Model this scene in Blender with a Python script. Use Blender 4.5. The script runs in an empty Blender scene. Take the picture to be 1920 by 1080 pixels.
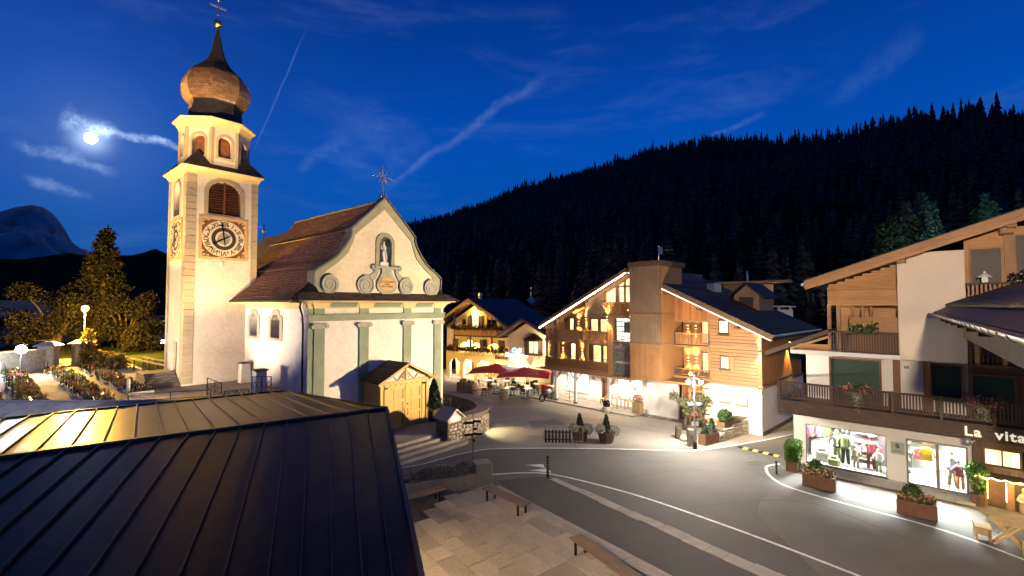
import bpy, bmesh, math, random
import numpy as np
from mathutils import Vector, Matrix
rnd = random.Random(11)
sc = bpy.context.scene
COL = sc.collection
R = math.radians

# ------------------------------------------------------------------ camera
FPX, CAMH = 870.0, 8.2
PITCH = math.atan(32 / FPX)
cam = bpy.data.cameras.new('camera'); camo = bpy.data.objects.new('camera', cam); COL.objects.link(camo)
cam.sensor_width = 36; cam.lens = FPX / 1920 * 36; cam.clip_start = .1; cam.clip_end = 20000
camo.location = (0, 0, CAMH); camo.rotation_euler = (math.pi / 2 + PITCH, 0, 0)
sc.camera = camo
sc.view_settings.view_transform = 'Standard'; sc.view_settings.look = 'None'
sc.view_settings.exposure = .35; sc.view_settings.gamma = 1; sc.view_settings.use_curve_mapping = False
sc.cycles.use_denoising = True
sc.cycles.max_bounces = 6; sc.cycles.diffuse_bounces = 3; sc.cycles.glossy_bounces = 3
sc.cycles.transparent_max_bounces = 8; sc.cycles.sample_clamp_indirect = 4.0
sc.cycles.caustics_reflective = False; sc.cycles.caustics_refractive = False

def ray(x, y):
    a = (x - 960) / FPX; b = (540 - y) / FPX
    return Vector((a, math.cos(PITCH) - b * math.sin(PITCH), math.sin(PITCH) + b * math.cos(PITCH)))
def at(x, y, z):            # point of height z seen at photo pixel x, y
    r = ray(x, y); t = (z - CAMH) / r.z
    return Vector((r.x * t, r.y * t, z))
def aty(x, y, Y):           # point at depth Y seen at photo pixel x, y
    r = ray(x, y); t = Y / r.y
    return Vector((r.x * t, Y, CAMH + r.z * t))
class Frame:                # a building's own axes: x along its front, y into it, z up
    def __init__(s, o, u):
        n = math.hypot(*u); s.o = Vector((o[0], o[1], 0)); s.u = Vector((u[0] / n, u[1] / n, 0)); s.v = Vector((-s.u.y, s.u.x, 0))
        s.ang = math.atan2(s.u.y, s.u.x)
    def w(s, x, y, z=0): return s.o + s.u * x + s.v * y + Vector((0, 0, z))
    def hit(s, px, py, off=0):
        r = ray(px, py); o = s.o + s.v * off; t = o.dot(s.v) / r.dot(s.v)
        p = r * t; return ((p - s.o).dot(s.u), CAMH + r.z * t)
    def hitx(s, px, py, lx=0):
        r = ray(px, py); o = s.o + s.u * lx; t = o.dot(s.u) / r.dot(s.u)
        p = r * t; return ((p - s.o).dot(s.v), CAMH + r.z * t)
    def hz(s, px, py, z):
        p = at(px, py, z) - s.o; return (p.dot(s.u), p.dot(s.v))

# ------------------------------------------------------------------ sky
MOON = ray(170, 259).normalized()
world = bpy.data.worlds.new('World'); sc.world = world; world.use_nodes = True; world.cycles.sampling_method = 'MANUAL'; world.cycles.sample_map_resolution = 256
wn = world.node_tree.nodes; wl = world.node_tree.links; wn.clear()
def wnode(t, **k):
    n = wn.new(t)
    for a, b in k.items(): setattr(n, a, b)
    return n
def wmath(op, a, b=None, c=None, clamp=False):
    n = wn.new('ShaderNodeMath'); n.operation = op; n.use_clamp = clamp
    for i, q in enumerate((a, b, c)):
        if q is None: continue
        if isinstance(q, (int, float)): n.inputs[i].default_value = q
        else: wl.new(q, n.inputs[i])
    return n.outputs[0]
def wvec(op, a, b):
    n = wn.new('ShaderNodeVectorMath'); n.operation = op
    for i, q in enumerate((a, b)):
        if isinstance(q, (tuple, Vector)): n.inputs[i].default_value = tuple(q)
        else: wl.new(q, n.inputs[i])
    return n
tc = wn.new('ShaderNodeTexCoord'); D = wvec('NORMALIZE', tc.outputs['Generated'], (0, 0, 0)).outputs[0]
sep = wn.new('ShaderNodeSeparateXYZ'); wl.new(D, sep.inputs[0])
ramp = wn.new('ShaderNodeValToRGB'); wl.new(sep.outputs[2], ramp.inputs[0])
cr = ramp.color_ramp; cr.interpolation = 'B_SPLINE'
stops = [(0, (.001, .062, .26)), (.16, (.0008, .066, .32)), (.32, (.0005, .058, .34)), (.47, (.0005, .034, .235)), (.62, (.0006, .020, .15)), (1, (.0006, .012, .09))]
while len(cr.elements) < len(stops): cr.elements.new(.5)
for e, (p, c) in zip(cr.elements, stops): e.position = p; e.color = (*c, 1)
def wnoise(scale, detail, vec=None, rough=.5, dist=0):
    n = wn.new('ShaderNodeTexNoise'); n.inputs['Scale'].default_value = scale; n.inputs['Detail'].default_value = detail
    n.inputs['Roughness'].default_value = rough; n.inputs['Distortion'].default_value = dist
    wl.new(vec if vec else D, n.inputs['Vector']); return n.outputs[0]
def smooth(v, a, b):
    n = wn.new('ShaderNodeMapRange'); n.interpolation_type = 'SMOOTHSTEP'; n.inputs[1].default_value = a; n.inputs[2].default_value = b
    wl.new(v, n.inputs[0]); return n.outputs[0]
NOISE_A = None
def streak(p1, p2, w1, w2, strength, scale=8, rough_amt=.6, edge=.12):
    d1 = ray(*p1).normalized(); d2 = ray(*p2).normalized(); n = d1.cross(d2).normalized()
    ax = (d2 - d1); L = ax.length; ax = ax.normalized()
    wob = wmath('MULTIPLY', wmath('SUBTRACT', NOISE_A, .5), w1 * 3.4)
    dist = wmath('ABSOLUTE', wmath('ADD', wvec('DOT_PRODUCT', D, n).outputs['Value'], wob))
    t = wmath('DIVIDE', wmath('SUBTRACT', wvec('DOT_PRODUCT', D, ax).outputs['Value'], d1.dot(ax)), L)
    wd = wmath('ADD', wmath('MULTIPLY', t, w2 - w1), w1)
    core = wmath('SUBTRACT', 1, smooth(wmath('DIVIDE', dist, wmath('MAXIMUM', wd, .0006)), 0, 1))
    ends = wmath('MULTIPLY', smooth(t, -edge, edge * 1.5), wmath('SUBTRACT', 1, smooth(t, 1 - edge * 1.5, 1 + edge)))
    front = smooth(wvec('DOT_PRODUCT', D, ((d1 + d2) * .5)).outputs['Value'], .5, .8)
    tex = wmath('ADD', wmath('MULTIPLY', smooth(NOISE_B, .35, .68), rough_amt * 1.2), 1 - rough_amt)
    return wmath('MULTIPLY', wmath('MULTIPLY', wmath('MULTIPLY', core, ends), wmath('MULTIPLY', tex, front)), strength)
NOISE_A = wnoise(14, 5, rough=.6); NOISE_B = wnoise(34, 5, rough=.7)
streaks = [streak((480, 275), (568, 70), .0022, .0026, .05, 6, .3), streak((735, 348), (1010, 150), .010, .016, .055, 9, .6),
           streak((560, 320), (640, 262), .012, .016, .03), streak((1330, 255), (1430, 215), .006, .01, .04), streak((1560, 190), (1720, 60), .02, .03, .02),
           streak((150, 236), (345, 283), .012, .009, .42, 10, .9), streak((118, 222), (215, 252), .022, .020, .42, 13, 1.0), streak((28, 262), (210, 322), .014, .009, .17, 9, .7),
           streak((50, 333), (170, 368), .012, .010, .12, 9, .7), streak((620, 230), (780, 300), .05, .07, .02, 4, .5)]
mp = wn.new('ShaderNodeMapping'); mp.inputs['Scale'].default_value = (1.0, 1.0, 4.5); mp.inputs['Rotation'].default_value = (0, .55, .3); wl.new(D, mp.inputs[0])
haze_n = wmath('MULTIPLY', smooth(wnoise(3.2, 7, mp.outputs[0], rough=.62, dist=.4), .48, .8), .036)
mdot = wvec('DOT_PRODUCT', D, MOON).outputs['Value']
glow = wmath('MULTIPLY', wmath('POWER', wmath('MAXIMUM', mdot, 0), 260), .045)
glow2 = wmath('MULTIPLY', wmath('POWER', wmath('MAXIMUM', mdot, 0), 26), .012)
glow3 = wmath('MULTIPLY', wmath('POWER', wmath('MAXIMUM', mdot, 0), 5200), .6)
tot = haze_n
for q in streaks + [glow, glow2, glow3]: tot = wmath('ADD', tot, q)
mixc = wn.new('ShaderNodeMix'); mixc.data_type = 'RGBA'; mixc.blend_type = 'ADD'; mixc.inputs[0].default_value = 1
scl = wvec('MULTIPLY', (0, 0, 0), (0, 0, 0)); comb = wn.new('ShaderNodeCombineXYZ')
for i, k in enumerate((.66, .86, 1.0)): wl.new(wmath('MULTIPLY', tot, k), comb.inputs[i])
var = wmath('ADD', wmath('MULTIPLY', wnoise(1.4, 3), .55), .72)
sk = wvec('MULTIPLY', ramp.outputs[0], (1, 1, 1)); sv = wn.new('ShaderNodeVectorMath'); sv.operation = 'SCALE'
wl.new(sk.outputs[0], sv.inputs[0]); wl.new(var, sv.inputs['Scale'])
wl.new(sv.outputs[0], mixc.inputs[6]); wl.new(comb.outputs[0], mixc.inputs[7])
bg = wn.new('ShaderNodeBackground'); bg.inputs[1].default_value = 1.0; wl.new(mixc.outputs[2], bg.inputs[0])
wo = wn.new('ShaderNodeOutputWorld'); wl.new(bg.outputs[0], wo.inputs[0])

# the moon is the only sun of the night scene
sun = bpy.data.lights.new('moonlight', 'SUN'); sun.energy = .03; sun.angle = R(.5); sun.color = (.9, .95, 1)
suno = bpy.data.objects.new('moonlight', sun); COL.objects.link(suno); suno.rotation_euler = MOON.to_track_quat('Z', 'Y').to_euler()

# ------------------------------------------------------------------ materials
MATS = {}
def newmat(name):
    m = bpy.data.materials.new(name); m.use_nodes = True; nt = m.node_tree
    b = nt.nodes['Principled BSDF']; return m, nt, b
def lnk(nt, a, b): nt.links.new(a, b)
def mth(nt, op, a, b=None, clamp=False):
    n = nt.nodes.new('ShaderNodeMath'); n.operation = op; n.use_clamp = clamp
    for i, q in enumerate((a, b)):
        if q is None: continue
        if isinstance(q, (int, float)): n.inputs[i].default_value = q
        else: lnk(nt, q, n.inputs[i])
    return n.outputs[0]
def mixrgb(nt, fac, a, b, mode='MIX'):
    n = nt.nodes.new('ShaderNodeMix'); n.data_type = 'RGBA'; n.blend_type = mode
    if isinstance(fac, (int, float)): n.inputs[0].default_value = fac
    else: lnk(nt, fac, n.inputs[0])
    for i, q in ((6, a), (7, b)):
        if isinstance(q, tuple): n.inputs[i].default_value = (*q[:3], 1)
        else: lnk(nt, q, n.inputs[i])
    return n.outputs[2]
def nz(nt, vec, scale, detail=4, rough=.55):
    n = nt.nodes.new('ShaderNodeTexNoise'); n.inputs['Scale'].default_value = scale; n.inputs['Detail'].default_value = detail
    n.inputs['Roughness'].default_value = rough; lnk(nt, vec, n.inputs['Vector']); return n.outputs[0]
def coords(nt, scale=(1, 1, 1), kind='Object', rot=(0, 0, 0)):
    t = nt.nodes.new('ShaderNodeTexCoord'); m = nt.nodes.new('ShaderNodeMapping'); m.inputs['Scale'].default_value = scale; m.inputs['Rotation'].default_value = rot
    lnk(nt, t.outputs[kind], m.inputs[0]); return m.outputs[0]
def mrange(nt, v, a, b, c=0, d=1):
    n = nt.nodes.new('ShaderNodeMapRange'); n.inputs[1].default_value = a; n.inputs[2].default_value = b; n.inputs[3].default_value = c; n.inputs[4].default_value = d
    lnk(nt, v, n.inputs[0]); return n.outputs[0]
def bumpn(nt, bs, h, strength, dist=.02):
    n = nt.nodes.new('ShaderNodeBump'); n.inputs['Strength'].default_value = strength; n.inputs['Distance'].default_value = dist
    lnk(nt, h, n.inputs['Height']); lnk(nt, n.outputs[0], bs.inputs['Normal'])
def mul(c, k): return tuple(min(1, q * k) for q in c)
def mat(name, base, rough=.8, metal=0, var=.18, scale=3, bump=.15, bscale=45, spec=.35, rv=0, stain=None, stretch=(1, 1, 1), coat=0, speck=0, sscale=9):
    """plain surface: broad colour drift, fine grain, optional stain colour and per-object shade"""
    m, nt, b = newmat(name); c = coords(nt, stretch)
    col = mixrgb(nt, mrange(nt, nz(nt, c, scale, 6), .3, .7), mul(base, 1 - var), mul(base, 1 + var))
    fine = nz(nt, c, bscale, 3)
    col = mixrgb(nt, mrange(nt, fine, .3, .75, 0, .35), col, mul(base, 1 - var * 1.4))
    if stain: col = mixrgb(nt, mrange(nt, nz(nt, c, scale * .43, 7, .68), .5, .68, 0, .8), col, stain)
    if speck: col = mixrgb(nt, speck, col, mixrgb(nt, mrange(nt, nz(nt, c, sscale, 5, .75), .36, .64), (0, 0, 0), mul(base, 2.1)))
    if rv:
        oi = nt.nodes.new('ShaderNodeObjectInfo'); h = nt.nodes.new('ShaderNodeHueSaturation'); lnk(nt, mrange(nt, oi.outputs['Random'], 0, 1, 1 - rv, 1 + rv), h.inputs['Value']); lnk(nt, col, h.inputs['Color']); col = h.outputs[0]
    lnk(nt, col, b.inputs['Base Color']); b.inputs['Roughness'].default_value = rough; b.inputs['Metallic'].default_value = metal
    b.inputs['Specular IOR Level'].default_value = spec; b.inputs['Coat Weight'].default_value = coat
    if bump: bumpn(nt, b, fine, bump)
    MATS[name] = m; return m
def wood(name, base, axis='z', rough=.6, var=.35, rv=.12, boards=None, dark=.35, spec=.3):
    """grain stretched along one axis; boards = board width in metres across the given axis index"""
    s = {'x': (1.2, 14, 14), 'y': (14, 1.2, 14), 'z': (14, 14, 1.2)}[axis]
    m, nt, b = newmat(name); c = coords(nt, s); g = nz(nt, c, 1.6, 6, .65)
    col = mixrgb(nt, mrange(nt, g, .3, .72), mul(base, 1 - var), mul(base, 1 + var * .6))
    c2 = coords(nt); col = mixrgb(nt, mrange(nt, nz(nt, c2, .9, 4), .45, .75, 0, .55), col, mul(base, dark))
    h = g
    if boards:
        idx, wdt = boards; sp = nt.nodes.new('ShaderNodeSeparateXYZ'); lnk(nt, c2, sp.inputs[0])
        q = mth(nt, 'DIVIDE', sp.outputs[idx], wdt); fl = mth(nt, 'FLOOR', q); fr = mth(nt, 'FRACT', q)
        wn_ = nt.nodes.new('ShaderNodeTexWhiteNoise'); wn_.noise_dimensions = '1D'; lnk(nt, fl, wn_.inputs['W'])
        hs = nt.nodes.new('ShaderNodeHueSaturation'); lnk(nt, mrange(nt, wn_.outputs[0], 0, 1, .72, 1.22), hs.inputs['Value']); lnk(nt, col, hs.inputs['Color']); col = hs.outputs[0]
    oi = nt.nodes.new('ShaderNodeObjectInfo'); hh = nt.nodes.new('ShaderNodeHueSaturation'); lnk(nt, mrange(nt, oi.outputs['Random'], 0, 1, 1 - rv, 1 + rv), hh.inputs['Value']); lnk(nt, col, hh.inputs['Color'])
    lnk(nt, hh.outputs[0], b.inputs['Base Color']); b.inputs['Roughness'].default_value = rough; b.inputs['Specular IOR Level'].default_value = spec
    bumpn(nt, b, h, .3, .01); MATS[name] = m; return m
def shingle(name, base, ax=(1, 2), w=.22, h=.2, rough=.75, var=.45, spec=.3, angular=False, mort=.012):
    """small roof shingles: running-bond pieces with their own shade and a shallow relief"""
    m, nt, b = newmat(name); c = coords(nt); sp = nt.nodes.new('ShaderNodeSeparateXYZ'); lnk(nt, c, sp.inputs[0]); cb = nt.nodes.new('ShaderNodeCombineXYZ')
    if angular: a = mth(nt, 'MULTIPLY', mth(nt, 'ARCTAN2', sp.outputs[1], sp.outputs[0]), 2.0)
    else: a = sp.outputs[ax[0]]
    lnk(nt, a, cb.inputs[0]); lnk(nt, sp.outputs[ax[1]], cb.inputs[1])
    br = nt.nodes.new('ShaderNodeTexBrick'); lnk(nt, cb.outputs[0], br.inputs[0]); br.inputs['Scale'].default_value = 1
    br.inputs['Brick Width'].default_value = w; br.inputs['Row Height'].default_value = h; br.inputs['Mortar Size'].default_value = mort; br.inputs['Bias'].default_value = 0
    br.inputs['Color1'].default_value = (*mul(base, 1 - var), 1); br.inputs['Color2'].default_value = (*mul(base, 1 + var), 1); br.inputs['Mortar'].default_value = (*mul(base, .3), 1)
    col = mixrgb(nt, mrange(nt, nz(nt, c, 1.1, 5), .35, .7, 0, .45), br.outputs[0], mul(base, .6))
    lnk(nt, col, b.inputs['Base Color']); b.inputs['Roughness'].default_value = rough; b.inputs['Specular IOR Level'].default_value = spec
    bumpn(nt, b, mth(nt, 'ADD', mth(nt, 'MULTIPLY', br.outputs['Fac'], -1), mth(nt, 'MULTIPLY', nz(nt, c, 30, 3), .5)), .5, .03); MATS[name] = m; return m
def leafmat(name, base, var=.5, trans=.25):
    m, nt, b = newmat(name); c = coords(nt); g = nt.nodes.new('ShaderNodeNewGeometry')
    col = mixrgb(nt, g.outputs['Random Per Island'], mul(base, 1 - var), mul(base, 1 + var))
    col = mixrgb(nt, mrange(nt, nz(nt, c, 1.5, 3), .3, .7, 0, .5), col, mul(base, .55))
    lnk(nt, col, b.inputs['Base Color']); b.inputs['Roughness'].default_value = .65; b.inputs['Specular IOR Level'].default_value = .25
    tr = nt.nodes.new('ShaderNodeBsdfTranslucent'); lnk(nt, col, tr.inputs[0]); mx = nt.nodes.new('ShaderNodeMixShader'); mx.inputs[0].default_value = trans
    lnk(nt, b.outputs[0], mx.inputs[1]); lnk(nt, tr.outputs[0], mx.inputs[2]); lnk(nt, mx.outputs[0], nt.nodes['Material Output'].inputs[0]); MATS[name] = m; return m
def emit(name, col, strength, stripes=0):
    m, nt, b = newmat(name); b.inputs['Base Color'].default_value = (*mul(col, .6), 1); b.inputs['Roughness'].default_value = .6
    b.inputs['Emission Strength'].default_value = strength; b.inputs['Emission Color'].default_value = (*col, 1)
    if stripes:   # folds of a lit curtain, brighter towards the middle of each fold
        c = coords(nt); c2 = coords(nt, (stripes, stripes, .6)); f = nz(nt, c2, 1, 3); f2 = nz(nt, c, 1.7, 3)
        lnk(nt, mth(nt, 'MULTIPLY', mth(nt, 'MULTIPLY', mrange(nt, f, .3, .7, .45, 1.3), mrange(nt, f2, .3, .7, .55, 1.25)), strength), b.inputs['Emission Strength'])
    MATS[name] = m; return m
def glass(name, tint=(.9, .95, .95), rough=.02, dark=0):
    m, nt, b = newmat(name)
    tr = nt.nodes.new('ShaderNodeBsdfTransparent'); tr.inputs[0].default_value = (*tint, 1); gl = nt.nodes.new('ShaderNodeBsdfGlossy'); gl.inputs['Roughness'].default_value = rough
    fr = nt.nodes.new('ShaderNodeFresnel'); fr.inputs[0].default_value = 1.45; mx = nt.nodes.new('ShaderNodeMixShader'); lnk(nt, fr.outputs[0], mx.inputs[0])
    lnk(nt, tr.outputs[0], mx.inputs[1]); lnk(nt, gl.outputs[0], mx.inputs[2]); lnk(nt, mx.outputs[0], nt.nodes['Material Output'].inputs[0]); MATS[name] = m; return m

mat('plaster_white', (.76, .70, .62), .85, var=.08, scale=.7, bump=.3, bscale=18, stain=(.60, .53, .45), speck=.12, sscale=4)
mat('plaster_cream', (.74, .62, .42), .85, var=.09, scale=.8, bump=.3, bscale=18, stain=(.60, .47, .29), speck=.12, sscale=4)
mat('plaster_tower', (.74, .66, .53), .85, var=.1, scale=.6, bump=.3, bscale=18, stain=(.59, .48, .34), speck=.12, sscale=4)
mat('green_paint', (.235, .28, .19), .8, var=.15, scale=1.2, bump=.2, bscale=35, stain=(.19, .215, .15))
mat('olive_paint', (.32, .31, .19), .8, var=.14, scale=1.4, bump=.2, bscale=35)
mat('grey_stone_paint', (.37, .34, .25), .8, var=.15, scale=2, bump=.2, bscale=35, rv=.08)
mat('quoin_paint', (.45, .37, .24), .82, var=.12, scale=2, bump=.25, bscale=30, rv=.09)
mat('scroll_stone', (.36, .35, .27), .8, var=.2, scale=3, bump=.3, bscale=26)
mat('cornice_yellow', (.70, .53, .26), .8, var=.1, scale=1.5, bump=.15)
mat('clock_yellow', (.62, .40, .16), .8, var=.2, scale=5); mat('clock_brown', (.20, .085, .035), .8, var=.3, scale=6)
mat('clock_cream', (.74, .63, .44), .75, var=.07, scale=3); mat('clock_dark', (.045, .037, .032), .7, var=.2); mat('clock_taupe', (.36, .30, .23), .8, var=.15)
mat('iron_black', (.018, .017, .016), .5, .6, var=.2); mat('iron_grey', (.16, .16, .16), .45, .8, var=.15); mat('zinc', (.42, .42, .42), .35, .9, var=.12)
mat('gold', (.85, .55, .16), .25, 1, var=.1, bump=.05); mat('silver_gilt', (.75, .68, .66), .3, .9, var=.1)
wood('louver_red', (.23, .075, .035), 'x'); wood('door_ochre', (.60, .36, .085), 'z', .5, .14, .04, dark=.78); wood('door_trim', (.54, .32, .085), 'x', .5, .14, .04, dark=.78); wood('dark_timber', (.055, .034, .022), 'x')
wood('rafter_dark', (.075, .045, .028), 'y')
shingle('shingle_brown', (.19, .085, .05), (1, 2), .19, .155, mort=.014); shingle('shingle_front', (.085, .05, .036), (0, 2), .2, .09)
shingle('shingle_dome_lit', (.225, .13, .062), angular=True, w=.24, h=.17, rough=.33, spec=.6, var=.4); shingle('shingle_dark', (.05, .042, .045), angular=True, w=.24, h=.12, rough=.5, spec=.4)
shingle('shingle_tower', (.055, .045, .045), (0, 1), .3, .16, rough=.6); shingle('shingle_choir', (.065, .05, .045), (1, 2), .22, .16)
mat('asphalt', (.095, .090, .086), .8, var=.25, scale=.35, bump=.6, bscale=60, stain=(.075, .07, .066), spec=.4, speck=.2, sscale=22)
mat('asphalt_dark', (.066, .061, .057), .8, var=.25, scale=.4, bump=.6, bscale=60, spec=.35, speck=.2, sscale=24)
mat('asphalt_pale', (.215, .192, .172), .75, var=.22, scale=.28, bump=.5, bscale=50, stain=(.13, .114, .10), spec=.4, speck=.16, sscale=9)
mat('asphalt_mid', (.118, .111, .105), .8, var=.2, scale=.5, bump=.6, bscale=60, stain=(.088, .082, .077), spec=.4, speck=.2, sscale=24)
mat('gravel_strip', (.13, .115, .10), .9, var=.35, scale=2, bump=.8, bscale=60); mat('path_gravel', (.23, .19, .165), .95, var=.15, scale=1.5, bump=.7, bscale=70)
mat('road_paint', (.72, .70, .66), .6, var=.12, scale=2, bump=.2, bscale=30, stain=(.26, .25, .24), speck=.3, sscale=5); mat('yellow_paint', (.62, .42, .12), .6, var=.15)
mat('paving', (.30, .25, .20), .7, var=.16, scale=1.6, bump=.35, bscale=50, rv=.22, stain=(.19, .155, .12), speck=.12, sscale=9); mat('kerb_stone', (.30, .265, .23), .75, var=.2, scale=2, bump=.4, bscale=40, rv=.12)
mat('shop_slab', (.36, .35, .31), .65, var=.15, scale=2, bump=.3, bscale=40, rv=.1); mat('joint_dark', (.06, .05, .042), .95, var=.2)
mat('rubble', (.40, .345, .27), .85, var=.3, scale=4, bump=.7, bscale=18, rv=.3); mat('rubble_pale', (.44, .375, .30), .85, var=.3, scale=5, bump=.6, bscale=18, rv=.3); mat('mortar', (.13, .11, .085), .95, var=.25, scale=6, bump=.6)
mat('slab_dark', (.11, .095, .085), .8, var=.25, scale=3, bump=.4, rv=.15); mat('slate', (.36, .36, .37), .38, var=.25, scale=4, bump=.3, rv=.22, spec=.6)
mat('grass_dark', (.022, .03, .012), 1, var=.4, scale=.3, bump=.5, spec=0); mat('soil', (.05, .038, .028), .95, var=.3, scale=3, bump=.6, bscale=25)
mat('concrete', (.33, .31, .24), .85, var=.15, scale=1.5, bump=.3, stain=(.22, .21, .17)); mat('step_stone', (.36, .315, .26), .75, var=.16, scale=1.2, bump=.3, stain=(.24, .21, .18))
mat('roof_metal', (.036, .018, .007), .36, .0, var=.3, scale=1.5, bump=.1, bscale=5, spec=.13, rv=.2, stain=(.046, .026, .013), stretch=(1, 1, 1), speck=.25, sscale=4); mat('roof_metal_seam', (.13, .075, .038), .45, 0, var=.1, bump=.05)
leafmat('leaf_dark', (.011, .0105, .005), .5, .1); leafmat('leaf_green', (.05, .10, .022)); leafmat('leaf_box', (.055, .13, .018)); leafmat('leaf_conifer', (.018, .036, .016), .5, .1); leafmat('leaf_olive', (.16, .155, .08)); leafmat('leaf_silver', (.30, .30, .22), .4); leafmat('leaf_lamplit', (.16, .13, .03))
leafmat('leaf_far', (.034, .030, .019), .5, .05); leafmat('leaf_conifer_lit', (.05, .12, .085), .5, .1)
leafmat('petal_red', (.42, .06, .05), .5, .2); leafmat('petal_pink', (.50, .16, .20), .5, .2); leafmat('petal_salmon', (.52, .24, .17), .5, .2); leafmat('petal_white', (.62, .58, .5), .2, .2)
mat('bark', (.06, .045, .03), .9, var=.35, scale=6, bump=.8, bscale=14)
mat('rock', (.30, .31, .33), .95, var=.45, scale=.012, bump=.8, bscale=.05, stain=(.12, .13, .145))

# ------------------------------------------------------------------ mesh helpers
class MB:
    def __init__(s): s.v = []; s.f = []
    def add(s, vs, fs):
        n = len(s.v); s.v += [tuple(q) for q in vs]; s.f += [tuple(i + n for i in f) for f in fs]; return s
    def box(s, x0, x1, y0, y1, z0, z1):
        return s.add([(x0, y0, z0), (x1, y0, z0), (x1, y1, z0), (x0, y1, z0), (x0, y0, z1), (x1, y0, z1), (x1, y1, z1), (x0, y1, z1)],
                     [(0, 3, 2, 1), (4, 5, 6, 7), (0, 1, 5, 4), (1, 2, 6, 5), (2, 3, 7, 6), (3, 0, 4, 7)])
    def bbox(s, x0, x1, y0, y1, z0, z1, b=.02):
        """box with chamfered vertical and top edges"""
        def ring(i, z): return [(x0 + i + b, y0 + i, z), (x1 - i - b, y0 + i, z), (x1 - i, y0 + i + b, z), (x1 - i, y1 - i - b, z), (x1 - i - b, y1 - i, z), (x0 + i + b, y1 - i, z), (x0 + i, y1 - i - b, z), (x0 + i, y0 + i + b, z)]
        return s.loft([ring(0, z0), ring(0, z1 - b), ring(b, z1)])
    def loft(s, rings, closed=True, caps=True):
        n = len(rings[0]); base = len(s.v); fs = []
        for r in rings: s.v += [tuple(q) for q in r]
        for k in range(len(rings) - 1):
            for i in range(n if closed else n - 1):
                j = (i + 1) % n; fs.append((base + k * n + i, base + k * n + j, base + (k + 1) * n + j, base + (k + 1) * n + i))
        if caps and closed:
            fs.append(tuple(base + i for i in reversed(range(n)))); fs.append(tuple(base + (len(rings) - 1) * n + i for i in range(n)))
        s.f += fs; return s
    def prism(s, pts, axis, a, b):
        def P(p, t): return {'y': (p[0], t, p[1]), 'z': (p[0], p[1], t), 'x': (t, p[0], p[1])}[axis]
        return s.loft([[P(p, a) for p in pts], [P(p, b) for p in pts]])
    def tube(s, path, r, n=8):
        path = [Vector(p) for p in path]; rs = r if isinstance(r, (list, tuple)) else [r] * len(path); rings = []; pu = None
        for i, p in enumerate(path):
            d = (path[min(i + 1, len(path) - 1)] - path[max(i - 1, 0)]).normalized()
            u = Vector((0, 0, 1)) if abs(d.z) < .9 else Vector((1, 0, 0))
            if pu is not None: u = pu
            a = d.cross(u).normalized(); b = a.cross(d).normalized(); pu = b if abs(b.dot(d)) < .5 else None
            rings.append([p + (a * math.cos(2 * math.pi * k / n) + b * math.sin(2 * math.pi * k / n)) * rs[i] for k in range(n)])
        return s.loft(rings)
    def bar(s, p, q, w, h=None):
        p, q = Vector(p), Vector(q); d = (q - p).normalized(); u = Vector((0, 0, 1)) if abs(d.z) < .95 else Vector((0, 1, 0)); a = d.cross(u).normalized(); b = a.cross(d)
        a *= w / 2; b *= (h or w) / 2; return s.loft([[p - a - b, p + a - b, p + a + b, p - a + b], [q - a - b, q + a - b, q + a + b, q - a + b]])
    def lathe(s, prof, c=(0, 0, 0), n=16, ph=0):
        c = Vector(c); rings = [[c + Vector((max(r, .0005) * math.cos(ph + 2 * math.pi * k / n), max(r, .0005) * math.sin(ph + 2 * math.pi * k / n), z)) for k in range(n)] for r, z in prof]
        return s.loft(rings)
    def ball(s, c, r, n=12, m=8, sq=(1, 1, 1)):
        c = Vector(c); rings = [[c + Vector((r * sq[0] * math.sin(math.pi * j / m) * math.cos(2 * math.pi * k / n), r * sq[1] * math.sin(math.pi * j / m) * math.sin(2 * math.pi * k / n), -r * sq[2] * math.cos(math.pi * j / m))) if 0 < j < m else c + Vector((.0003 * math.cos(2 * math.pi * k / n), .0003 * math.sin(2 * math.pi * k / n), (-1 if j == 0 else 1) * r * sq[2])) for k in range(n)] for j in range(m + 1)]
        return s.loft(rings)
    def quad(s, a, b, c, d): return s.add([a, b, c, d], [(0, 1, 2, 3)])
    def mesh(s, name, material=None, smooth=False):
        me = bpy.data.meshes.new(name); me.from_pydata(s.v, [], s.f); me.update()
        if material: me.materials.append(MATS[material])
        if smooth:
            for p in me.polygons: p.use_smooth = True
        return me
    def build(s, name, material, parent=None, smooth=False):
        return link(name, s.mesh(name, material, smooth), parent)
def link(name, me, parent=None):
    o = bpy.data.objects.new(name, me); COL.objects.link(o)
    if parent is not None: o.parent = parent
    return o
def tag(o, label, cat=None, group=None):
    o['label'] = label
    if cat: o['category'] = cat
    if group: o['group'] = group
    return o
def struct(o, label=None, kind='structure', cat=None):
    o['kind'] = kind
    if label: o['label'] = label
    if cat: o['category'] = cat
    return o
def thing(name, label, cat, loc=(0, 0, 0), rz=0, group=None):
    o = bpy.data.objects.new(name, None); COL.objects.link(o); o.empty_display_size = .2
    o.location = loc; o.rotation_euler = (0, 0, rz); return tag(o, label, cat, group)
def copy_tree(o, parent=None):
    c = o.copy(); COL.objects.link(c); c.parent = parent
    for ch in list(o.children): copy_tree(ch, c)
    return c
def dup(o, loc, rz, label, scale=None):
    c = copy_tree(o); c.location = loc; c.rotation_euler = (0, 0, rz); c['label'] = label
    if scale: c.scale = scale if isinstance(scale, tuple) else (scale,) * 3
    return c
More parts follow.
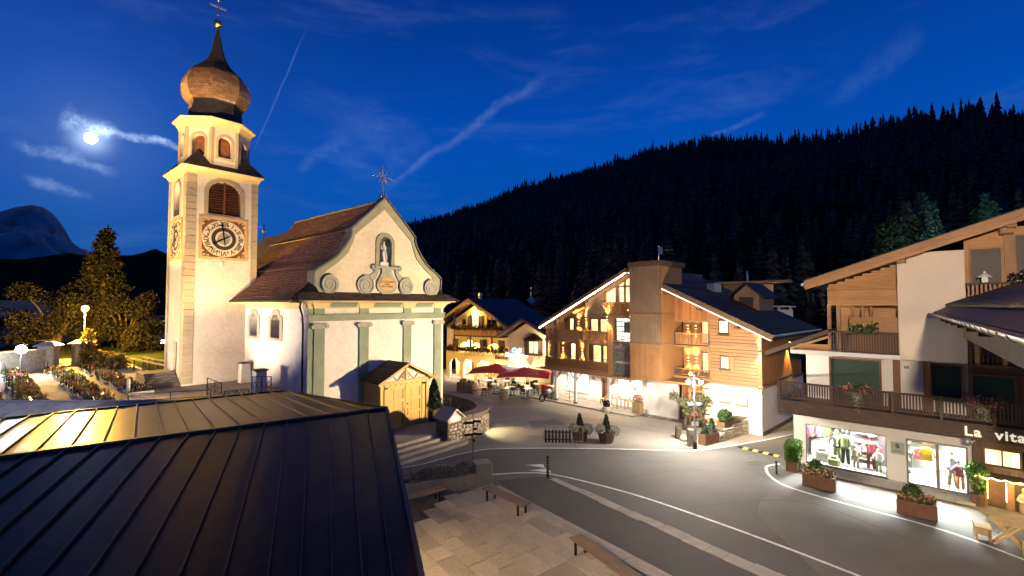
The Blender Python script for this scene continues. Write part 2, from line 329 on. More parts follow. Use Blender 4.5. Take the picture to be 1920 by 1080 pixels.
def curve_mesh(splines, depth, res=2, bevel=0):
    cu = bpy.data.curves.new('outline', 'CURVE'); cu.dimensions = '2D'; cu.fill_mode = 'BOTH'; cu.extrude = depth / 2; cu.bevel_depth = bevel
    for pts in splines:
        sp = cu.splines.new('POLY'); sp.points.add(len(pts) - 1); sp.use_cyclic_u = True
        for p, q in zip(sp.points, pts): p.co = (q[0], q[1], 0, 1)
    o = bpy.data.objects.new('outline', cu); me = bpy.data.meshes.new_from_object(o); bpy.data.objects.remove(o); bpy.data.curves.remove(cu); return me
def remap(me, fn):
    n = len(me.vertices); a = np.empty(n * 3); me.vertices.foreach_get('co', a); a = a.reshape(-1, 3); b = np.array([fn(p) for p in a]); me.vertices.foreach_set('co', b.ravel()); me.update()
def plate(name, outer, holes, a, b, material, parent=None, axis='y'):
    """flat piece with real openings: outline in x,z (axis y) or y,z (axis x) or x,y (axis z), thickness from a to b"""
    me = curve_mesh([outer] + list(holes), b - a); m = (a + b) / 2
    fn = {'y': lambda p: (p[0], m - p[2], p[1]), 'x': lambda p: (m + p[2], p[0], p[1]), 'z': lambda p: (p[0], p[1], m + p[2])}[axis]
    remap(me, fn); me.materials.clear(); me.materials.append(MATS[material]); me.name = name
    return link(name, me, parent)
def text(name, body, size, material, parent, loc, rot=(math.pi / 2, 0, 0), depth=.02, align='CENTER', shear=0, offset=0, space=1):
    cu = bpy.data.curves.new('lettering', 'FONT'); cu.body = body; cu.size = size; cu.extrude = depth / 2; cu.align_x = align; cu.align_y = 'CENTER'; cu.shear = shear; cu.offset = offset; cu.space_character = space; cu.resolution_u = 3
    o = bpy.data.objects.new('lettering', cu); me = bpy.data.meshes.new_from_object(o); bpy.data.objects.remove(o); bpy.data.curves.remove(cu)
    me.materials.clear(); me.materials.append(MATS[material]); me.name = name; t = link(name, me, parent); t.location = loc; t.rotation_euler = rot; return t
def rect(x0, x1, z0, z1): return [(x0, z0), (x1, z0), (x1, z1), (x0, z1)]
def arch(cx, w, z0, z1, n=12, flat=1.0):
    r = w / 2; zc = z1 - r * flat
    return [(cx - r, z0), (cx + r, z0)] + [(cx + r * math.cos(math.pi * i / n), zc + r * flat * math.sin(math.pi * i / n)) for i in range(n + 1)]
def circ(cx, cz, r, n=24, rz=None): return [(cx + r * math.cos(2 * math.pi * i / n), cz + (rz or r) * math.sin(2 * math.pi * i / n)) for i in range(n)]
def leaves(pts, size, n_per=1, spread=.0, seed=1, aspect=1.6):
    """small leaf faces turned every way around the given centres"""
    g = random.Random(seed); m = MB()
    for p in pts:
        for _ in range(n_per):
            c = Vector(p) + Vector((g.gauss(0, spread), g.gauss(0, spread), g.gauss(0, spread)))
            a = Vector((g.gauss(0, 1), g.gauss(0, 1), g.gauss(0, 1))).normalized(); b = a.cross(Vector((g.gauss(0, 1), g.gauss(0, 1), g.gauss(0, 1)))).normalized()
            s = size * g.uniform(.6, 1.3); a *= s * aspect / 2; b *= s / 2
            m.quad(c - a, c + b * .9 - a * .1, c + a, c - b * .9 - a * .1)
    return m
def blob(n, c, r, seed=1, shell=.55):
    g = random.Random(seed); out = []
    while len(out) < n:
        d = Vector((g.gauss(0, 1), g.gauss(0, 1), g.gauss(0, 1))).normalized() * (shell + (1 - shell) * g.random()) * (1 if g.random() < .85 else 1.1)
        out.append(Vector(c) + Vector((d.x * r[0], d.y * r[1], d.z * r[2])))
    return out
def light(name, kind, loc, energy, color, parent=None, size=.1, target=None, spot=None, blend=.5, shape=None, sizey=None):
    l = bpy.data.lights.new(name, kind); l.energy = energy; l.color = color
    if kind in ('POINT', 'SPOT'): l.shadow_soft_size = size
    if kind == 'AREA':
        l.size = size
        if sizey: l.shape = 'RECTANGLE'; l.size_y = sizey
    if kind == 'SPOT': l.spot_size = R(spot or 90); l.spot_blend = blend
    o = bpy.data.objects.new(name, l); COL.objects.link(o); o.location = loc
    if parent is not None: o.parent = parent
    if target is not None: o.rotation_euler = (Vector(loc) - Vector(target)).to_track_quat('Z', 'Y').to_euler()
    return o
WARM = (1, .80, .52); AMBER = (1, .62, .18); SODIUM = (1, .50, .08); WHITE = (1, .94, .86); COOL = (.85, .93, 1)

# ================================================================== terrain and ground
g0 = MB().quad((-9000, -300, -.06), (9000, -300, -.06), (9000, 9000, -.06), (-9000, 9000, -.06)).build('ground', 'grass_dark'); struct(g0, 'dark valley ground around the village')
def sheet(name, pts, z, material, label):
    o = MB().add([(p[0], p[1], z) for p in pts], [tuple(range(len(pts)))]).build(name, material); struct(o, label); return o
def px(*q, z=0): return [at(x, y, z) for x, y in q]
def smooth_line(pts, n=6):
    P = [Vector(p) for p in pts]; P = [P[0] * 2 - P[1]] + P + [P[-1] * 2 - P[-2]]; out = []
    for i in range(1, len(P) - 2):
        for k in range(n):
            t = k / n; a, b, c, d = P[i - 1:i + 3]
            out.append(.5 * ((2 * b) + (c - a) * t + (2 * a - 5 * b + 4 * c - d) * t * t + (3 * b - a - 3 * c + d) * t ** 3))
    return out + [P[-2]]
up_line = [(700, 884), (752, 877), (790, 871), (840, 857), (880, 848), (920, 842), (1000, 840.5), (1100, 841), (1200, 843), (1290, 845), (1345, 840), (1400, 831), (1440, 824), (1487, 814)]
sheet('square', [(-30, 20, 0), (-9, 17.3, 0), (4, 18.5, 0), (30, 16, 0), (34, 30, 0), (18, 60, 0), (-30, 60, 0)], -.008, 'asphalt_pale', 'pale worn asphalt of the village square')
road_pts = smooth_line(px(*up_line)) + [Vector(p) for p in ((30, 33, 0), (40, 30, 0), (40, -4, 0), (-6, -4, 0), (-20, 16, 0))]
sheet('road', road_pts, 0, 'asphalt', 'grey asphalt road through the village')
# darker tarred patch next to the plaza
sheet('tarred_patch', px((930, 901), (1010, 893), (1033, 897), (1180, 960), (1460, 1100), (1230, 1100)), .004, 'asphalt_dark', 'darker asphalt strip between the plaza and the pale kerb stones')
def ribbon(name, pts, w, z, material, label, parent=None):
    P = smooth_line(pts); L = []; Rr = []
    for i, p in enumerate(P):
        d = (P[min(i + 1, len(P) - 1)] - P[max(i - 1, 0)]).normalized(); n = Vector((-d.y, d.x, 0)) * w / 2
        L.append((p.x + n.x, p.y + n.y, z)); Rr.append((p.x - n.x, p.y - n.y, z))
    k = len(P); o = MB().add(L + Rr, [(i, i + k, i + k + 1, i + 1) for i in range(k - 1)]).build(name, material, parent); struct(o, label); return o
ribbon('road_marking', px(*up_line), .13, .008, 'road_paint', 'white edge line curving past the church steps and hotel')
ribbon('road_marking', px((680, 917), (757, 908), (800, 901), (920, 890.5), (980, 887), (1030, 889), (1100, 904), (1200, 931), (1330, 975), (1480, 1030), (1640, 1092)), .13, .012, 'road_paint', 'white edge line along the plaza side of the road')
ribbon('road_marking', px((1462, 870), (1440, 874), (1437, 881), (1445, 894), (1475, 912), (1560, 938), (1700, 975), (1800, 1005), (1920, 1050), (2050, 1105)), .13, .012, 'road_paint', 'white edge line in front of the clothes shop')
for q in (((985, 872), (1018, 870), (1022, 877)), ((990, 882), (1027, 878), (1034, 886))):
    o = MB().add([tuple(p) for p in px(*q, z=.012)], [(0, 1, 2)]).build('give_way_triangle', 'road_paint'); struct(o, 'white give way triangle painted beside the bollard')
for i, q in enumerate((((990, 790), (1040, 786), (1062, 796), (1000, 803)), ((1590, 1000), (1650, 990), (1700, 1022), (1632, 1036)))):
    sheet('repair_patch', px(*q), .0065, 'asphalt_mid', ('repair patch in the square behind the barrier', 'pale repair patch in the road before the shop', 'dark repair patch near the bollard', 'pale repair patch below the church steps')[i])
sheet('paler_patch', px((1560, 1100), (1440, 985), (1420, 960), (1425, 940), (1445, 922), (1470, 910), (1482, 916), (1560, 939.5), (1700, 976.5), (1800, 1006.5), (1920, 1051.5), (2050, 1107)), .004, 'asphalt_mid', 'lighter asphalt in front of the clothes shop')  # slightly paler sheet laid over the road before the shop
# pale flush kerb stones running away from the bollard
a, b = at(1036, 898, 0), at(1470, 1092, 0); d = (b - a).normalized(); n = Vector((-d.y, d.x, 0)); L = (b - a).length
kerb = bpy.data.objects.new('kerb', None); COL.objects.link(kerb); struct(kerb, 'row of pale flush kerb stones between the two asphalts'); t = 0; k = 0
while t < L - .3:
    l = rnd.uniform(.55, 1.0); w = .17 + .05 * t / L * 3 + rnd.uniform(-.02, .02); p, q = a + d * t, a + d * (t + l - .015)
    ox = n * (.05 if k % 5 in (2, 3) else 0)
    MB().loft([[p + ox - n * w + Vector((0, 0, z)), q + ox - n * w + Vector((0, 0, z)), q + ox + n * w + Vector((0, 0, z)), p + ox + n * w + Vector((0, 0, z))] for z in (-.02, .022)]).build('kerb_stone', 'kerb_stone', kerb); t += l; k += 1
# thin tar joints wandering over the square
for i, q in enumerate([((930, 768), (985, 770), (1040, 786), (1090, 800), (1180, 812)), ((880, 790), (935, 793), (975, 787), (1010, 798)), ((1040, 775), (1130, 790), (1210, 806), (1260, 812)), ((1120, 905), (1300, 880), (1420, 900)), ((1300, 950), (1500, 940), (1700, 1010)), ((760, 892), (900, 868), (1020, 862), (1260, 866))]):
    ribbon('tar_joint', px(*q), .05, .0045 if i > 2 else -.0035, 'asphalt_dark', 'thin dark tar joint wandering over the asphalt')
for q, r in (((935, 796), .5), ((1413, 868), .4), ((990, 800), .25)):
    p = at(*q, 0); o = MB().lathe([(r, 0), (r, .006)], (p.x, p.y, .001), 20).build('manhole_cover', 'iron_grey'); tag(o, {935: 'round iron manhole cover by the curved stone wall', 1413: 'round iron manhole cover near the yellow speed bump', 990: 'small round iron cover in the square behind the barrier'}[q[0]], 'manhole cover')
# yellow and black speed bump
a, b = at(1386, 838, 0), at(1462, 856, 0); d = (b - a); n = Vector((-d.y, d.x, 0)).normalized() * .2
sb = thing('speed_bump', 'low black and yellow speed bump across the side road', 'speed bump', a)
for i in range(8):
    p = d * (i / 8); q = d * ((i + .97) / 8)
    MB().loft([[p - n, q - n, q + n, p + n], [p - n * .5 + Vector((0, 0, .05)), q - n * .5 + Vector((0, 0, .05)), q + n * .5 + Vector((0, 0, .05)), p + n * .5 + Vector((0, 0, .05))]]).build('bump_segment', 'yellow_paint' if i % 2 else 'iron_black', sb)

# ------------------------------------------------------------------ mountains
def hill(name, prof, rn, rf, material, label, rows=22, noise=.05, zb=-2, pw=1.25, seed=3, step=8, back=.5):
    """terrain whose crest follows (photo x, photo y, distance) points; rises from rn metres to the crest and falls behind"""
    g = random.Random(seed); xs = list(range(prof[0][0], prof[-1][0] + 1, step)); vs = []; fs = []; crest = []
    def ip(x):
        for p, q in zip(prof, prof[1:]):
            if p[0] <= x <= q[0]: t = (x - p[0]) / (q[0] - p[0]); return p[1] + (q[1] - p[1]) * t, p[2] + (q[2] - p[2]) * t
    from mathutils import noise as nzz
    for x in xs:
        y, dist = ip(x); r = ray(x, y); az = Vector((r.x, r.y, 0)).normalized(); el = r.z / math.hypot(r.x, r.y)
        zc = CAMH + el * dist; crest.append(az * dist + Vector((0, 0, zc)))
        r0 = rn(x) if callable(rn) else rn
        for j in range(rows):
            t = j / (rows - 5); 
            if t <= 1: rr = r0 + (dist - r0) * t; z = zb + (zc - zb) * t ** pw
            else: rr = dist * (1 + (t - 1) * 1.2); z = zb + (zc - zb) * max(.0, 1 - (t - 1) * 2 * back)
            f = (nzz.noise(Vector((az.x * rr, az.y * rr, 0)) * (6 / dist)) if noise < .1 else 1.3 * nzz.fractal(Vector((az.x * rr, az.y * rr, 0)) * (9 / dist), .7, 2.1, 6)) * noise * (zc - zb) * min(1, t * 2) * (0 if t == 1 else 1)
            vs.append((az.x * rr, az.y * rr, z + f - (abs(f) * 1.2 if t > .5 else 0)))
    for i in range(len(xs) - 1):
        for j in range(rows - 1): fs.append((i * rows + j, (i + 1) * rows + j, (i + 1) * rows + j + 1, i * rows + j + 1))
    o = MB().add(vs, fs).build(name, material, None, True); struct(o, label); return o, vs, rows, xs
hill('rocky_mountain', [(-900, 430, 3600), (-200, 410, 3400), (0, 397, 3200), (30, 388, 3200), (62, 384, 3150), (82, 389, 3150), (100, 401, 3150), (116, 421, 3150), (136, 455, 3150), (150, 465, 3200), (190, 476, 3300), (330, 482, 3400), (560, 470, 3500)], 1500, 0, 'rock', 'grey rocky mountain on the far left skyline', noise=.16, step=5, rows=30)
hill('dark_hill', [(-900, 470, 900), (-200, 478, 900), (40, 486, 900), (130, 474, 900), (170, 480, 900), (240, 480, 900), (268, 474, 900), (290, 466, 900), (302, 471, 900), (318, 478, 900), (400, 486, 900), (520, 480, 950), (600, 470, 950)], 140, 0, 'grass_dark', 'low dark wooded hill behind the graveyard', noise=.05)
fh_prof = [(430, 492, 1150), (560, 480, 1150), (700, 452, 1100), (775, 428, 1050), (850, 408, 1020), (900, 394, 1000), (950, 370, 960), (1000, 356, 920), (1050, 342, 880), (1100, 330, 850), (1150, 316, 820), (1200, 297, 800), (1250, 286, 790), (1310, 275, 780), (1370, 272, 760), (1440, 277, 700), (1500, 276, 640), (1550, 268, 600), (1600, 262, 570), (1680, 251, 540), (1740, 243, 520), (1800, 236, 500), (1840, 229, 480), (1900, 240, 470), (1960, 240, 460), (2300, 215, 450), (2900, 200, 450)]
fh, fv, frows, fxs = hill('forest_hill', fh_prof, 105, 0, 'grass_dark', 'steep dark forested hillside filling the right skyline', rows=26, noise=.03, pw=1.1)
from mathutils import noise as _nz
# conifers of the far wood: one mass
def conifer_arr(g, h, n=7, tiers=5, lean=.05):
    vs = []; fs = []
    tops = 0
    for k in range(tiers):
        t = k / tiers; z0 = h * (.10 + .86 * t); z1 = h * min(1.0, .10 + .86 * t + 1.55 / tiers * .86); r = h * .16 * (1 - t) ** .8 + h * .012
        b = len(vs); a0 = g.uniform(0, 6.28)
        for i in range(n):
            a = a0 + 2 * math.pi * i / n; rr = r * g.uniform(.6, 1.2); vs.append((rr * math.cos(a), rr * math.sin(a), z0 + g.uniform(-.025, .025) * h))
        vs.append((g.uniform(-lean, lean) * r, g.uniform(-lean, lean) * r, z1))
        for i in range(n): fs.append((b + i, b + (i + 1) % n, b + n))
    return np.array(vs), np.array(fs)
g = random.Random(5); protos = [conifer_arr(g, 1.0) for _ in range(9)]; fine = [conifer_arr(g, 1.0, 11, 12) for _ in range(7)]; V = []; Fc = []; off = 0
fvn = np.array(fv).reshape(len(fxs), frows, 3)
def plant(p, h):
    global off
    src = fine if p[0] ** 2 + p[1] ** 2 < 260 ** 2 else protos; v, f = src[g.randrange(len(src))]; a = g.uniform(0, 6.28); c, s = math.cos(a), math.sin(a); w = g.uniform(.7, 1.2)
    q = np.empty_like(v); q[:, 0] = (v[:, 0] * c - v[:, 1] * s) * h * w + p[0]; q[:, 1] = (v[:, 0] * s + v[:, 1] * c) * h * w + p[1]; q[:, 2] = v[:, 2] * h + p[2] - .3
    V.append(q); Fc.append(f + off); off += len(v)
jc = frows - 5
for i in range(len(fxs) - 1):
    x = fxs[i]
    if x < 690 or x > 1990: continue
    cden = _nz.noise(Vector((x / 26.0, 3.1, 0)))
    for j in range(0, jc + 1):
        c = fvn[i, j]; dist = math.hypot(c[0], c[1])
        cell = np.linalg.norm(fvn[i + 1, j] - c); row = np.linalg.norm(fvn[i, min(j + 1, frows - 1)] - c)
        n = cell * row / 46
        if j >= jc - 1: n = n * .55 if x < 1330 else n * .8
        if j == jc: n = 2.0 if x > 1250 else 1.1
        if j >= jc - 1: n *= max(.15, .9 + 1.5 * cden)
        if 1625 < x < 1895 and dist < 160: continue
        for _ in range(int(n) + (g.random() < n % 1)):
            u, w = g.random(), g.random()
            p = c * (1 - u) * (1 - w) + fvn[i + 1, j] * u * (1 - w) + fvn[i + 1, min(j + 1, frows - 1)] * u * w + fvn[i, min(j + 1, frows - 1)] * (1 - u) * w
            if j == jc: p = c * (1 - u) + fvn[i + 1, j] * u
            cl_n = _nz.noise(Vector((p[0], p[1], 0)) / 38.0)
            if cl_n < -.28 and j < jc - 2 and g.random() < .75: continue
            h = (g.uniform(8, 22) + 6 * max(0, cl_n) * g.random() * 2) * (1 if x < 1500 else .95) * (1 if j < jc - 1 else g.uniform(.45, 1.25)); plant(p, h)
V = np.concatenate(V); Fc = np.concatenate(Fc); me = bpy.data.meshes.new('forest'); me.vertices.add(len(V)); me.vertices.foreach_set('co', V.ravel())
me.loops.add(Fc.size); me.loops.foreach_set('vertex_index', Fc.ravel().astype(np.int32)); me.polygons.add(len(Fc)); me.polygons.foreach_set('loop_start', np.arange(0, Fc.size, 3, dtype=np.int32)); me.update(calc_edges=True)
me.materials.append(MATS['leaf_far']); struct(link('forest', me), 'black mass of conifers covering the hillside', 'stuff', 'forest')

# the moon, far outside everything
MATS_moon = emit('moon_glow', (1, .98, .94), 40)
mo = MB().ball((0, 0, 0), 46 * .74, 24, 16).build('moon', 'moon_glow', None, True); mo.location = MOON * 4200 + Vector((0, 0, CAMH)); tag(mo, 'bright full moon in the sky left of the church tower', 'moon')

# ================================================================== church
CH = Frame((-11.509, 26.195), (.648, .762)); W = 10.03
ch = thing('church', 'baroque village church with curved gable front and brown shingle roof', 'church', CH.w(0, 0), CH.ang)
def chp(pts): return [CH.hit(*q) for q in pts]
left_out = [(598, 549), (590, 536), (588, 522), (589, 510), (599, 502), (616, 493), (632, 481), (646, 464), (656, 448), (659.5, 437), (658.5, 430)]
lo = chp(left_out); cx = W / 2 - .04
ap = (cx, 15.15); mirror = [(2 * cx - x, z) for x, z in reversed(lo)]
gable = lo + [ap] + mirror; gable = [(x, max(z, 8.6)) for x, z in gable]
niche = arch(cx + .06, .92, 10.72, 12.62, 12)
plate('gable', gable, [niche], 0.0, .42, 'plaster_cream', ch)
inner = chp([(605, 549), (605, 527), (604, 518), (613, 506.5), (632, 493), (652, 474), (662, 451), (665, 440)]); inner[0] = (inner[0][0], 8.62)
inn = inner + [(cx, 14.42)] + [(2 * cx - x, z) for x, z in reversed(inner)]
band = [(x, z) for x, z in gable]
plate('gable_border', band, [[(x, z + (.02 if i in (0, len(inn) - 1) else 0)) for i, (x, z) in enumerate(inn)]], -.07, -.002, 'olive_paint', ch)
# capping along the gable edge
edge = lo[1:] + [ap] + mirror[:-1]
def offs(pts, d):
    out = []
    for i, p in enumerate(pts):
        a = Vector(pts[max(i - 1, 0)]); b = Vector(pts[min(i + 1, len(pts) - 1)]); t = (b - a).normalized(); out.append((p[0] - t.y * d, p[1] + t.x * d))
    return out
capo = offs(edge, .13); MB().loft([[(p[0], -.16, p[1]), (q[0], -.16, q[1]), (q[0], .55, q[1]), (p[0], .55, p[1])] for p, q in zip([(x, z) for x, z in offs(edge, .015)], capo)]).build('gable_capping', 'slab_dark', ch)
def volute(parent, c, r, y, turns=2.2, s=1, material='scroll_stone', name='volute'):
    o = plate(name, circ(c[0], c[1], r), [], y - .09, y, material, parent)
    pts = [(c[0] + s * (r * (1 - .86 * t)) * math.cos(t * turns * 2 * math.pi + 1.2), y - .1, c[1] + (r * (1 - .86 * t)) * math.sin(t * turns * 2 * math.pi + 1.2)) for t in [i / 40 for i in range(41)]]
    MB().tube(pts, [.05 * (r / .5) * (1 - .5 * i / 40) for i in range(41)], 6).build('scroll_rib', material, o, True); return o
for s in (-1, 1):
    volute(ch, (cx - s * 3.76, 9.42), .56, -.07, s=s)
# cartouche with the inscription under the niche
def cpt(x, y): return CH.hit(660 + x * .12037, 430 + y * .12037)
vl, vr = cpt(205, 850), cpt(832, 870); mx_ = (vl[0] + vr[0]) / 2; vw = (vr[0] - vl[0]) / 2
for s in (-1, 1):
    volute(ch, (mx_ + s * vw, 9.45), .60, -.01, s=s); volute(ch, (mx_ + s * .97, 10.62), .17, -.05, 1.6, s)
    arm = [(mx_ + s * 1.42, 9.95), (mx_ + s * 1.2, 10.12), (mx_ + s * .95, 10.3), (mx_ + s * .82, 10.6), (mx_ + s * .6, 10.62), (mx_ + s * .66, 10.25), (mx_ + s * .8, 9.95), (mx_ + s * 1.0, 9.72)]
    plate('scroll_arm', arm, [], -.09, -.002, 'scroll_stone', ch)
vase = [(mx_ + s * x, z) for s, seq in ((-1, [(.42, 10.56), (.36, 10.3), (.5, 10.05), (.72, 9.75), (.78, 9.4), (.62, 9.1), (.35, 8.99)]), (1, [(.35, 8.99), (.62, 9.1), (.78, 9.4), (.72, 9.75), (.5, 10.05), (.36, 10.3), (.42, 10.56)])) for x, z in seq]
plate('cartouche', vase, [], -.12, -.003, 'scroll_stone', ch); plate('niche_shelf', rect(mx_ - .95, mx_ + .95, 10.53, 10.70), [], -.22, -.004, 'scroll_stone', ch)
plate('cartouche_foot', rect(mx_ - .42, mx_ + .42, 8.92, 9.0), [], -.16, -.003, 'scroll_stone', ch)
pq = plate('inscription_plaque', circ(mx_, 9.55, .56, 28, .42), [], -.15, -.121, 'clock_yellow', ch)
for i, l in enumerate(('ST. LEONARDE', 'ORA', 'PRO NOBIS')): text('lettering', l, .165, 'clock_brown', pq, (mx_, -.16, 9.70 - .155 * i), depth=.01, offset=.004)
plate('niche_surround', arch(cx + .06, 1.42, 10.70, 12.90, 14), [niche], -.06, -.002, 'olive_paint', ch)
MB().box(cx - .5, cx + .62, .42, .5, 10.6, 12.7).build('niche_back', 'green_paint', ch)
MB().box(cx - .28, cx + .32, -.02, .38, 10.721, 10.98).build('statue_plinth', 'plaster_white', ch)
# facade
fh_ = 8.38
plate('facade_wall', rect(0, W, 0, fh_), [], 0.0, .5, 'plaster_white', ch)
for x0, x1 in ((.32, .98), (3.2, 3.86), (6.48, 7.14), (9.12, 9.78)):
    MB().bbox(x0, x1, -.10, .0, .65, 7.0, .015).build('pilaster', 'green_paint', ch); MB().box(x0 + .02, x1 - .02, -.09, 0, 7.62, 8.02).build('pilaster_frieze', 'green_paint', ch)
    c = MB().box(x0 - .1, x1 + .1, -.2, -.001, 7.02, 7.14)
    for xx in (x0 - .08, x1 + .08): c.add(*(lambda m: (m.v, m.f))(MB().prism(circ(xx, 6.98, .13, 14), 'y', -.22, -.05)))
    c.box(x0 + .02, x1 - .02, -.17, -.003, 6.86, 7.02); c.build('capital', 'scroll_stone', ch)
    MB().loft([[(x0 - e, -.12 - e, z), (x1 + e, -.12 - e, z), (x1 + e, -.001, z), (x0 - e, -.001, z)] for e, z in ((0, 8.0), (.06, 8.1), (.2, 8.3), (.3, 8.4))]).build('cornice_bracket', 'cornice_yellow', ch)
MB().box(-.03, W + .03, -.13, 0, 7.27, 7.62).build('architrave', 'green_paint', ch); MB().box(-.06, W + .06, -.19, -.001, 7.565, 7.66).build('architrave_moulding', 'green_paint', ch)
MB().box(-.02, .26, -.05, 0, .65, 8.0).build('corner_strip', 'green_paint', ch)
MB().loft([[(-.0 - e * .8, -e, z), (W + e * .8, -e, z), (W + e * .8, .3, z), (-e * .8, .3, z)] for e, z in ((.04, 7.98), (.08, 8.06), (.22, 8.24), (.46, 8.38), (.7, 8.42), (.7, 8.46))]).build('cornice', 'cornice_yellow', ch)
for x0, x1 in ((1.25, 2.95), (4.15, 6.2), (7.4, 8.85)):
    MB().loft([[(x0, -e - .012, z), (x1, -e - .012, z), (x1, -e + .02, z), (x0, -e + .02, z)] for e, z in ((.09, 8.07), (.22, 8.235), (.44, 8.36))]).build('cornice_panel', 'green_paint', ch)
def courses(name, prof, y0, y1, material, parent, lift=.028, step=.16, ylist=None):
    """shingled slope following an x,z profile: every course laps over the one below it"""
    pts = []
    P = [Vector((p[0], p[1])) for p in prof]
    for a, b in zip(P, P[1:]):
        n = max(1, round((b - a).length / step)); pts += [a + (b - a) * (i / n) for i in range(n)]
    pts.append(P[-1]); m = MB()
    for i in range(len(pts) - 1):
        a, b = pts[i], pts[i + 1]; d = (b - a).normalized(); nn = Vector((-d.y, d.x)); 
        if nn.y < 0: nn = -nn
        b2 = b + nn * lift + d * .02; r = rnd.uniform(-.012, .012); yy0, yy1 = y0 + rnd.uniform(-.02, .02), y1 + rnd.uniform(-.02, .02)
        m.loft([[(a.x, yy0, a.y), (b2.x, yy0, b2.y), (b.x, yy0, b.y - .02)], [(a.x, yy1, a.y), (b2.x, yy1, b2.y), (b.x, yy1, b.y - .02)]])
    return m.build(name, material, parent)
roof_l = [(cx, 15.0), (1.35, 10.75), (.15, 9.45), (-.95, 8.52)]; roof_r = [(2 * cx - x, z) for x, z in roof_l]
r1 = courses('nave_roof', roof_l, .3, 12.6, 'shingle_brown', ch); r2 = courses('nave_roof', roof_r, .3, 12.6, 'shingle_brown', ch)
MB().tube([(cx, .3, 15.03), (cx, 12.65, 15.03)], .09, 8).build('ridge_cap', 'slab_dark', r1)
for z in (.33, .68):
    x = cx + (-.95 - cx) * z; zz = 15.0 + (8.52 - 15) * z * 1.03; MB().tube([(x - .06, .8, zz + .1), (x - .06, 12.5, zz + .1)], .035, 6).build('snow_guard', 'dark_timber', r1)
MB().box(-.9, -.1, .2, 12.4, 8.30, 8.44).build('eave_soffit', 'cornice_yellow', ch)
for i in range(12): MB().prism([(-.85 + .07 * math.cos(a), 8.44 + .07 * math.sin(a)) for a in (0, 1.05, 2.1, 3.14, 4.19, 5.24)], 'y', .5 + i, 1.46 + i).build('gutter', 'iron_black', ch) if i == 0 else None
MB().tube([(-.97, -.3, 8.45), (-.97, 12.5, 8.45)], .07, 8).build('gutter', 'iron_black', ch)
MB().loft([[(x0, 12.58, z) for x0, z in ((-.7, 8.3), (2 * cx + .7, 8.3), (cx, 14.8))], [(x0, 12.5, z) for x0, z in ((-.7, 8.3), (2 * cx + .7, 8.3), (cx, 14.8))]]).build('rear_gable', 'plaster_white', ch)
# pent roof over the front cornice and its returns
courses_p = MB()
for i in range(5):
    z0 = 8.46 + i * .1; y = -.86 + i * .17; courses_p.loft([[(-.86 + i * .1, y, z0), (W + .86 - i * .1, y, z0), (W + .86 - i * .1, y + .22, z0 + .10), (-.86 + i * .1, y + .22, z0 + .10)], [(-.86 + i * .1, y, z0 + .035), (W + .86 - i * .1, y, z0 + .035), (W + .86 - i * .1, y + .22, z0 + .135), (-.86 + i * .1, y + .22, z0 + .135)]])
courses_p.build('pent_roof', 'shingle_front', ch)
MB().tube([(-.55, -.35, 8.4), (-.42, .12, 8.1), (-.17, .3, 7.6), (-.12, .32, 6.9), (-.12, .32, .4)], .055, 8).build('downpipe', 'iron_black', ch, True)
# side wall with two deep curved-head windows
def cwin(c, w, z0, z1):
    h = z1 - z0; pts = [(-.5, 0), (.5, 0), (.5, .74), (.40, .80), (.30, .82), (.27, .93), (.16, .985), (0, 1.0), (-.16, .985), (-.27, .93), (-.30, .82), (-.40, .80), (-.5, .74)]
    return [(c + p[0] * w, z0 + p[1] * h) for p in pts]
wins = [(7.55, 2.0), (4.2, 2.0)]
holes = [cwin(c, 1.25, 6.18, 7.62) for c, w in wins]
plate('side_wall', [(.02, 0), (12.5, 0), (12.5, 8.36), (.02, 8.36)], holes, 0.005, .55, 'plaster_white', ch, 'x')
for (c, w), hole in zip(wins, holes):
    f = plate('window_surround', cwin(c, w, 5.98, 7.95), [hole], -.035, .003, 'grey_stone_paint', ch, 'x'); f['label'] = 'grey painted window surround with a curved head'
    plate('pane', cwin(c, 1.24, 6.19, 7.60), [], .44, .46, 'clock_dark', f, 'x'); MB().box(.40, .44, c - .03, c + .03, 6.19, 7.58).build('mullion', 'dark_timber', f); MB().box(.395, .44, c - .6, c + .6, 6.85, 6.9).build('transom', 'dark_timber', f)
    MB().box(-.05, .44, c - .62, c + .62, 6.13, 6.19).build('sill', 'slab_dark', f)
MB().box(.004, .5, .5, 12.5, 7.98, 8.3).build('side_cornice', 'cornice_yellow', ch).location.x = -.03
plate('far_side_wall', [(.02, 0), (12.5, 0), (12.5, 8.36), (.02, 8.36)], [], W - .55, W - .005, 'plaster_white', ch, 'x')
# choir behind the nave
MB().loft([[(1.4, 12.6, 0), (8.6, 12.6, 0), (8.6, 18.5, 0), (6.6, 21.5, 0), (3.4, 21.5, 0), (1.4, 18.5, 0)], [(1.4, 12.6, 8.9), (8.6, 12.6, 8.9), (8.6, 18.5, 8.9), (6.6, 21.5, 8.9), (3.4, 21.5, 8.9), (1.4, 18.5, 8.9)]]).build('choir_wall', 'plaster_white', ch)
MB().add([(.7, 12.55, 8.8), (.7, 18.9, 8.8), (3.0, 22.3, 8.8), (7.0, 22.3, 8.8), (9.3, 18.9, 8.8), (9.3, 12.55, 8.8), (5, 12.55, 14.35), (5, 19.2, 14.35)], [(0, 6, 7, 1), (1, 7, 2), (2, 7, 3), (3, 7, 4), (4, 7, 6, 5), (0, 5, 6), (0, 1, 2, 3, 4, 5)]).build('choir_roof', 'shingle_choir', ch)
fin = MB().tube([(5, 19.0, 14.3), (5, 19.0, 15.6)], .04, 6).build('finial', 'iron_black', ch); MB().ball((5, 19.0, 14.95), .16).build('finial_ball', 'gold', fin, True)
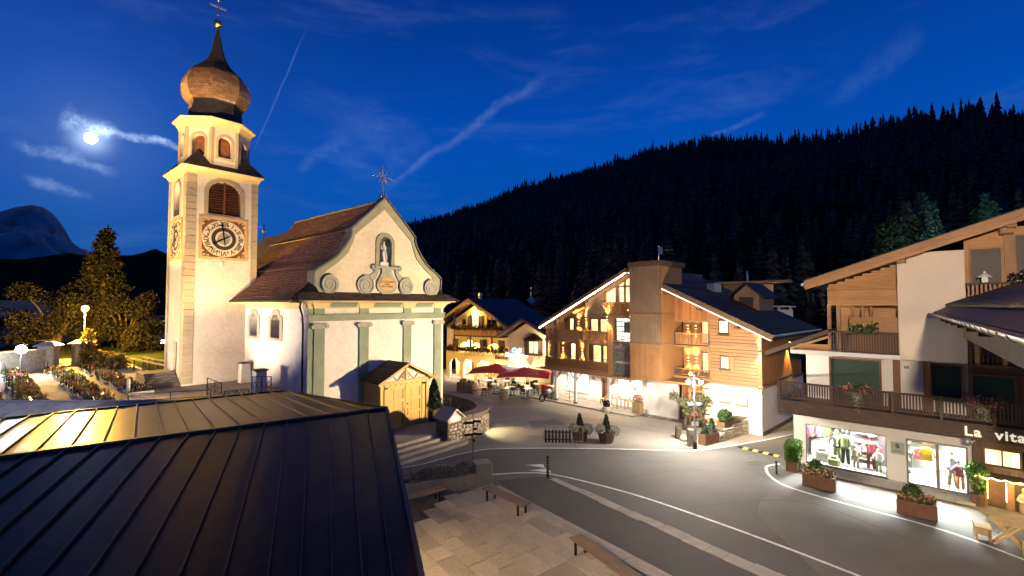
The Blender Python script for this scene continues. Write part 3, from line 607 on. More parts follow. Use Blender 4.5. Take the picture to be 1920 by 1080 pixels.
MB().add([(4.6, 19, 15.3), (5.4, 19, 15.3), (5.4, 19, 15.36), (4.6, 19, 15.36), (4.6, 19.03, 15.3), (5.4, 19.03, 15.3), (5.4, 19.03, 15.36), (4.6, 19.03, 15.36)], [(0, 1, 2, 3), (7, 6, 5, 4), (0, 4, 5, 1), (3, 2, 6, 7)]).build('finial_bar', 'silver_gilt', fin)
# gable cross with rays
gc = thing('gable_cross', 'ornate silver star cross on the peak of the church gable', 'cross', CH.w(cx, .2, 15.26), CH.ang)
MB().lathe([(.17, 0), (.09, .12), (.06, .3), (.09, .4), (.04, .55), (.04, 1.3)], n=8).build('stem', 'silver_gilt', gc, True)
for i in range(8):
    a = i * math.pi / 4; r = .58 if i % 2 else .72; d = Vector((math.cos(a), 0, math.sin(a))); c = Vector((0, 0, 1.3)); n_ = Vector((-math.sin(a), 0, math.cos(a)))
    MB().loft([[c + d * t + n_ * w + Vector((0, -.02, 0)), c + d * t - n_ * w + Vector((0, -.02, 0)), c + d * t - n_ * w + Vector((0, .02, 0)), c + d * t + n_ * w + Vector((0, .02, 0))] for t, w in ((.05, .02), (r * .7, .075), (r, .012))]).build('ray', 'silver_gilt', gc)
    if i % 2 == 0: MB().ball(c + d * (r + .03), .06, 8, 6).build('knob', 'silver_gilt', gc, True)
for s in (-1, 1): MB().tube([(0, 0, .3), (s * .2, 0, .22), (s * .32, 0, .05), (s * .25, 0, -.03), (s * .2, 0, .05)], .02, 6).build('scroll', 'iron_grey', gc, True)
# statue in the niche
def figure_mesh(name, m, material, parent=None, vox=.02):
    o = m.build(name, material, parent, True); md = o.modifiers.new('body', 'REMESH'); md.mode = 'VOXEL'; md.voxel_size = vox; md.use_smooth_shade = True
    s2 = o.modifiers.new('soft', 'SMOOTH'); s2.iterations = 3; s2.factor = .4; return o
st = thing('statue', 'pale stone figure of a saint with staff in the gable niche', 'statue', CH.w(cx + .04, .16, 10.98), CH.ang)
m = MB().lathe([(.19, 0), (.21, .05), (.18, .3), (.155, .6), (.16, .8), (.175, .95), (.15, 1.08), (.07, 1.14), (.06, 1.18)], n=14).ball((.0, -.01, 1.27), .105, 12, 10, (.85, .95, 1.15))
m.tube([(-.15, 0, 1.05), (-.22, -.05, .85), (-.08, -.18, .78)], [.06, .055, .04], 8).tube([(.15, 0, 1.05), (.24, -.08, .86), (.22, -.2, .95)], [.06, .055, .04], 8)
m.ball((-.05, -.2, .78), .05, 8, 6).ball((.22, -.21, .96), .045, 8, 6).tube([(-.1, -.1, .75), (-.14, -.16, .4), (-.1, -.19, .05)], [.06, .07, .04], 6).tube([(.06, -.14, .7), (.1, -.18, .35), (.1, -.17, .05)], [.05, .06, .04], 6)
figure_mesh('body', m, 'plaster_white', st); MB().tube([(.12, -.25, .1), (.36, -.25, 1.3)], .018, 6).tube([(.36, -.25, 1.3), (.42, -.25, 1.42), (.36, -.25, 1.5), (.3, -.25, 1.42)], .018, 6).build('staff', 'silver_gilt', st, True)
MB().lathe([(.10, 1.33), (.12, 1.42), (.02, 1.62)], n=10).build('mitre', 'gold', st, True)

# ------------------------------------------------------------------ porch
pc = 5.33; po = thing('church_porch', 'ochre wooden church porch with double doors and dark gabled roof', 'porch', CH.w(pc, 0, .65), CH.ang)
hw, dp = 1.72, 1.9
for s in (-1, 1):
    w0 = MB().box(s * hw - .04, s * hw + .04, -dp + .1, -.02, 0, 2.9).build('side_panel', 'door_ochre', po); sx = s * (hw + .055)
    for y0, y1 in ((-dp + .28, -dp + .95), (-dp + 1.05, -.2)): MB().box(min(sx, sx - s * .03), max(sx, sx - s * .03), y0, y1, .25, 2.5).build('panel_field', 'door_trim', w0)
    MB().box(s * hw - .11, s * hw + .11, -dp - .03, -dp + .19, 0, 2.92).build('post', 'door_ochre', po); MB().bbox(s * (hw - .3) - .13, s * (hw - .3) + .13, -dp + .0, -dp + .12, 0, 2.5, .02).build('jamb', 'door_ochre', po)
MB().box(-hw - .16, hw + .16, -dp - .09, -dp + .15, 2.62, 2.92).build('lintel', 'door_ochre', po)
for i in range(9): MB().prism(circ(-hw + .12 + i * (2 * hw - .24) / 8, 2.70, .035, 8), 'y', -dp - .12, -dp - .09).build('peg', 'dark_timber', po)
for s in (-1, 1):
    x0, x1 = (-1.28, -.015) if s < 0 else (.015, 1.28); l = MB().box(x0, x1, -dp + .04, -dp + .1, .03, 2.6).build('door_leaf', 'door_ochre', po)
    for k, (a, b) in enumerate(((.18, .85), (.98, 1.65), (1.78, 2.4))):
        MB().bbox(x0 + .42, x1 - .2, -dp + .012, -dp + .04, a, b, .012).build('raised_panel', 'door_trim', l); MB().box(x1 - .2, x1 - .13, -dp + .02, -dp + .039, a, b - .02).build('painted_shadow', 'dark_timber', l)  # dark strip stands in for the shade beside each raised panel
    xx = -.14 if s < 0 else .14; MB().tube([(xx, -dp + .03, .75), (xx, -dp - .07, .78), (xx, -dp - .07, 1.12), (xx, -dp + .03, 1.15)], .018, 6).build('handle', 'iron_black', l)
    if s > 0: MB().prism(circ(.17, 1.42, .06, 14), 'y', -dp + .0, -dp + .038).build('lock', 'gold', l)
ang = math.atan2(1.0, hw + .45)
for s in (-1, 1):
    m = MB(); n = 9
    for i in range(n):
        a = (s * (hw + .42) * (1 - i / n), 2.9 + 1.03 * i / n); b = (s * (hw + .42) * (1 - (i + 1.12) / n), 2.9 + 1.03 * (i + 1.12) / n)
        m.loft([[(a[0], -dp - .35, a[1] + .07), (b[0], -dp - .35, b[1] + .04), (b[0], -.0, b[1] + .04), (a[0], -.0, a[1] + .07)], [(a[0], -dp - .35, a[1]), (b[0], -dp - .35, b[1]), (b[0], -.0, b[1]), (a[0], -.0, a[1])]])
    m.build('roof_slope', 'shingle_front', po)
    MB().bar((s * (hw + .45), -dp - .33, 2.84), (0, -dp - .33, 3.92), .06, .13).build('bargeboard', 'door_trim', po)
    MB().bar((s * (hw + .02), -dp - .02, 2.95), (0, -dp - .02, 3.78), .08, .08).build('rafter', 'door_trim', po); MB().bar((s * .62, -dp - .03, 2.93), (s * 0, -dp - .03, 3.55), .05, .06).build('brace', 'door_trim', po); MB().bar((s * .62, -dp - .03, 2.93), (s * 1.0, -dp - .03, 3.3), .05, .06).build('brace', 'door_trim', po)
    MB().box(min(s * hw, s * (hw + .36)), max(s * hw, s * (hw + .36)), -dp - .3, -.02, 2.80, 2.86).build('eave_board', 'door_trim', po)
    MB().tube([(s * .18, -dp - .03, 3.05), (s * .3, -dp - .03, 3.2), (s * .15, -dp - .03, 3.3), (s * .05, -dp - .03, 3.15)], .025, 6).build('carved_scroll', 'door_trim', po)
MB().box(-.05, .05, -dp - .06, -dp + .02, 2.92, 3.75).build('king_post', 'door_trim', po)
plate('tympanum_glass', [(-hw + .1, 2.93), (hw - .1, 2.93), (0, 3.72)], [], -dp + .04, -dp + .05, 'plaster_white', po)
sl = MB().ball((0, -.12, 0), .09, 10, 8).build('wall_lamp', 'plaster_white'); sl.location = CH.w(2.95, -.02, 2.9); tag(sl, 'small round unlit lamp on the church front left of the porch', 'lamp')

# steps and landing before the porch
ss = thing('church_steps', 'broad stone steps with rounded corner in front of the church', 'steps', CH.w(0, 0), CH.ang)
ld = [(-4, -.02), (-4, -4.55), (6.2, -4.55)]
def steppoly(d):
    pts = [(-6, 0.0), (-6, -4.55 - d), (6.1, -4.55 - d)]; r = .7
    pts += [(6.1 + r * math.sin(a), -4.55 - d + r * (1 - math.cos(a))) for a in [math.pi / 2 * i / 8 for i in range(1, 9)]]; x = pts[-1][0]
    return [(p[0] + (d * .45 if i > 1 else 0), p[1]) for i, p in enumerate(pts)] + [(x + d * .45, -3.2), (9.9, -2.0), (10.6, 0.0)]
for i in range(4): MB().prism(steppoly(i * .42), 'z', -.05, .65 - i * .16 - i * .004).build('landing' if i == 0 else 'step', 'step_stone', ss)

# ------------------------------------------------------------------ tower
TW, TD = 4.24, 3.95
to_ = CH.w(-3.6, 9.02); TF = Frame((to_.x, to_.y), (.648, .762))
tw = thing('church_tower', 'tall cream bell tower with clock and onion dome beside the church', 'tower', TF.w(0, 0, 0), TF.ang)
bell = arch(2.17, 1.92, 14.22, 16.42, 14, .85); lniche = arch(TD / 2, 1.3, 14.1, 16.3, 14)
plate('front_wall', rect(0, TW, 0, 17), [bell], 0, .4, 'plaster_tower', tw); plate('left_wall', rect(.01, TD - .01, 0, 17), [lniche, rect(1.25, 2.05, 3.75, 5.8)], 0.002, .4, 'plaster_tower', tw, 'x')
MB().box(TW - .4, TW - .002, .4, TD, 0, 17).build('right_wall', 'plaster_tower', tw); MB().box(.4, TW - .4, TD - .4, TD - .01, 0, 17).build('rear_wall', 'plaster_tower', tw)
f = plate('belfry_surround', arch(2.17, 2.42, 14.0, 16.66, 16, .85), [bell], -.05, -.001, 'quoin_paint', tw); MB().box(1.1, 3.25, -.1, -.051, 13.98, 14.12).build('sill', 'quoin_paint', f)
MB().box(1.1, 3.3, .36, .4, 14.1, 16.5).build('belfry_dark', 'clock_dark', tw); MB().box(2.12, 2.22, .02, .14, 14.22, 16.4).build('mullion', 'louver_red', tw)
for i in range(13):
    z = 14.32 + i * .163; hwid = .93 if z < 15.6 else .93 * math.sqrt(max(.05, 1 - ((z - 15.58) / .86) ** 2))
    for s in (-1, 1):
        x0, x1 = sorted((2.17 + s * .06, 2.17 + s * hwid)); MB().loft([[(x0, .05, z - .03), (x1, .05, z - .03), (x1, .07, z - .05), (x0, .07, z - .05)], [(x0, .2, z + .1), (x1, .2, z + .1), (x1, .22, z + .08), (x0, .22, z + .08)]]).build('louver', 'louver_red', tw)
plate('niche_surround', arch(TD / 2, 1.6, 13.9, 16.5, 14), [lniche], -.04, .001, 'quoin_paint', tw, 'x'); MB().box(.36, .4, TD / 2 - .7, TD / 2 + .7, 14, 16.4).build('niche_back', 'plaster_tower', tw)
MB().box(.15, .22, 1.2, 2.1, 3.75, 5.85).build('tower_door', 'louver_red', tw)
qn = [(0, 0), (TW - .5, 1), (None, 2)]
def quoin(x0, x1, y0, y1, z0, z1): return MB().bbox(x0, x1, y0, y1, z0, z1, .012).mesh('quoin', 'quoin_paint')
qa = quoin(-.03, .55, -.03, .6, .012, .418); qb = quoin(TW - .42, TW + .025, -.03, .5, .012, .418); qc = quoin(-.03, .4, TD - .4, TD + .025, .012, .418)
for q in (qa, qb, qc):
    for i in range(32):
        z = 3.2 + i * .43
        if z > 16.6 or (q is qb and z < 8.6): continue
        o = link('quoin', q, tw); o.location.z = z
cp = [(0, 16.6), (.04, 16.72), (.07, 16.8), (.15, 16.96), (.25, 17.05), (.3, 17.07), (.32, 17.14)]
MB().loft([[(-e, -e, z), (TW + e, -e, z), (TW + e, TD + e, z), (-e, TD + e, z)] for e, z in cp]).build('cornice', 'cornice_yellow', tw)
for s in range(1): MB().box(1.25, 1.45, -.02, 0, 10.8, 11.15).build('wall_plate', 'plaster_white', tw)
OC = Vector((TW / 2, TD / 2, 0)); AP = 1.93; RO = AP / math.cos(math.pi / 8)
def oct_(r, z, ph=math.pi / 8): return [(OC.x + r * math.cos(ph + i * math.pi / 4), OC.y + r * math.sin(ph + i * math.pi / 4), z) for i in range(8)]
# skirt roof with broaches
m = MB(); e = .36; sq = [(-e, -e, 17.14), (TW + e, -e, 17.14), (TW + e, TD + e, 17.14), (-e, TD + e, 17.14)]; o8 = oct_(RO + .02, 17.52)
cidx = {0: (4, 5), 1: (6, 7), 2: (0, 1), 3: (2, 3)}
for k, (a, b) in cidx.items():
    A = Vector(o8[a]); B = Vector(o8[b]); mid = (A + B) / 2; out = (mid - Vector((OC.x, OC.y, mid.z))).normalized(); tip = mid + out * .06 + Vector((0, 0, .95)); c = sq[k]
    m.add([c, A, tip, B], [(0, 2, 1), (0, 3, 2)])
    k2 = (k + 1) % 4; a2 = cidx[k2][0]; m.add([c, sq[k2], o8[a2], o8[b]], [(0, 1, 2, 3)])
m.add(sq, [(3, 2, 1, 0)]); m.build('skirt_roof', 'shingle_tower', tw)
for i in range(8):
    am = math.pi / 8 + i * math.pi / 4 + math.pi / 8; f = Frame((0, 0), (-math.sin(am), math.cos(am)))
    wd = 2 * AP * math.tan(math.pi / 8); hole = arch(0, .8, 18.1, 19.5, 12)
    p = plate('belfry_wall', rect(-wd / 2, wd / 2, 17.2, 20.2), [hole], 0, .3, 'plaster_tower', tw)
    # local: x along face, y inward
    p.rotation_euler = (0, 0, am + math.pi / 2); p.location = OC + Vector((math.cos(am), math.sin(am), 0)) * AP
    plate('window_surround', arch(0, 1.1, 17.95, 19.67, 14), [hole], -.04, -.001, 'quoin_paint', p); MB().box(-.42, .42, .26, .29, 18.05, 19.55).build('shutter', 'louver_red', p)
    MB().box(-.22, .3, .18, .24, 18.15, 19.25).build('shutter_leaf', 'clock_brown', p); MB().box(wd / 2 - .16, wd / 2 + .02, -.03, 0, 17.5, 20.1).build('corner_strip', 'quoin_paint', p); MB().box(-wd / 2 - .02, -wd / 2 + .16, -.03, 0, 17.5, 20.1).build('corner_strip', 'quoin_paint', p)
MB().loft([oct_(RO + e, z) for e, z in ((.03, 20.0), (.08, 20.12), (.13, 20.22), (.24, 20.4), (.36, 20.48), (.4, 20.5), (.42, 20.58), (.05, 20.72))]).build('upper_cornice', 'cornice_yellow', tw)
def stepped(prof, step):
    P = [Vector(p) for p in prof]; P = smooth_line([Vector((p.x, p.y, 0)) for p in P], 5); out = []; acc = 0
    for i, p in enumerate(P):
        out.append((p.x, p.y))
    res = []
    for a, b in zip(out, out[1:]):
        n = max(1, round(math.dist(a, b) / step))
        for k in range(n):
            t0, t1 = k / n, (k + 1) / n; res.append((a[0] + (b[0] - a[0]) * t0 + .022, a[1] + (b[1] - a[1]) * t0)); res.append((a[0] + (b[0] - a[0]) * t1 , a[1] + (b[1] - a[1]) * t1 - .004))
    return res
def dome(name, prof, material, step):
    m = MB(); 
    for r, z in (stepped(prof, step),) and [(None, None)]: pass
    o = MB().lathe([(r * .865, z) for r, z in stepped(prof, step)], (0, 0, 0), 8, math.pi / 8).build(name, material, tw); o.location = OC; return o
dome('dome_neck', [(2.05, 20.6), (1.95, 20.9), (1.86, 21.4), (1.84, 21.75), (1.88, 22.0), (1.99, 22.12)], 'shingle_dark', .12)
dome('onion_dome', [(1.97, 22.1), (2.2, 22.35), (2.38, 22.75), (2.42, 23.25), (2.3, 23.75), (2.05, 24.15)], 'shingle_dome_lit', .17)  # lower dome gold by colour for the floodlight, upper dome left dark
dome('dome_upper', [(2.05, 24.15), (1.72, 24.46), (1.33, 24.77), (.98, 25.08), (.68, 25.5), (.5, 25.9)], 'shingle_dark', .16)
dome('dome_spire', [(.5, 25.9), (.36, 26.4), (.25, 27.0), (.13, 27.5), (.06, 27.9)], 'shingle_dark', .2)
fi = MB().tube([tuple(OC + Vector((0, 0, z))) for z in (27.7, 29.75)], .035, 8).build('cross_stem', 'iron_grey', tw)
MB().ball(OC + Vector((0, 0, 28.12)), .29, 16, 12).build('gilt_ball', 'gold', fi, True); MB().ball(OC + Vector((0, 0, 28.75)), .08, 10, 8).build('knob', 'silver_gilt', fi, True)
MB().bar(OC + Vector((-.52, 0, 29.35)), OC + Vector((.52, 0, 29.35)), .05, .12).build('cross_arm', 'silver_gilt', fi); MB().ball(OC + Vector((0, 0, 29.8)), .08, 10, 8).build('knob', 'silver_gilt', fi, True)
# clocks
def clock(parent, name, xf, w, h, cz):
    ck = bpy.data.objects.new(name, None); COL.objects.link(ck); ck.parent = parent; ck.location, ck.rotation_euler = xf
    plate('frame', rect(-w / 2, w / 2, cz - h / 2, cz + h / 2), [rect(-w / 2 + .17, w / 2 - .17, cz - h / 2 + .17, cz + h / 2 - .17)], -.06, -.001, 'clock_yellow', ck)
    MB().box(-w / 2 + .17, w / 2 - .17, -.02, -.001, cz - h / 2 + .17, cz + h / 2 - .17).build('corner_field', 'clock_brown', ck)
    rx = (w - .36) / 2; rz = (h - .36) / 2
    plate('dial', circ(0, cz, rx, 48, rz), [], -.035, -.021, 'clock_cream', ck); plate('hour_ring', circ(0, cz, rx * .58, 40, rz * .62), [circ(0, cz, rx * .40, 40, rz * .42)], -.045, -.036, 'clock_dark', ck); plate('centre_disc', circ(0, cz, rx * .30, 32, rz * .33), [], -.046, -.036, 'clock_taupe', ck)
    for k, nmr in enumerate(('XII', 'I', 'II', 'III', 'IIII', 'V', 'VI', 'VII', 'VIII', 'IX', 'X', 'XI')):
        a = math.pi / 2 - k * math.pi / 6; text('numeral', nmr, .42, 'clock_dark', ck, (rx * .80 * math.cos(a), -.042, cz + rz * .80 * math.sin(a)), (math.pi / 2, -(a - math.pi / 2), 0), .01, offset=.008)
        a2 = a - math.pi / 12; MB().prism([(rx * .76 * math.cos(a2) + .06 * q[0], cz + rz * .76 * math.sin(a2) + .09 * q[1]) for q in ((0, -1), (1, 0), (0, 1), (-1, 0))], 'y', -.044, -.036).build('half_hour_mark', 'clock_dark', ck)
    for sx in (-1, 1):
        for sz in (-1, 1):
            for (ax, az, r0) in ((.26, .26, .12), (.52, .22, .085), (.22, .52, .085)):
                c = (sx * (w / 2 - ax), cz + sz * (h / 2 - az)); MB().tube([(c[0] + r0 * math.cos(t) * (1 - t / 9), -.028, c[1] + r0 * math.sin(t) * (1 - t / 9)) for t in [i * .5 for i in range(15)]], .022, 5).build('corner_flourish', 'clock_cream', ck)
    for nm, a, l, wd, y in (('hour_hand', math.pi / 2 - R(239), rx * .62, .05, -.08), ('minute_hand', math.pi / 2 - R(-8), rx * .86, .045, -.10)):
        d = Vector((math.cos(a), 0, math.sin(a))); n_ = Vector((-math.sin(a), 0, math.cos(a))); c = Vector((0, y, cz))
        MB().loft([[c + d * t + n_ * w_ + Vector((0, -.008, 0)), c + d * t - n_ * w_ + Vector((0, -.008, 0)), c + d * t - n_ * w_ + Vector((0, .008, 0)), c + d * t + n_ * w_ + Vector((0, .008, 0))] for t, w_ in ((-.45, .03), (0, wd * .7), (l * .72, wd), (l * .8, wd * 2.6), (l * .88, wd), (l, .008))]).build(nm, 'iron_black', ck)
    MB().prism(circ(0, cz, .06, 12), 'y', -.12, -.03).build('hub', 'iron_black', ck); return ck
clock(tw, 'clock', ((2.16, 0, 0), (0, 0, 0)), 2.9, 2.8, 12.62); clock(tw, 'clock', ((0, TD / 2, 0), (0, 0, -math.pi / 2)), 2.55, 2.7, 12.5)
MB().box(1.95, 2.15, -.04, 0, 10.75, 11.1).build('wall_box', 'plaster_white', tw)
# steps beside the tower door
ts = thing('tower_steps', 'short flight of worn stone steps at the tower door', 'steps', TF.w(0, 0, 0), TF.ang)
for i in range(5): MB().bbox(-1.75 + i * .02, -.03, .2 - i * .02 + i * .28, 3.2, 3.05, 3.35 + i * .14, .03).build('step', 'slab_dark', ts)

# ================================================================== churchyard terrace (raised ground left of the church)
CY = 3.1
cyard = [(-70, 22.1), (-16.2, 22.1), (-13.2, 24.6), CH.w(-.02, 1.2)[:2], CH.w(-.02, 9.1)[:2], CH.w(-3.6, 9.1)[:2], CH.w(-3.6, 13.2)[:2], (-30, 90), (-120, 90)]
o = MB().prism(cyard, 'z', -.05, CY).build('churchyard', 'path_gravel'); struct(o, 'raised gravel churchyard around the tower')
# paved terrace along the church side
sheet('church_terrace', [CH.w(-.05, 1.3), CH.w(-.05, 9.0), CH.w(-3.5, 9.0), CH.w(-6.2, 7.6), CH.w(-5.6, 4.6), CH.w(-3.2, 1.4)], CY + .004, 'paving', 'dark paved terrace at the foot of the tower')
ribbon('churchyard_path', [at(x, y, CY) for x, y in ((335, 740), (290, 722), (240, 697), (200, 685), (160, 681), (110, 685), (60, 692), (20, 697))], 1.7, CY + .005, 'path_gravel', 'light gravel path curving through the graveyard to the gate')
# grassy bank behind the path
sheet('grass_bank', [at(x, y, CY) for x, y in ((330, 716), (290, 700), (240, 680), (200, 672), (0, 674), (-120, 660), (120, 640), (330, 645))], CY + .004, 'grass_dark', 'dark grass behind the graveyard path')
# slate-topped boundary wall
sw = thing('slate_wall', 'low churchyard wall capped with rows of grey slates', 'wall', (-40, 21.2, 0))
MB().box(0, 24.2, .2, .9, 0, 3.28).build('wall_core', 'plaster_white', sw); k = 0
sm = [MB().loft([[(0, 0, 0), (w, 0, 0), (w, .30, .20), (0, .30, .20)], [(0.004, 0, .022), (w - .004, 0, .022), (w - .004, .30, .222), (.004, .30, .222)]]).mesh('slate', 'slate') for w in (.36, .42, .30, .48)]
nsl = 0
for r in range(5):
    x = 12.2 - (r % 2) * .2
    while x < 24.3:
        i = rnd.randrange(4); w = (.36, .42, .30, .48)[i]
        o = link('slate', sm[i], sw); o.location = (x, -.28 + r * .21, 2.93 + r * .142 + rnd.uniform(0, .012)); o.rotation_euler = (rnd.uniform(-.02, .02), rnd.uniform(-.015, .015), rnd.uniform(-.02, .02)); x += w + .008; nsl += 1
m = MB()
for r in range(5): m.loft([[(0, -.28 + r * .21, 2.93 + r * .142), (12.1, -.28 + r * .21, 2.93 + r * .142), (12.1, .02 + r * .21, 3.13 + r * .142), (0, .02 + r * .21, 3.13 + r * .142)], [(0, -.28 + r * .21, 2.952 + r * .142), (12.1, -.28 + r * .21, 2.952 + r * .142), (12.1, .02 + r * .21, 3.152 + r * .142), (0, .02 + r * .21, 3.152 + r * .142)]])
o = m.build('slate_courses', 'slate', sw); o['kind'] = 'stuff'
MB().bar((0, .82, 3.66), (24.2, .82, 3.66), .12, .05).build('ridge_strip', 'zinc', sw)
# iron railings by the terrace steps
def railing(name, label, p, q, h, scrolls=4):
    p, q = Vector(p), Vector(q); d = q - p; t = thing(name, label, 'railing', p, math.atan2(d.y, d.x)); L = math.hypot(d.x, d.y); dz = d.z
    for k in range(3): MB().tube([(L * k / 2, 0, dz * k / 2), (L * k / 2, 0, dz * k / 2 + h)], .022, 6).build('post', 'iron_black', t)
    MB().tube([(0, 0, h), (L, 0, h + dz)], .022, 6).build('handrail', 'iron_black', t); MB().tube([(0, 0, .15), (L, 0, .15 + dz)], .015, 6).build('bottom_rail', 'iron_black', t)
    for k in range(scrolls):
        c = (L * (k + .5) / scrolls, h * .5 + dz * (k + .5) / scrolls); s = 1 if k % 2 else -1
        MB().tube([(c[0] + s * .17 * math.cos(a) * (1 - a / 9), 0, c[1] + .28 * math.sin(a) * (1 - a / 9)) for a in [i * .45 for i in range(16)]], .012, 5).build('scroll', 'iron_black', t)
    return t
railing('iron_railing', 'scrolled black iron railing right beside the church side wall', at(472, 742, CY), at(508, 741, CY), 1.05)
railing('iron_railing', 'scrolled black iron railing descending before the tower base', at(388, 742, CY), at(415, 752, 2.7), 1.0, 3)
railing('iron_railing', 'long low black iron railing along the terrace edge', at(420, 753, CY - .1), at(466, 748, CY - .1), .55, 5)
railing('iron_railing', 'thin plain railing leading left along the terrace edge', at(240, 757, CY - .1), at(395, 748, CY - .1), .5, 0)
for (x, y, w, lab) in ((458, 717, .62, 'low white plaster pillar in the corner of tower and church'), (486, 735, .68, 'leaning white plaster buttress block against the church side wall')):
    p = at(x, y, CY); t = thing('white_pillar', lab, 'pillar', p, CH.ang)
    MB().loft([[(-w / 2, -w / 2, 0), (w / 2, -w / 2, 0), (w / 2, w / 2, 0), (-w / 2, w / 2, 0)], [(-w * .42, -w * .42, 1.25), (w * .42, -w * .42, 1.25), (w * .42, w * .42, 1.25), (-w * .42, w * .42, 1.25)]]).build('body', 'plaster_white', t); MB().bbox(-w * .56, w * .56, -w * .56, w * .56, 1.25, 1.33, .02).build('coping', 'slab_dark', t)
# gate, pillars, low wall, hedge
for x, y, lab in ((90, 689, 'left stone gate pillar of the graveyard entrance'), (152, 682, 'right stone gate pillar beside the yellow street lamp')):
    p = at(x, y, CY); t = thing('gate_pillar', lab, 'pillar', p, .3); MB().bbox(-.55, .55, -.4, .4, 0, 1.75, .03).build('shaft', 'rubble', t)
    MB().loft([[(-.75, -.6, 1.75), (.75, -.6, 1.75), (.75, .6, 1.75), (-.75, .6, 1.75)], [(-.75, -.6, 1.81), (.75, -.6, 1.81), (.75, .6, 1.81), (-.75, .6, 1.81)], [(-.3, -.1, 2.1), (.3, -.1, 2.1), (.3, .1, 2.1), (-.3, .1, 2.1)]]).build('cap', 'slate', t)
a, b = at(101, 686, CY), at(143, 683, CY); L = (b - a).length; gt = thing('iron_gate', 'black iron bar gate between the graveyard pillars', 'gate', a, math.atan2(b.y - a.y, b.x - a.x))
for z in (.2, 1.35): MB().box(0, L, -.02, .02, z, z + .05).build('rail', 'iron_black', gt)
for k in range(16): MB().tube([(L * (k + .5) / 16, 0, .05), (L * (k + .5) / 16, 0, 1.5), (L * (k + .5) / 16, 0, 1.65)], [.018, .018, .004], 5).build('bar', 'iron_black', gt)
a, b = at(0, 700, CY), at(82, 690, CY); gw = thing('graveyard_wall', 'rough stone wall left of the graveyard gate', 'wall', a, math.atan2(b.y - a.y, b.x - a.x)); L = (b - a).length
MB().bbox(-8, L, -.2, .25, 0, 1.5, .04).build('masonry', 'rubble', gw); MB().bbox(-8, L, -.3, .35, 1.5, 1.58, .03).build('coping', 'slate', gw)
def hedge(name, label, pts, r, n, size, material, seed=3):
    c = sum((Vector(p) for p in pts), Vector()) / len(pts); base = Vector((c.x, c.y, min(p[2] for p in pts))); t = thing(name, label, 'hedge', base)
    P = []; g = random.Random(seed); pp = smooth_line([Vector(p) - base for p in pts], 5)
    for _ in range(n):
        q = pp[g.randrange(len(pp))] + Vector((g.uniform(-.3, .3), g.uniform(-.3, .3), 0)); a = g.uniform(0, 6.28); e = g.uniform(-.3, 1.57); k = r * g.uniform(.8, 1.08)
        P.append(q + Vector((k * math.cos(a) * math.cos(e), k * math.sin(a) * math.cos(e), r * .5 + k * math.sin(e))))
    o = leaves(P, size, 1, .05, seed).build('foliage', material, t); o['kind'] = 'stuff'
    MB().tube([q + Vector((0, 0, .35 * r)) for q in pp], r * .75, 8).build('branch_core', 'bark', t); return t
hedge('hedge', 'clipped hedge lit yellow along the churchyard path', [at(x, y, CY) for x, y in ((168, 682), (185, 685), (205, 689), (222, 692))], .75, 2600, .16, 'leaf_lamplit')  # yellow lamplight is put into the leaf colour, also on the shrub below
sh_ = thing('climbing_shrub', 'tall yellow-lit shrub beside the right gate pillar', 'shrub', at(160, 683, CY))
o = leaves(blob(700, (0, .2, 1.5), (.6, .5, 1.6), 5), .16, 1, .05, 5).build('foliage', 'leaf_lamplit', sh_); o['kind'] = 'stuff'; MB().tube([(0, .2, 0), (.05, .2, 1.4), (0, .25, 2.4)], [.05, .04, .02], 6).build('stem', 'bark', sh_)
# wooden rails by the lower path on the right
for i, ((x0, y0), (x1, y1)) in enumerate((((232, 690), (318, 712)), ((268, 697), (318, 708)))):
    p, q = at(x0, y0, CY), at(x1, y1, CY); d = q - p; t = thing('handrail', ('long wooden handrail beside the churchyard path', 'upper wooden handrail behind the path near the tower')[i], 'handrail', p, math.atan2(d.y, d.x)); L = d.length
    MB().box(0, L, -.05, .05, .85 + i * .2, .95 + i * .2).build('rail', 'yellow_paint' if 0 else 'door_trim', t)
    for k in range(5): MB().box(L * k / 4 - .04, L * k / 4 + .04, -.04, .04, 0, .86 + i * .2).build('post', 'dark_timber', t)
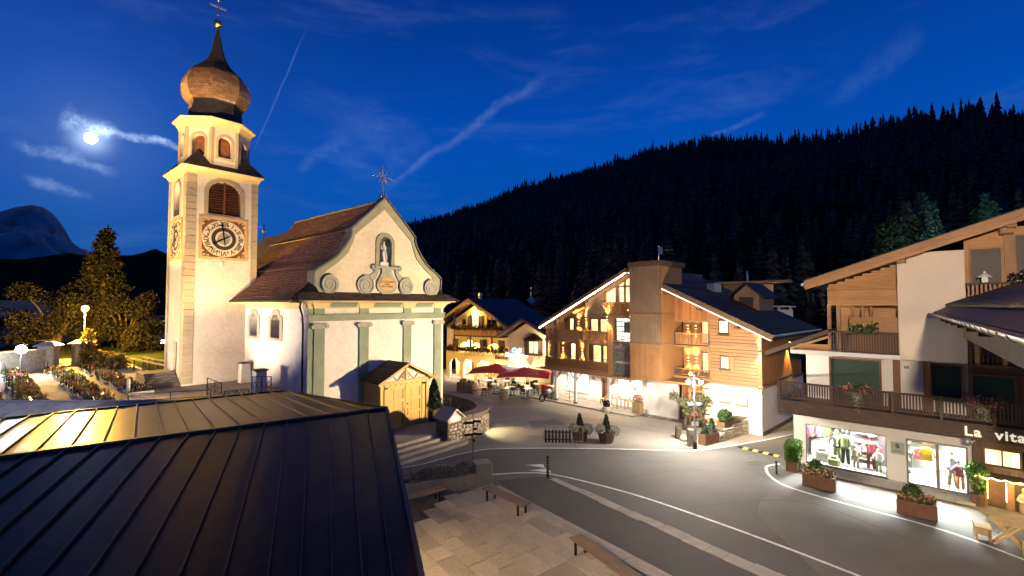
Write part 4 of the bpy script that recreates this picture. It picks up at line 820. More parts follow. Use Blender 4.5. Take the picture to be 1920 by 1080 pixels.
# graves in rows
emit('candle_flame', (1, .66, .30), 9); emit('candle_red', (1, .10, .05), 9); mat('grave_stone', (.16, .15, .14), .5, var=.3, rv=.4); mat('grave_kerb', (.22, .20, .18), .7, var=.2, rv=.25)
LABG = ['dark iron cross', 'small black memorial cross', 'tall iron grave cross', 'grey headstone']
rows = [((62, 757), (18, 697), 15), ((188, 758), (100, 693), 17), ((264, 741), (166, 691), 14), ((-20, 757), (-45, 705), 10)]
ORD = ('first', 'second', 'third', 'fourth', 'fifth', 'sixth', 'seventh', 'eighth', 'ninth', 'tenth', 'eleventh', 'twelfth', 'thirteenth', 'fourteenth', 'fifteenth', 'sixteenth', 'seventeenth')
gi = 0; RN = ('second row from the left', 'wide middle row', 'row by the yellow path', 'leftmost row')
crossm = {}
def grave(p, rz, kind, seed, label, scale):
    g = random.Random(seed); t = thing('grave', label, 'grave', p, rz, 'graves in rows in the churchyard'); t.scale = (1, .68, 1)
    MB().loft([[(-.42, -.85, 0), (.42, -.85, 0), (.42, .85, 0), (-.42, .85, 0)], [(-.40, -.83, .16), (.40, -.83, .16), (.40, .83, .16), (-.40, .83, .16)]]).build('kerb', 'grave_kerb', t)
    if kind == 3: plate('headstone', arch(0, .6, .1, 1.0, 8), [], .72, .84, 'grave_stone', t)
    else:
        h = (.85, .7, 1.05)[kind]; m = MB().bar((0, .78, .1), (0, .78, h), .035, .035).bar((-.17, .78, h * .76), (.17, .78, h * .76), .03, .035)
        m.tube([(.0 + .1 * math.cos(a), .78, h * .76 + .1 * math.sin(a)) for a in [i * .52 for i in range(13)]], .012, 5).bar((-.14, .78, .1), (.14, .78, .32), .08, .06); m.build('cross', 'iron_black', t)
    fc = ('leaf_green', 'leaf_dark', 'leaf_olive')[g.randrange(3)]
    o = leaves([(g.uniform(-.38, .38), g.uniform(-.8, .7), .15 + abs(g.gauss(0, .08)) + (.1 if g.random() < .25 else 0)) for _ in range(130)], .13, 1, .03, seed).build('plants', fc, t); o['kind'] = 'stuff'
    o = leaves([(g.uniform(-.36, .36), g.uniform(-.75, .6), .24 + abs(g.gauss(0, .08))) for _ in range(44)], .10, 1, .02, seed + 1, 1.1).build('flowers', ('petal_white', 'petal_red', 'petal_salmon', 'petal_pink')[g.randrange(4)], t); o['kind'] = 'stuff'
    if g.random() < .45:
        for k in range(1 + (g.random() < .4)):
            x, y = g.uniform(-.3, .3), g.uniform(-.84, -.3); l = MB().lathe([(.05, .14), (.05, .36), (.06, .37), (.015, .43)], (x, y, 0), 8).build('lantern', 'gold', t)
            MB().ball((x, y, .30), .035 if g.random() < .85 else .055, 8, 6, (1.35, 1.35, 1.3)).build('candle_light', 'candle_red' if g.random() < .12 else 'candle_flame', l, True)
    return t
for ri, (p, q, n) in enumerate(rows):
    A, B = at(*p, CY), at(*q, CY); d = B - A; rz = math.atan2(d.y, d.x)
    for k in range(n):
        pt = A + d * ((k + .5) / n) + Vector((rnd.uniform(-.15, .15), rnd.uniform(-.1, .1), 0)); kd = rnd.choice((0, 0, 1, 2, 2, 3)); gi += 1
        n_ = Vector((-d.y, d.x, 0)).normalized()
        grave(pt, rz + rnd.uniform(-.05, .05), kd, 100 + gi, f'grave with {LABG[kd]}, {ORD[k]} from the slate wall, {RN[ri]}', 1)
        pass

# ================================================================== dark standing-seam roof in the foreground
P0 = at(725, 768, 5.2); Rd = Vector((1276, 870, 0)).normalized(); Nd = Vector((-343, 870, 110)).normalized(); Fd = Vector((-687, 870, -71)).normalized()
fr = thing('seam_roof_building', 'low building with dark standing seam metal roof in the foreground', 'building', (P0.x, P0.y, 0))
nn = Rd.cross(Nd).normalized(); nf = Rd.cross(Fd).normalized(); base = Vector((P0.x, P0.y, 0)); 
def onplane(x, y, n):
    r = ray(x, y); C = Vector((0, 0, CAMH)); return C + r * ((P0 - C).dot(n) / r.dot(n))
V0 = onplane(790, 1080, nn); vd = (V0 - P0)            # right verge of the near slope
far_a, far_b = onplane(0, 788, nf), onplane(530, 735, nf); fe = (far_a - far_b)
def L2(p): return p - base
def clipline(p, d, q, e, n):    # where p+d*t meets line q+e*s, in the plane
    A = np.array([[d.x, -e.x], [d.y, -e.y]]); t, s = np.linalg.solve(A, np.array([q.x - p.x, q.y - p.y])); return p + d * t
up = Vector((0, 0, 1)); SP = .515
nearlen = 9.8
def panel(pts, th=.03):
    return MB().loft([[L2(p) for p in pts], [L2(p) + up * th for p in pts]])
def wavy(p0, p1, q1, q0, seed):
    """one sheet of roofing: slightly oil-canned between its seams"""
    g = random.Random(seed); m = MB(); nu, nv = 6, 16; ph = g.uniform(0, 6)
    for j in range(nv + 1):
        for i in range(nu + 1):
            u, v = i / nu, j / nv; p = (p0 * (1 - u) + p1 * u) * (1 - v) + (q0 * (1 - u) + q1 * u) * v
            h = .008 * math.sin(math.pi * u) * (math.sin(v * 9 + ph) * .5 + .6) + g.uniform(-.0008, .0008); m.v.append(tuple(L2(p) + up * (.03 + h)))
    for j in range(nv):
        for i in range(nu): a = j * (nu + 1) + i; m.f.append((a, a + 1, a + nu + 2, a + nu + 1))
    return m
# near slope: parallel sheets on the left, tapering sheets towards the slanting verge on the right
N1 = Vector((-386, 870, 71)).normalized(); n1 = Rd.cross(N1).normalized(); V0 = onplane(790, 1085, n1); vd = V0 - P0; v1 = P0 + vd * 1.25; s5 = (P0 - Rd * (.02 + SP * 5)) - N1 * 9.2
def seam_end(k): return v1.lerp(s5, k / 5) if k < 5 else (P0 - Rd * (.02 + SP * k)) - N1 * 9.2
for k in range(0, 27):
    a, b = P0 - Rd * (.02 + SP * k), P0 - Rd * (.02 + SP * (k + 1) - .004)
    la, lb = seam_end(k), seam_end(k + 1)
    wavy(a, b, lb, la, k).build('roof_panel', 'roof_metal', fr, True)
    if k: MB().bar(L2(a) + up * .055, L2(la) + up * .055, .018, .05).build('standing_seam', 'roof_metal_seam', fr)
MB().bar(L2(P0) + up * .05, L2(v1) + up * .05, .07, .09).build('verge_trim', 'roof_metal_seam', fr); MB().bar(L2(P0) - up * .1, L2(v1) - up * .1, .03, .24).build('verge_fascia', 'roof_metal', fr)
# far slope: seams start at the ridge, end at the far edge
fdir = (far_b - far_a).normalized(); k = 0
while k < 30:
    ra, rb = P0 - Rd * (SP * k), P0 - Rd * (SP * (k + 1) - .004)
    qa, qb = clipline(ra, Fd, far_b, fe, nf), clipline(rb, Fd, far_b, fe, nf)
    side = P0 - far_b
    # cut by the right edge line P0-far_b
    def lim(r, q):
        d = q - r; c = np.cross([side.x, side.y], [q.x - far_b.x, q.y - far_b.y])
        if c < 0: return q
        return clipline(r, Fd, far_b, side, nf)
    qa2, qb2 = lim(ra, qa), lim(rb, qb)
    if (qb2 - qb).length > .01 and (qa2 - qa).length < .01: pass
    pts = [ra, rb, qb2, qa2]
    if (qa2 - qa).length > .01 and (qb2 - qb).length < .01: pts = [ra, rb, qb2, far_b, qa2]
    m = MB().add([tuple(L2(p) + up * .03) for p in pts], [tuple(range(len(pts)))]); m.build('roof_panel', 'roof_metal', fr)
    if k > 0: MB().bar(L2(ra) + up * .055, L2(qa2) + up * .055, .022, .05).build('standing_seam', 'roof_metal_seam', fr)
    k += 1
rl = P0 - Rd * 14.5; MB().bar(L2(P0) + up * .06, L2(rl) + up * .06, .12, .06).build('ridge_cap', 'roof_metal_seam', fr)
fl = far_b + fe * 1.6; MB().bar(L2(far_b) + up * .03, L2(fl) + up * .03, .06, .10).build('far_edge_trim', 'roof_metal', fr); MB().bar(L2(far_b) + up * .03, L2(P0) + up * .03, .06, .10).build('side_edge_trim', 'roof_metal', fr)
MB().tube([L2(far_b) + Vector((-.4, .3, -.02)), L2(fl) + Vector((-.4, .3, -.02))], .02, 6).build('snow_rail', 'iron_black', fr)
wp = [P0 + Vector((-1.6, -1.2, 0)), far_b + Vector((.4, -.9, 0)), fl + Vector((.5, -1.2, 0)), P0 - Rd * 14 - Nd * 8, P0 - Nd * 6.5 - Rd * 3.5]
MB().prism([(L2(p).x, L2(p).y) for p in wp], 'z', 0, 2.6).build('wall', 'plaster_white', fr)

# ================================================================== plaza of stone slabs
PZ = .34; pz_pts = px((770, 905), (918, 905), (985, 943), (1100, 998), (1235, 1075), (1330, 1130), (820, 1130), (760, 1080), (700, 1000), (690, 930), z=PZ)
e1, e2 = at(922, 907, PZ), at(1245, 1078, PZ); ed = (e2 - e1).normalized(); en = Vector((-ed.y, ed.x, 0))     # plaza edge towards the road
if en.x < 0: en = -en
pz = MB().prism([(p.x, p.y) for p in (e1, e1 + ed * 16, e1 + ed * 16 - en * 16, e1 - en * 9 + ed * 1.0, e1 - en * 5.5 - ed * .4)], 'z', -.04, PZ - .05).build('plaza', 'joint_dark'); struct(pz, 'plaza paved with brown stone slabs')
st_ = MB().prism([(p.x, p.y) for p in (e1, e1 + ed * 16, e1 + ed * 16 + en * .42, e1 + en * .42)], 'z', -.03, .17).build('plaza_step', 'kerb_stone'); struct(st_, 'long low stone step along the plaza edge')
a0 = math.atan2(ed.y, ed.x); t = -.2
slab_cache = {}
def slab(w, l):
    key = (round(w, 2), round(l, 2))
    if key not in slab_cache: slab_cache[key] = MB().bbox(0, l - .014, 0, w - .014, -.05, 0, .012).mesh('slab', 'paving')
    return slab_cache[key]
# edge course then rows across the plaza
x = 0
while x < 16:
    l = rnd.choice((.9, 1.2, 1.5)); o = link('slab', slab(.42, l), pz); o.location = (e1 + ed * x - en * .42) + up * rnd.uniform(-.004, .004); o.rotation_euler = (0, 0, a0); 
    if en.dot(Vector((-math.sin(a0), math.cos(a0), 0))) < 0: o.location = o.location + en * .42
    x += l
sgn = 1 if en.dot(Vector((-math.sin(a0), math.cos(a0), 0))) > 0 else -1
row = 0; y = .44
while y < 9.5:
    w = .64; x = -4 + rnd.uniform(0, .8)
    while x < 15.5:
        l = rnd.choice((.55, .75, .95, 1.2, 1.3)); c = e1 + ed * (x + l / 2) - en * (y + w / 2)
        cut = (c - (e1 - en * 5.5 - ed * .4)); 
        pxx = camo.matrix_world if False else None
        vis = c.y > 9.5 and not (x < -.4 - 0 and y < 5) and x > -.45 + y * .12
        if vis and c.x > -5.5:
            o = link('slab', slab(w, l), pz); o.location = e1 + ed * x - en * (y + (w if sgn > 0 else 0)) + up * rnd.uniform(-.005, .005); o.rotation_euler = (rnd.uniform(-.003, .003), rnd.uniform(-.003, .003), a0)
        x += l
    y += w
# planter wall with silver shrub
q0, q1 = at(922, 910, 0), at(775, 935, 0); d = (q1 - q0).normalized(); pl = thing('plaza_planter', 'pale concrete planter wall holding a grey lavender hedge', 'planter', q0, math.atan2(d.y, d.x)); L = (q1 - q0).length
nrm = Vector((-d.y, d.x, 0)); s_ = 1 if nrm.y > 0 else -1
MB().bbox(-.05, .75, min(0, s_ * .7), max(0, s_ * .7), 0, 1.02, .03).build('end_block', 'concrete', pl); MB().bbox(.75, L + .6, min(0, s_ * .18), max(0, s_ * .18), 0, .62, .02).build('front_wall', 'concrete', pl); MB().bbox(.75, L + .6, min(s_ * .75, s_ * .9), max(s_ * .75, s_ * .9), 0, .6, .02).build('rear_wall', 'concrete', pl)
MB().box(.75, L + .5, min(s_ * .2, s_ * .74), max(s_ * .2, s_ * .74), 0, .5).build('soil', 'soil', pl)
g = random.Random(8); P = []
for k in range(9):
    c = (1.0 + k * .30, s_ * (.48 + g.uniform(-.12, .12)), .66 + g.uniform(0, .16)); P += blob(260, c, (.26, .30, .27), 20 + k, .7)
o = leaves(P, .085, 1, .02, 9, 3.2).build('shrub', 'leaf_silver', pl); o['kind'] = 'stuff'
# benches
wood('bench_wood', (.20, .13, .085), 'x', .6, .3, .1)
def bench(p, q, w, label):
    d = Vector(q) - Vector(p); L = d.length; t = thing('bench', label, 'bench', (p[0], p[1], PZ), math.atan2(d.y, d.x), 'slatted benches on the plaza')
    for k in range(6): MB().bbox(0, L, -w / 2 + k * w / 6 + .006, -w / 2 + (k + 1) * w / 6 - .006, .42, .46, .008).build('seat_slat', 'bench_wood', t)
    for x in (.28, L - .28):
        for y in (-w / 2 + .06, w / 2 - .06): MB().box(x - .03, x + .03, y - .03, y + .03, 0, .41).build('leg', 'iron_black', t)
        MB().box(x - .025, x + .025, -w / 2 + .04, w / 2 - .04, .38, .42).build('crossbar', 'iron_black', t)
h = PZ + .45
bench(at(912, 912, h), at(988, 946, h), .52, 'slatted wooden bench on the plaza edge near the planter'); bench(at(1078, 1004, h), at(1205, 1094, h), .5, 'slatted wooden bench at the bottom of the plaza nearest the road'); bench(at(832, 914, h), at(735, 938, h), .5, 'slatted wooden bench partly hidden by the dark metal roof')

# ================================================================== wooden hotel
HT = Frame((15.677, 29.341), (830, -870))
wood('larch_v', (.35, .17, .065), 'z', .55, .22, .1, dark=.6); wood('larch_h', (.33, .165, .065), 'x', .55, .25, .16, dark=.55); wood('larch_y', (.38, .20, .085), 'y', .55, .25, .12, dark=.55)
wood('larch_orange', (.43, .17, .055), 'z', .55, .18, .1, boards=(0, .16), dark=.7); wood('larch_grey', (.30, .19, .11), 'z', .6, .22, .1, dark=.6)
wood('slat_dark', (.12, .065, .032), 'z', .6, .3, .1); wood('beam', (.34, .18, .08), 'x', .55, .25, .08, dark=.6)
emit('curtain_warm', (1, .66, .28), 1.5, 9); emit('curtain_pale', (1, .78, .42), 1.6, 9); emit('led_dim', (1, .80, .58), 6); emit('led_strip', (1, .86, .72), 16); emit('lamp_core', (1, .76, .36), 14); emit('room_white', (1, .90, .74), 2.0, 3)
glass('window_glass'); mat('frame_dark', (.05, .032, .022), .5); mat('frame_pale', (.40, .24, .12), .5); mat('roof_tile_dark', (.030, .026, .025), .6, var=.3, scale=2, bump=.5, bscale=9); mat('plaster_hotel', (.74, .71, .68), .85, var=.05, scale=.8, bump=.2, stain=(.62, .58, .54))
VY = -1.7
RA, RB, RC = HT.hit(1176, 509, VY), HT.hit(1013, 613, VY), HT.hit(1437, 633, VY)
def zr(x, d=0):
    if x < RA[0]: return RA[1] + (RB[1] - RA[1]) * (RA[0] - x) / (RA[0] - RB[0]) - d
    return RA[1] + (RC[1] - RA[1]) * (x - RA[0]) / (RC[0] - RA[0]) - d
ho = thing('hotel', 'large timber hotel with lit balconies and light strips along its gable', 'hotel', HT.w(0, 0), HT.ang)
def window(parent, x0, x1, z0, z1, y=0, frame='frame_dark', pane='curtain_warm', bars=(1, 0), depth=.16, name='window', sill=True, fw=.07):
    f = plate(name, rect(x0, x1, z0, z1), [rect(x0 + fw, x1 - fw, z0 + fw, z1 - fw)], y - .03, y + .06, frame, parent)
    MB().box(x0 + fw * .6, x1 - fw * .6, y - .012, y + .008, z0 + fw * .6, z1 - fw * .6).build('pane', pane, f)
    for k in range(bars[0]): x = x0 + (x1 - x0) * (k + 1) / (bars[0] + 1); MB().box(x - .025, x + .025, y - .03, y - .013, z0 + fw, z1 - fw).build('glazing_bar', frame, f)
    for k in range(bars[1]): z = z0 + (z1 - z0) * (k + 1) / (bars[1] + 1); MB().box(x0 + fw, x1 - fw, y - .028, y - .013, z - .02, z + .02).build('glazing_bar', frame, f)
    if sill: MB().box(x0 - .06, x1 + .06, y - .12, y + .02, z0 - .06, z0).build('sill', frame, f)
    return f
def wall_lamp(fr, x, y, z, label, e=55, col=AMBER, side='y', spread=66, up=True):
    p = fr.w(x, y, z); t = thing('wall_lamp', label, 'wall lamp', p, fr.ang + (0 if side == 'y' else math.pi / 2), 'up and down wall lamps on the timber hotel')
    MB().box(-.05, .05, -.11, 0, -.09, .09).build('housing', 'iron_black', t); MB().box(-.045, .045, -.10, -.01, .092, .1).build('upper_lens', 'lamp_core', t); MB().box(-.045, .045, -.10, -.01, -.1, -.092).build('lower_lens', 'lamp_core', t)
    if up: light('uplight', 'SPOT', (0, -.13, .13), e * 10, col, t, .03, (0, -.02, 1.3), spread, .25)
    light('downlight', 'SPOT', (0, -.13, -.13), e * 12, col, t, .03, (0, -.02, -1.5), spread, .25); return t
# roof
def slope(name, x0, x1, y0, y1, th, material, parent):
    o = MB().loft([[(x0, y, zr(x0)), (x1, y, zr(x1)), (x1, y, zr(x1) + th), (x0, y, zr(x0) + th)] for y in (y0, y1)]).build(name, material, parent); return o
rl_ = slope('roof_slope', RB[0] - .15, RA[0], VY, 11, .32, 'roof_tile_dark', ho); rr_ = slope('roof_slope', RA[0], RC[0] + .35, VY, 8.9, .32, 'roof_tile_dark', ho)
for s, (x0, x1) in ((rl_, (RB[0] - .15, RA[0])), (rr_, (RA[0], RC[0] + .35))):
    n = 26
    for k in range(n):
        if k % 2 and s is rl_: continue
        xa = x0 + (x1 - x0) * (k + .5) / n; MB().box(xa - .02, xa + .02, VY + .02, 8.8, zr(xa) + .31, zr(xa) + .36).build('tile_course', 'roof_tile_dark', s)
    MB().bar((x0, VY - .03, zr(x0) + .14), (x1, VY - .03, zr(x1) + .14), .06, .36).build('bargeboard', 'slat_dark', s)
    MB().loft([[(x0, y, zr(x0) - .06), (x1, y, zr(x1) - .06), (x1, y, zr(x1) - .005), (x0, y, zr(x0) - .005)] for y in (VY + .05, 8.8)]).build('soffit', 'larch_y', s)
    MB().bar((x0 + .1, VY - .07, zr(x0 + .1) - .05), (x1 - .1, VY - .07, zr(x1 - .1) - .05), .05, .07 if s is rl_ else .03).build('light_strip', 'led_strip' if s is rl_ else 'led_dim', s)
for x, y in ((-5.6, 0), (-3.3, 0), (-.9, 0), (-12.4, -1.3), (-16, -1.3)): MB().box(x - .1, x + .1, VY + .08, y + .2, zr(x) - .36, zr(x) - .08).build('purlin_end', 'slat_dark', ho)
MB().tube([(RC[0] + .38, VY, RC[1] + .1), (RC[0] + .38, 8.9, RC[1] + .1)], .08, 8).build('gutter', 'zinc', ho)
# right block: boards over a white base
MB().box(-3.25, -.02, .02, 9, 0, 3.05).build('base_wall', 'plaster_hotel', ho); MB().loft([[(-3.2, .14, 3.0), (-.14, .14, 3.0), (-.14, .14, zr(-.1) - .1), (-3.2, .14, zr(-3.2) - .1)], [(-3.2, 9, 3.0), (-.14, 9, 3.0), (-.14, 9, zr(-.1) - .1), (-3.2, 9, zr(-3.2) - .1)]]).build('block_core', 'larch_h', ho)
W1, W2 = (-2.62, -1.95, 6.3, 7.2), (-2.55, -1.95, 3.95, 4.82)
z = 3.1; k = 0
while z < 8.0:
    h = .22; za, zb = z, z + h - .012
    xr = 0.0; xmax = 0.0
    # right end follows the roof line
    if zb > zr(0, .12): xmax = RA[0] + (RA[1] - .12 - zb) / (RA[1] - RC[1]) * (RC[0] - RA[0])
    xa = -3.25
    if xmax - xa > .25:
        segs = [(xa, xmax)]
        for (wx0, wx1, wz0, wz1) in (W1, W2):
            if zb > wz0 and za < wz1:
                segs = [(xa, wx0), (wx1, xmax)] if wx1 < xmax else [(xa, wx0)]
        for s0, s1 in segs: MB().bbox(s0, s1, .0, .13, za, zb, .02).build('board', 'larch_h', ho) if s1 - s0 > .1 else None
    z += h; k += 1
MB().box(-3.28, .06, -.07, -.001, 5.38, 5.52).build('belt_course', 'beam', ho); MB().box(-3.3, .1, -.12, .0, 2.92, 3.09).build('base_beam', 'beam', ho)
window(ho, *W1, .02, 'frame_dark', 'curtain_pale', (0, 0)); MB().box(-1.93, -1.6, -.05, -.005, 6.28, 7.2).build('shutter', 'larch_v', ho)
window(ho, *W2, .02, 'frame_dark', 'curtain_pale', (1, 1)); MB().box(-1.93, -1.62, -.05, -.005, 3.95, 4.82).build('shutter', 'larch_v', ho)
window(ho, -2.62, -1.98, 1.76, 2.5, .0, 'frame_pale', 'room_white', (0, 0)); window(ho, -1.55, -.85, 1.72, 2.46, .0, 'frame_pale', 'room_white', (0, 0))
# side wall facing right: upright boards
for k in range(40):
    y = .16 + k * .21
    if y > 8.6: break
    MB().bbox(-.13, .0, y, y + .20, 3.1, zr(.0) - .15, .012).build('board', 'larch_v', ho)
MB().box(-.02, .07, .1, 8.7, 5.38, 5.52).build('side_belt', 'beam', ho) ; MB().box(-.02, .1, .12, 8.7, 2.92, 3.09).build('side_beam', 'beam', ho); MB().box(-.02, .03, 0.05, 9, 0, .22).build('plinth', 'slab_dark', ho)
MB().box(-.16, .05, -.05, .16, 3.1, zr(.0) - .15).build('corner_post', 'larch_v', ho)
# recessed balconies between block and lift tower
MB().box(-5.75, -3.2, 1.3, 1.6, 0, zr(-3.2) - .1).build('balcony_back_wall', 'larch_h', ho)
MB().loft([[(-5.75, -.02, 7.15), (-3.22, -.02, 7.15), (-3.22, -.02, zr(-3.2) - .1), (-5.75, -.02, zr(-5.75) - .1)], [(-5.75, .1, 7.15), (-3.22, .1, 7.15), (-3.22, .1, zr(-3.2) - .1), (-5.75, .1, zr(-5.75) - .1)]]).build('gable_infill', 'larch_orange', ho)
MB().box(-5.8, -3.2, -.05, .1, 7.02, 7.15).build('infill_beam', 'beam', ho)
for z0 in (3.05, 5.22): MB().box(-5.9, -3.2, -.1, 1.3, z0, z0 + .16).build('balcony_floor', 'beam', ho)
def balustrade(fr_parent, x0, x1, y, z0, z1, n, mat_='larch_v', gap=.35, mid=True, name='balustrade'):
    t = MB().box(x0, x1, y - .04, y + .04, z1 - .07, z1).build(name, 'beam', fr_parent); MB().box(x0, x1, y - .03, y + .03, z0 + .06, z0 + .12).build('bottom_rail', 'beam', t)
    m = MB()
    for k in range(n):
        xa = x0 + (x1 - x0) * k / n; w = (x1 - x0) / n * (1 - gap); m.box(xa, xa + w, y - .012, y + .012, z0 + .12, z1 - .07)
    o = m.build('infill_slats', mat_, t); o['kind'] = 'stuff'
    for k in range(3): xa = x0 + (x1 - x0) * k / 2; MB().box(xa - .035, xa + .035, y - .05, y - .015, z0, z1).build('post', 'iron_grey' if mid else 'beam', t)
    return t
balustrade(ho, -5.7, -3.26, -.05, 5.38, 6.25, 26); balustrade(ho, -5.7, -3.26, -.05, 3.21, 3.75, 22, 'slat_dark')
MB().box(-3.34, -3.22, -.06, .1, 3.1, 7.1).build('balcony_post', 'larch_v', ho)
window(ho, -4.35, -3.65, 5.45, 7.05, 1.27, 'frame_dark', 'curtain_warm', (0, 0)); window(ho, -4.35, -3.65, 3.35, 4.85, 1.27, 'frame_dark', 'curtain_warm', (0, 1))
wall_lamp(HT, -4.75, 1.28, 6.6, 'wall lamp on the upper small balcony right of the lift tower'); wall_lamp(HT, -4.75, 1.28, 4.25, 'wall lamp on the lower small balcony right of the lift tower')
wall_lamp(HT, -5.35, 1.28, 6.6, 'wall lamp tucked against the lift tower on the upper balcony', 26); wall_lamp(HT, -5.35, 1.28, 4.25, 'wall lamp tucked against the lift tower on the lower balcony', 26)
wall_lamp(HT, -.06, -.05, 5.3, 'wall lamp high on the hotel street corner', 60); wall_lamp(HT, -.06, -.05, 2.98, 'wall lamp low on the hotel street corner above white plaster', 34, WARM, up=False)
wall_lamp(HT, .12, 5.2, 5.5, 'wall lamp on the hotel side wall towards the shop', 70, AMBER, 'x')
# lift tower clad in slats
tx0, tx1, ty0, ty1 = -8.18, -5.74, -2.0, -.25
MB().box(tx0 + .06, tx1 - .06, ty0 + .06, 1.3, 3.06, 11.0).build('lift_tower_core', 'larch_v', ho)
for (za, zb, gp, mm) in ((3.08, 5.33, .04, 'larch_v'), (5.47, 7.45, .34, 'larch_grey'), (7.6, 10.95, .34, 'larch_grey')):
    n = 19 if gp > .1 else 11; m = MB(); m2 = MB()
    for k in range(n):
        xa = tx0 + (tx1 - tx0) * k / n; m.box(xa, xa + (tx1 - tx0) / n * (1 - gp), ty0, ty0 + .045, za, zb)
    n2 = 8
    for k in range(n2): ya = ty0 + .05 + (ty1 - ty0 - .05) * k / n2; m2.box(tx1 - .04, tx1, ya, ya + (ty1 - ty0 - .05) / n2 * .97, za, zb)
    if gp < .1:
        for k in range(n): xa = tx0 + (tx1 - tx0) * k / n; MB().box(xa, xa + (tx1 - tx0) / n * .965, ty0, ty0 + .05, za, zb).build('board', mm, ho)
    else: o = m.build('tower_slats', mm, ho); o['kind'] = 'stuff'; MB().box(tx0, tx1, ty0 + .05, ty0 + .07, za, zb).build('slat_backing', 'slat_dark', ho)
    o = m2.build('tower_side_boards', 'larch_v', ho); o['kind'] = 'stuff'
for z0 in (5.34, 7.46): MB().box(tx0 - .03, tx1 + .04, ty0 - .05, ty1 + .1, z0, z0 + .13).build('tower_band', 'beam', ho)
MB().box(tx0 - .08, tx1 + .1, ty0 - .1, 1.5, 10.96, 11.32).build('tower_parapet', 'slat_dark', ho); MB().box(tx0 - .02, tx1 + .02, ty0 - .03, 1.3, 3.0, 3.075).build('tower_base', 'beam', ho)
# left wing: gable screen, balconies
gl = [(-12.6, 7.45), (tx0 + .02, 7.45), (tx0 + .02, zr(tx0, .12)), (RA[0], RA[1] - .12), (-12.6, zr(-12.6, .12))]
wl0 = [(-10.75, 8.42), (-9.75, 8.42), (-9.75, zr(-9.75, .5)), (-10.75, zr(-10.75, .5))]
wl1 = [(-9.55, 8.42), (tx0 - .0, 8.42), (tx0 - .0, zr(tx0, .45)), (RA[0], RA[1] - .45), (-9.55, zr(-9.55, .5))]
wl1 = [(x if x < tx0 - .1 else tx0 - .12, z) for x, z in wl1]
plate('gable_screen', gl, [wl0, wl1], -1.45, -1.3, 'larch_v', ho)
for i, wpts in enumerate((wl0, wl1)):
    f = plate('gable_window', wpts, [], -1.34, -1.32, 'curtain_pale', ho); xs_ = [p[0] for p in wpts]
    for xx in ((min(xs_) + .06,) if i == 0 else (min(xs_) + .05, (min(xs_) + max(xs_)) / 2)): MB().box(xx - .06, xx + .06, -1.5, -1.35, 8.42, zr(xx, .4)).build('frame_post', 'beam', f)
    if i: MB().box(min(xs_), max(xs_), -1.5, -1.36, 9.55, 9.67).build('frame_rail', 'beam', f)
    MB().box(min(xs_) - .05, max(xs_) + .05, -1.52, -1.34, 8.3, 8.44).build('frame_sill', 'beam', f)
m = MB()
for k in range(17): xa = -12.55 + k * .11; m.box(xa, xa + .07, -1.5, -1.452, 7.5, zr(xa, .2))
o = m.build('upright_slats', 'larch_grey', ho); o['kind'] = 'stuff'
m = MB(); xa = -10.7
while xa < tx0 + .3: m.bar((xa - .75, -1.48, 7.52), (xa, -1.48, 8.3), .03, .06); xa += .17
o = m.build('diagonal_lattice', 'larch_v', ho); o['kind'] = 'stuff'
MB().box(-12.7, tx0 + .02, -1.55, -1.28, 7.28, 7.46).build('gable_beam', 'beam', ho)
plate('left_back_wall', [(-17.3, 2.9), (tx0 + .1, 2.9), (tx0 + .1, 10.2), (-9.5, 10.0), (-17.3, zr(-17.3, .3))], [], 0, .2, 'larch_h', ho)
for z0 in (2.86, 5.12): MB().box(-16.9, -10.35, -1.6, 0, z0, z0 + .2).build('balcony_floor', 'beam', ho)
MB().box(-17.3, tx0, -1.75, -.05, 2.70, 2.86).build('balcony_slab', 'beam', ho)
for xx in (-15.55, -12.5, -10.45): MB().box(xx - .1, xx + .1, -1.5, -1.3, 3.0, min(7.4, zr(xx, .2))).build('balcony_post', 'larch_v', ho)
balustrade(ho, -15.5, -10.5, -1.5, 5.3, 6.18, 30, 'larch_v', .06)
def lattice(x0, x1, z0, z1, y, sp, name, top=None, both=False):
    m = MB(); L = z1 - z0; xx = x0 - L
    while xx < x1:
        a, b = xx, xx + L; za, zb = z0, z1
        if a < x0: za = z0 + (x0 - a); a = x0
        if b > x1: zb = z1 - (b - x1); b = x1
        if top:
            while zb > za and zb > top(b): b -= .05; zb -= .05
        if b - a > .05:
            m.bar((a, y, za), (b, y, zb), .02, .06)
        if both:
            a2, b2 = x0 + x1 - a, x0 + x1 - b
            z2a, z2b = za, zb
            if top:
                while z2b > z2a and z2b > top(b2): b2 += .05; z2b -= .05
            if a2 - b2 > .05: m.bar((a2, y + .025, z2a), (b2, y + .025, z2b), .02, .06)
        xx += sp
    o = m.build(name, 'larch_v', ho); o['kind'] = 'stuff'; return o
bal = MB().box(-16.9, -10.45, -1.64, -1.52, 3.72, 3.79).build('balustrade', 'beam', ho); lattice(-16.9, -10.45, 3.06, 3.7, -1.58, .19, 'diagonal_lattice'); MB().box(-16.9, -10.45, -1.55, -1.53, 3.06, 3.7).build('balustrade_backing', 'slat_dark', bal)
MB().tube([(-16.8, -1.56, 4.0), (-10.5, -1.56, 4.0)], .02, 6).build('top_rail', 'iron_grey', bal)
for k in range(6): MB().tube([(-16.8 + k * 1.25, -1.56, 3.75), (-16.8 + k * 1.25, -1.56, 4.0)], .015, 6).build('rail_post', 'iron_grey', bal)
lattice(-16.75, -15.65, 3.85, 7.6, -1.4, .2, 'lattice_screen', lambda x: zr(x, .2), True); lattice(-15.5, -14.9, 5.3, 7.4, -1.42, .2, 'lattice_screen', lambda x: zr(x, .2), True)
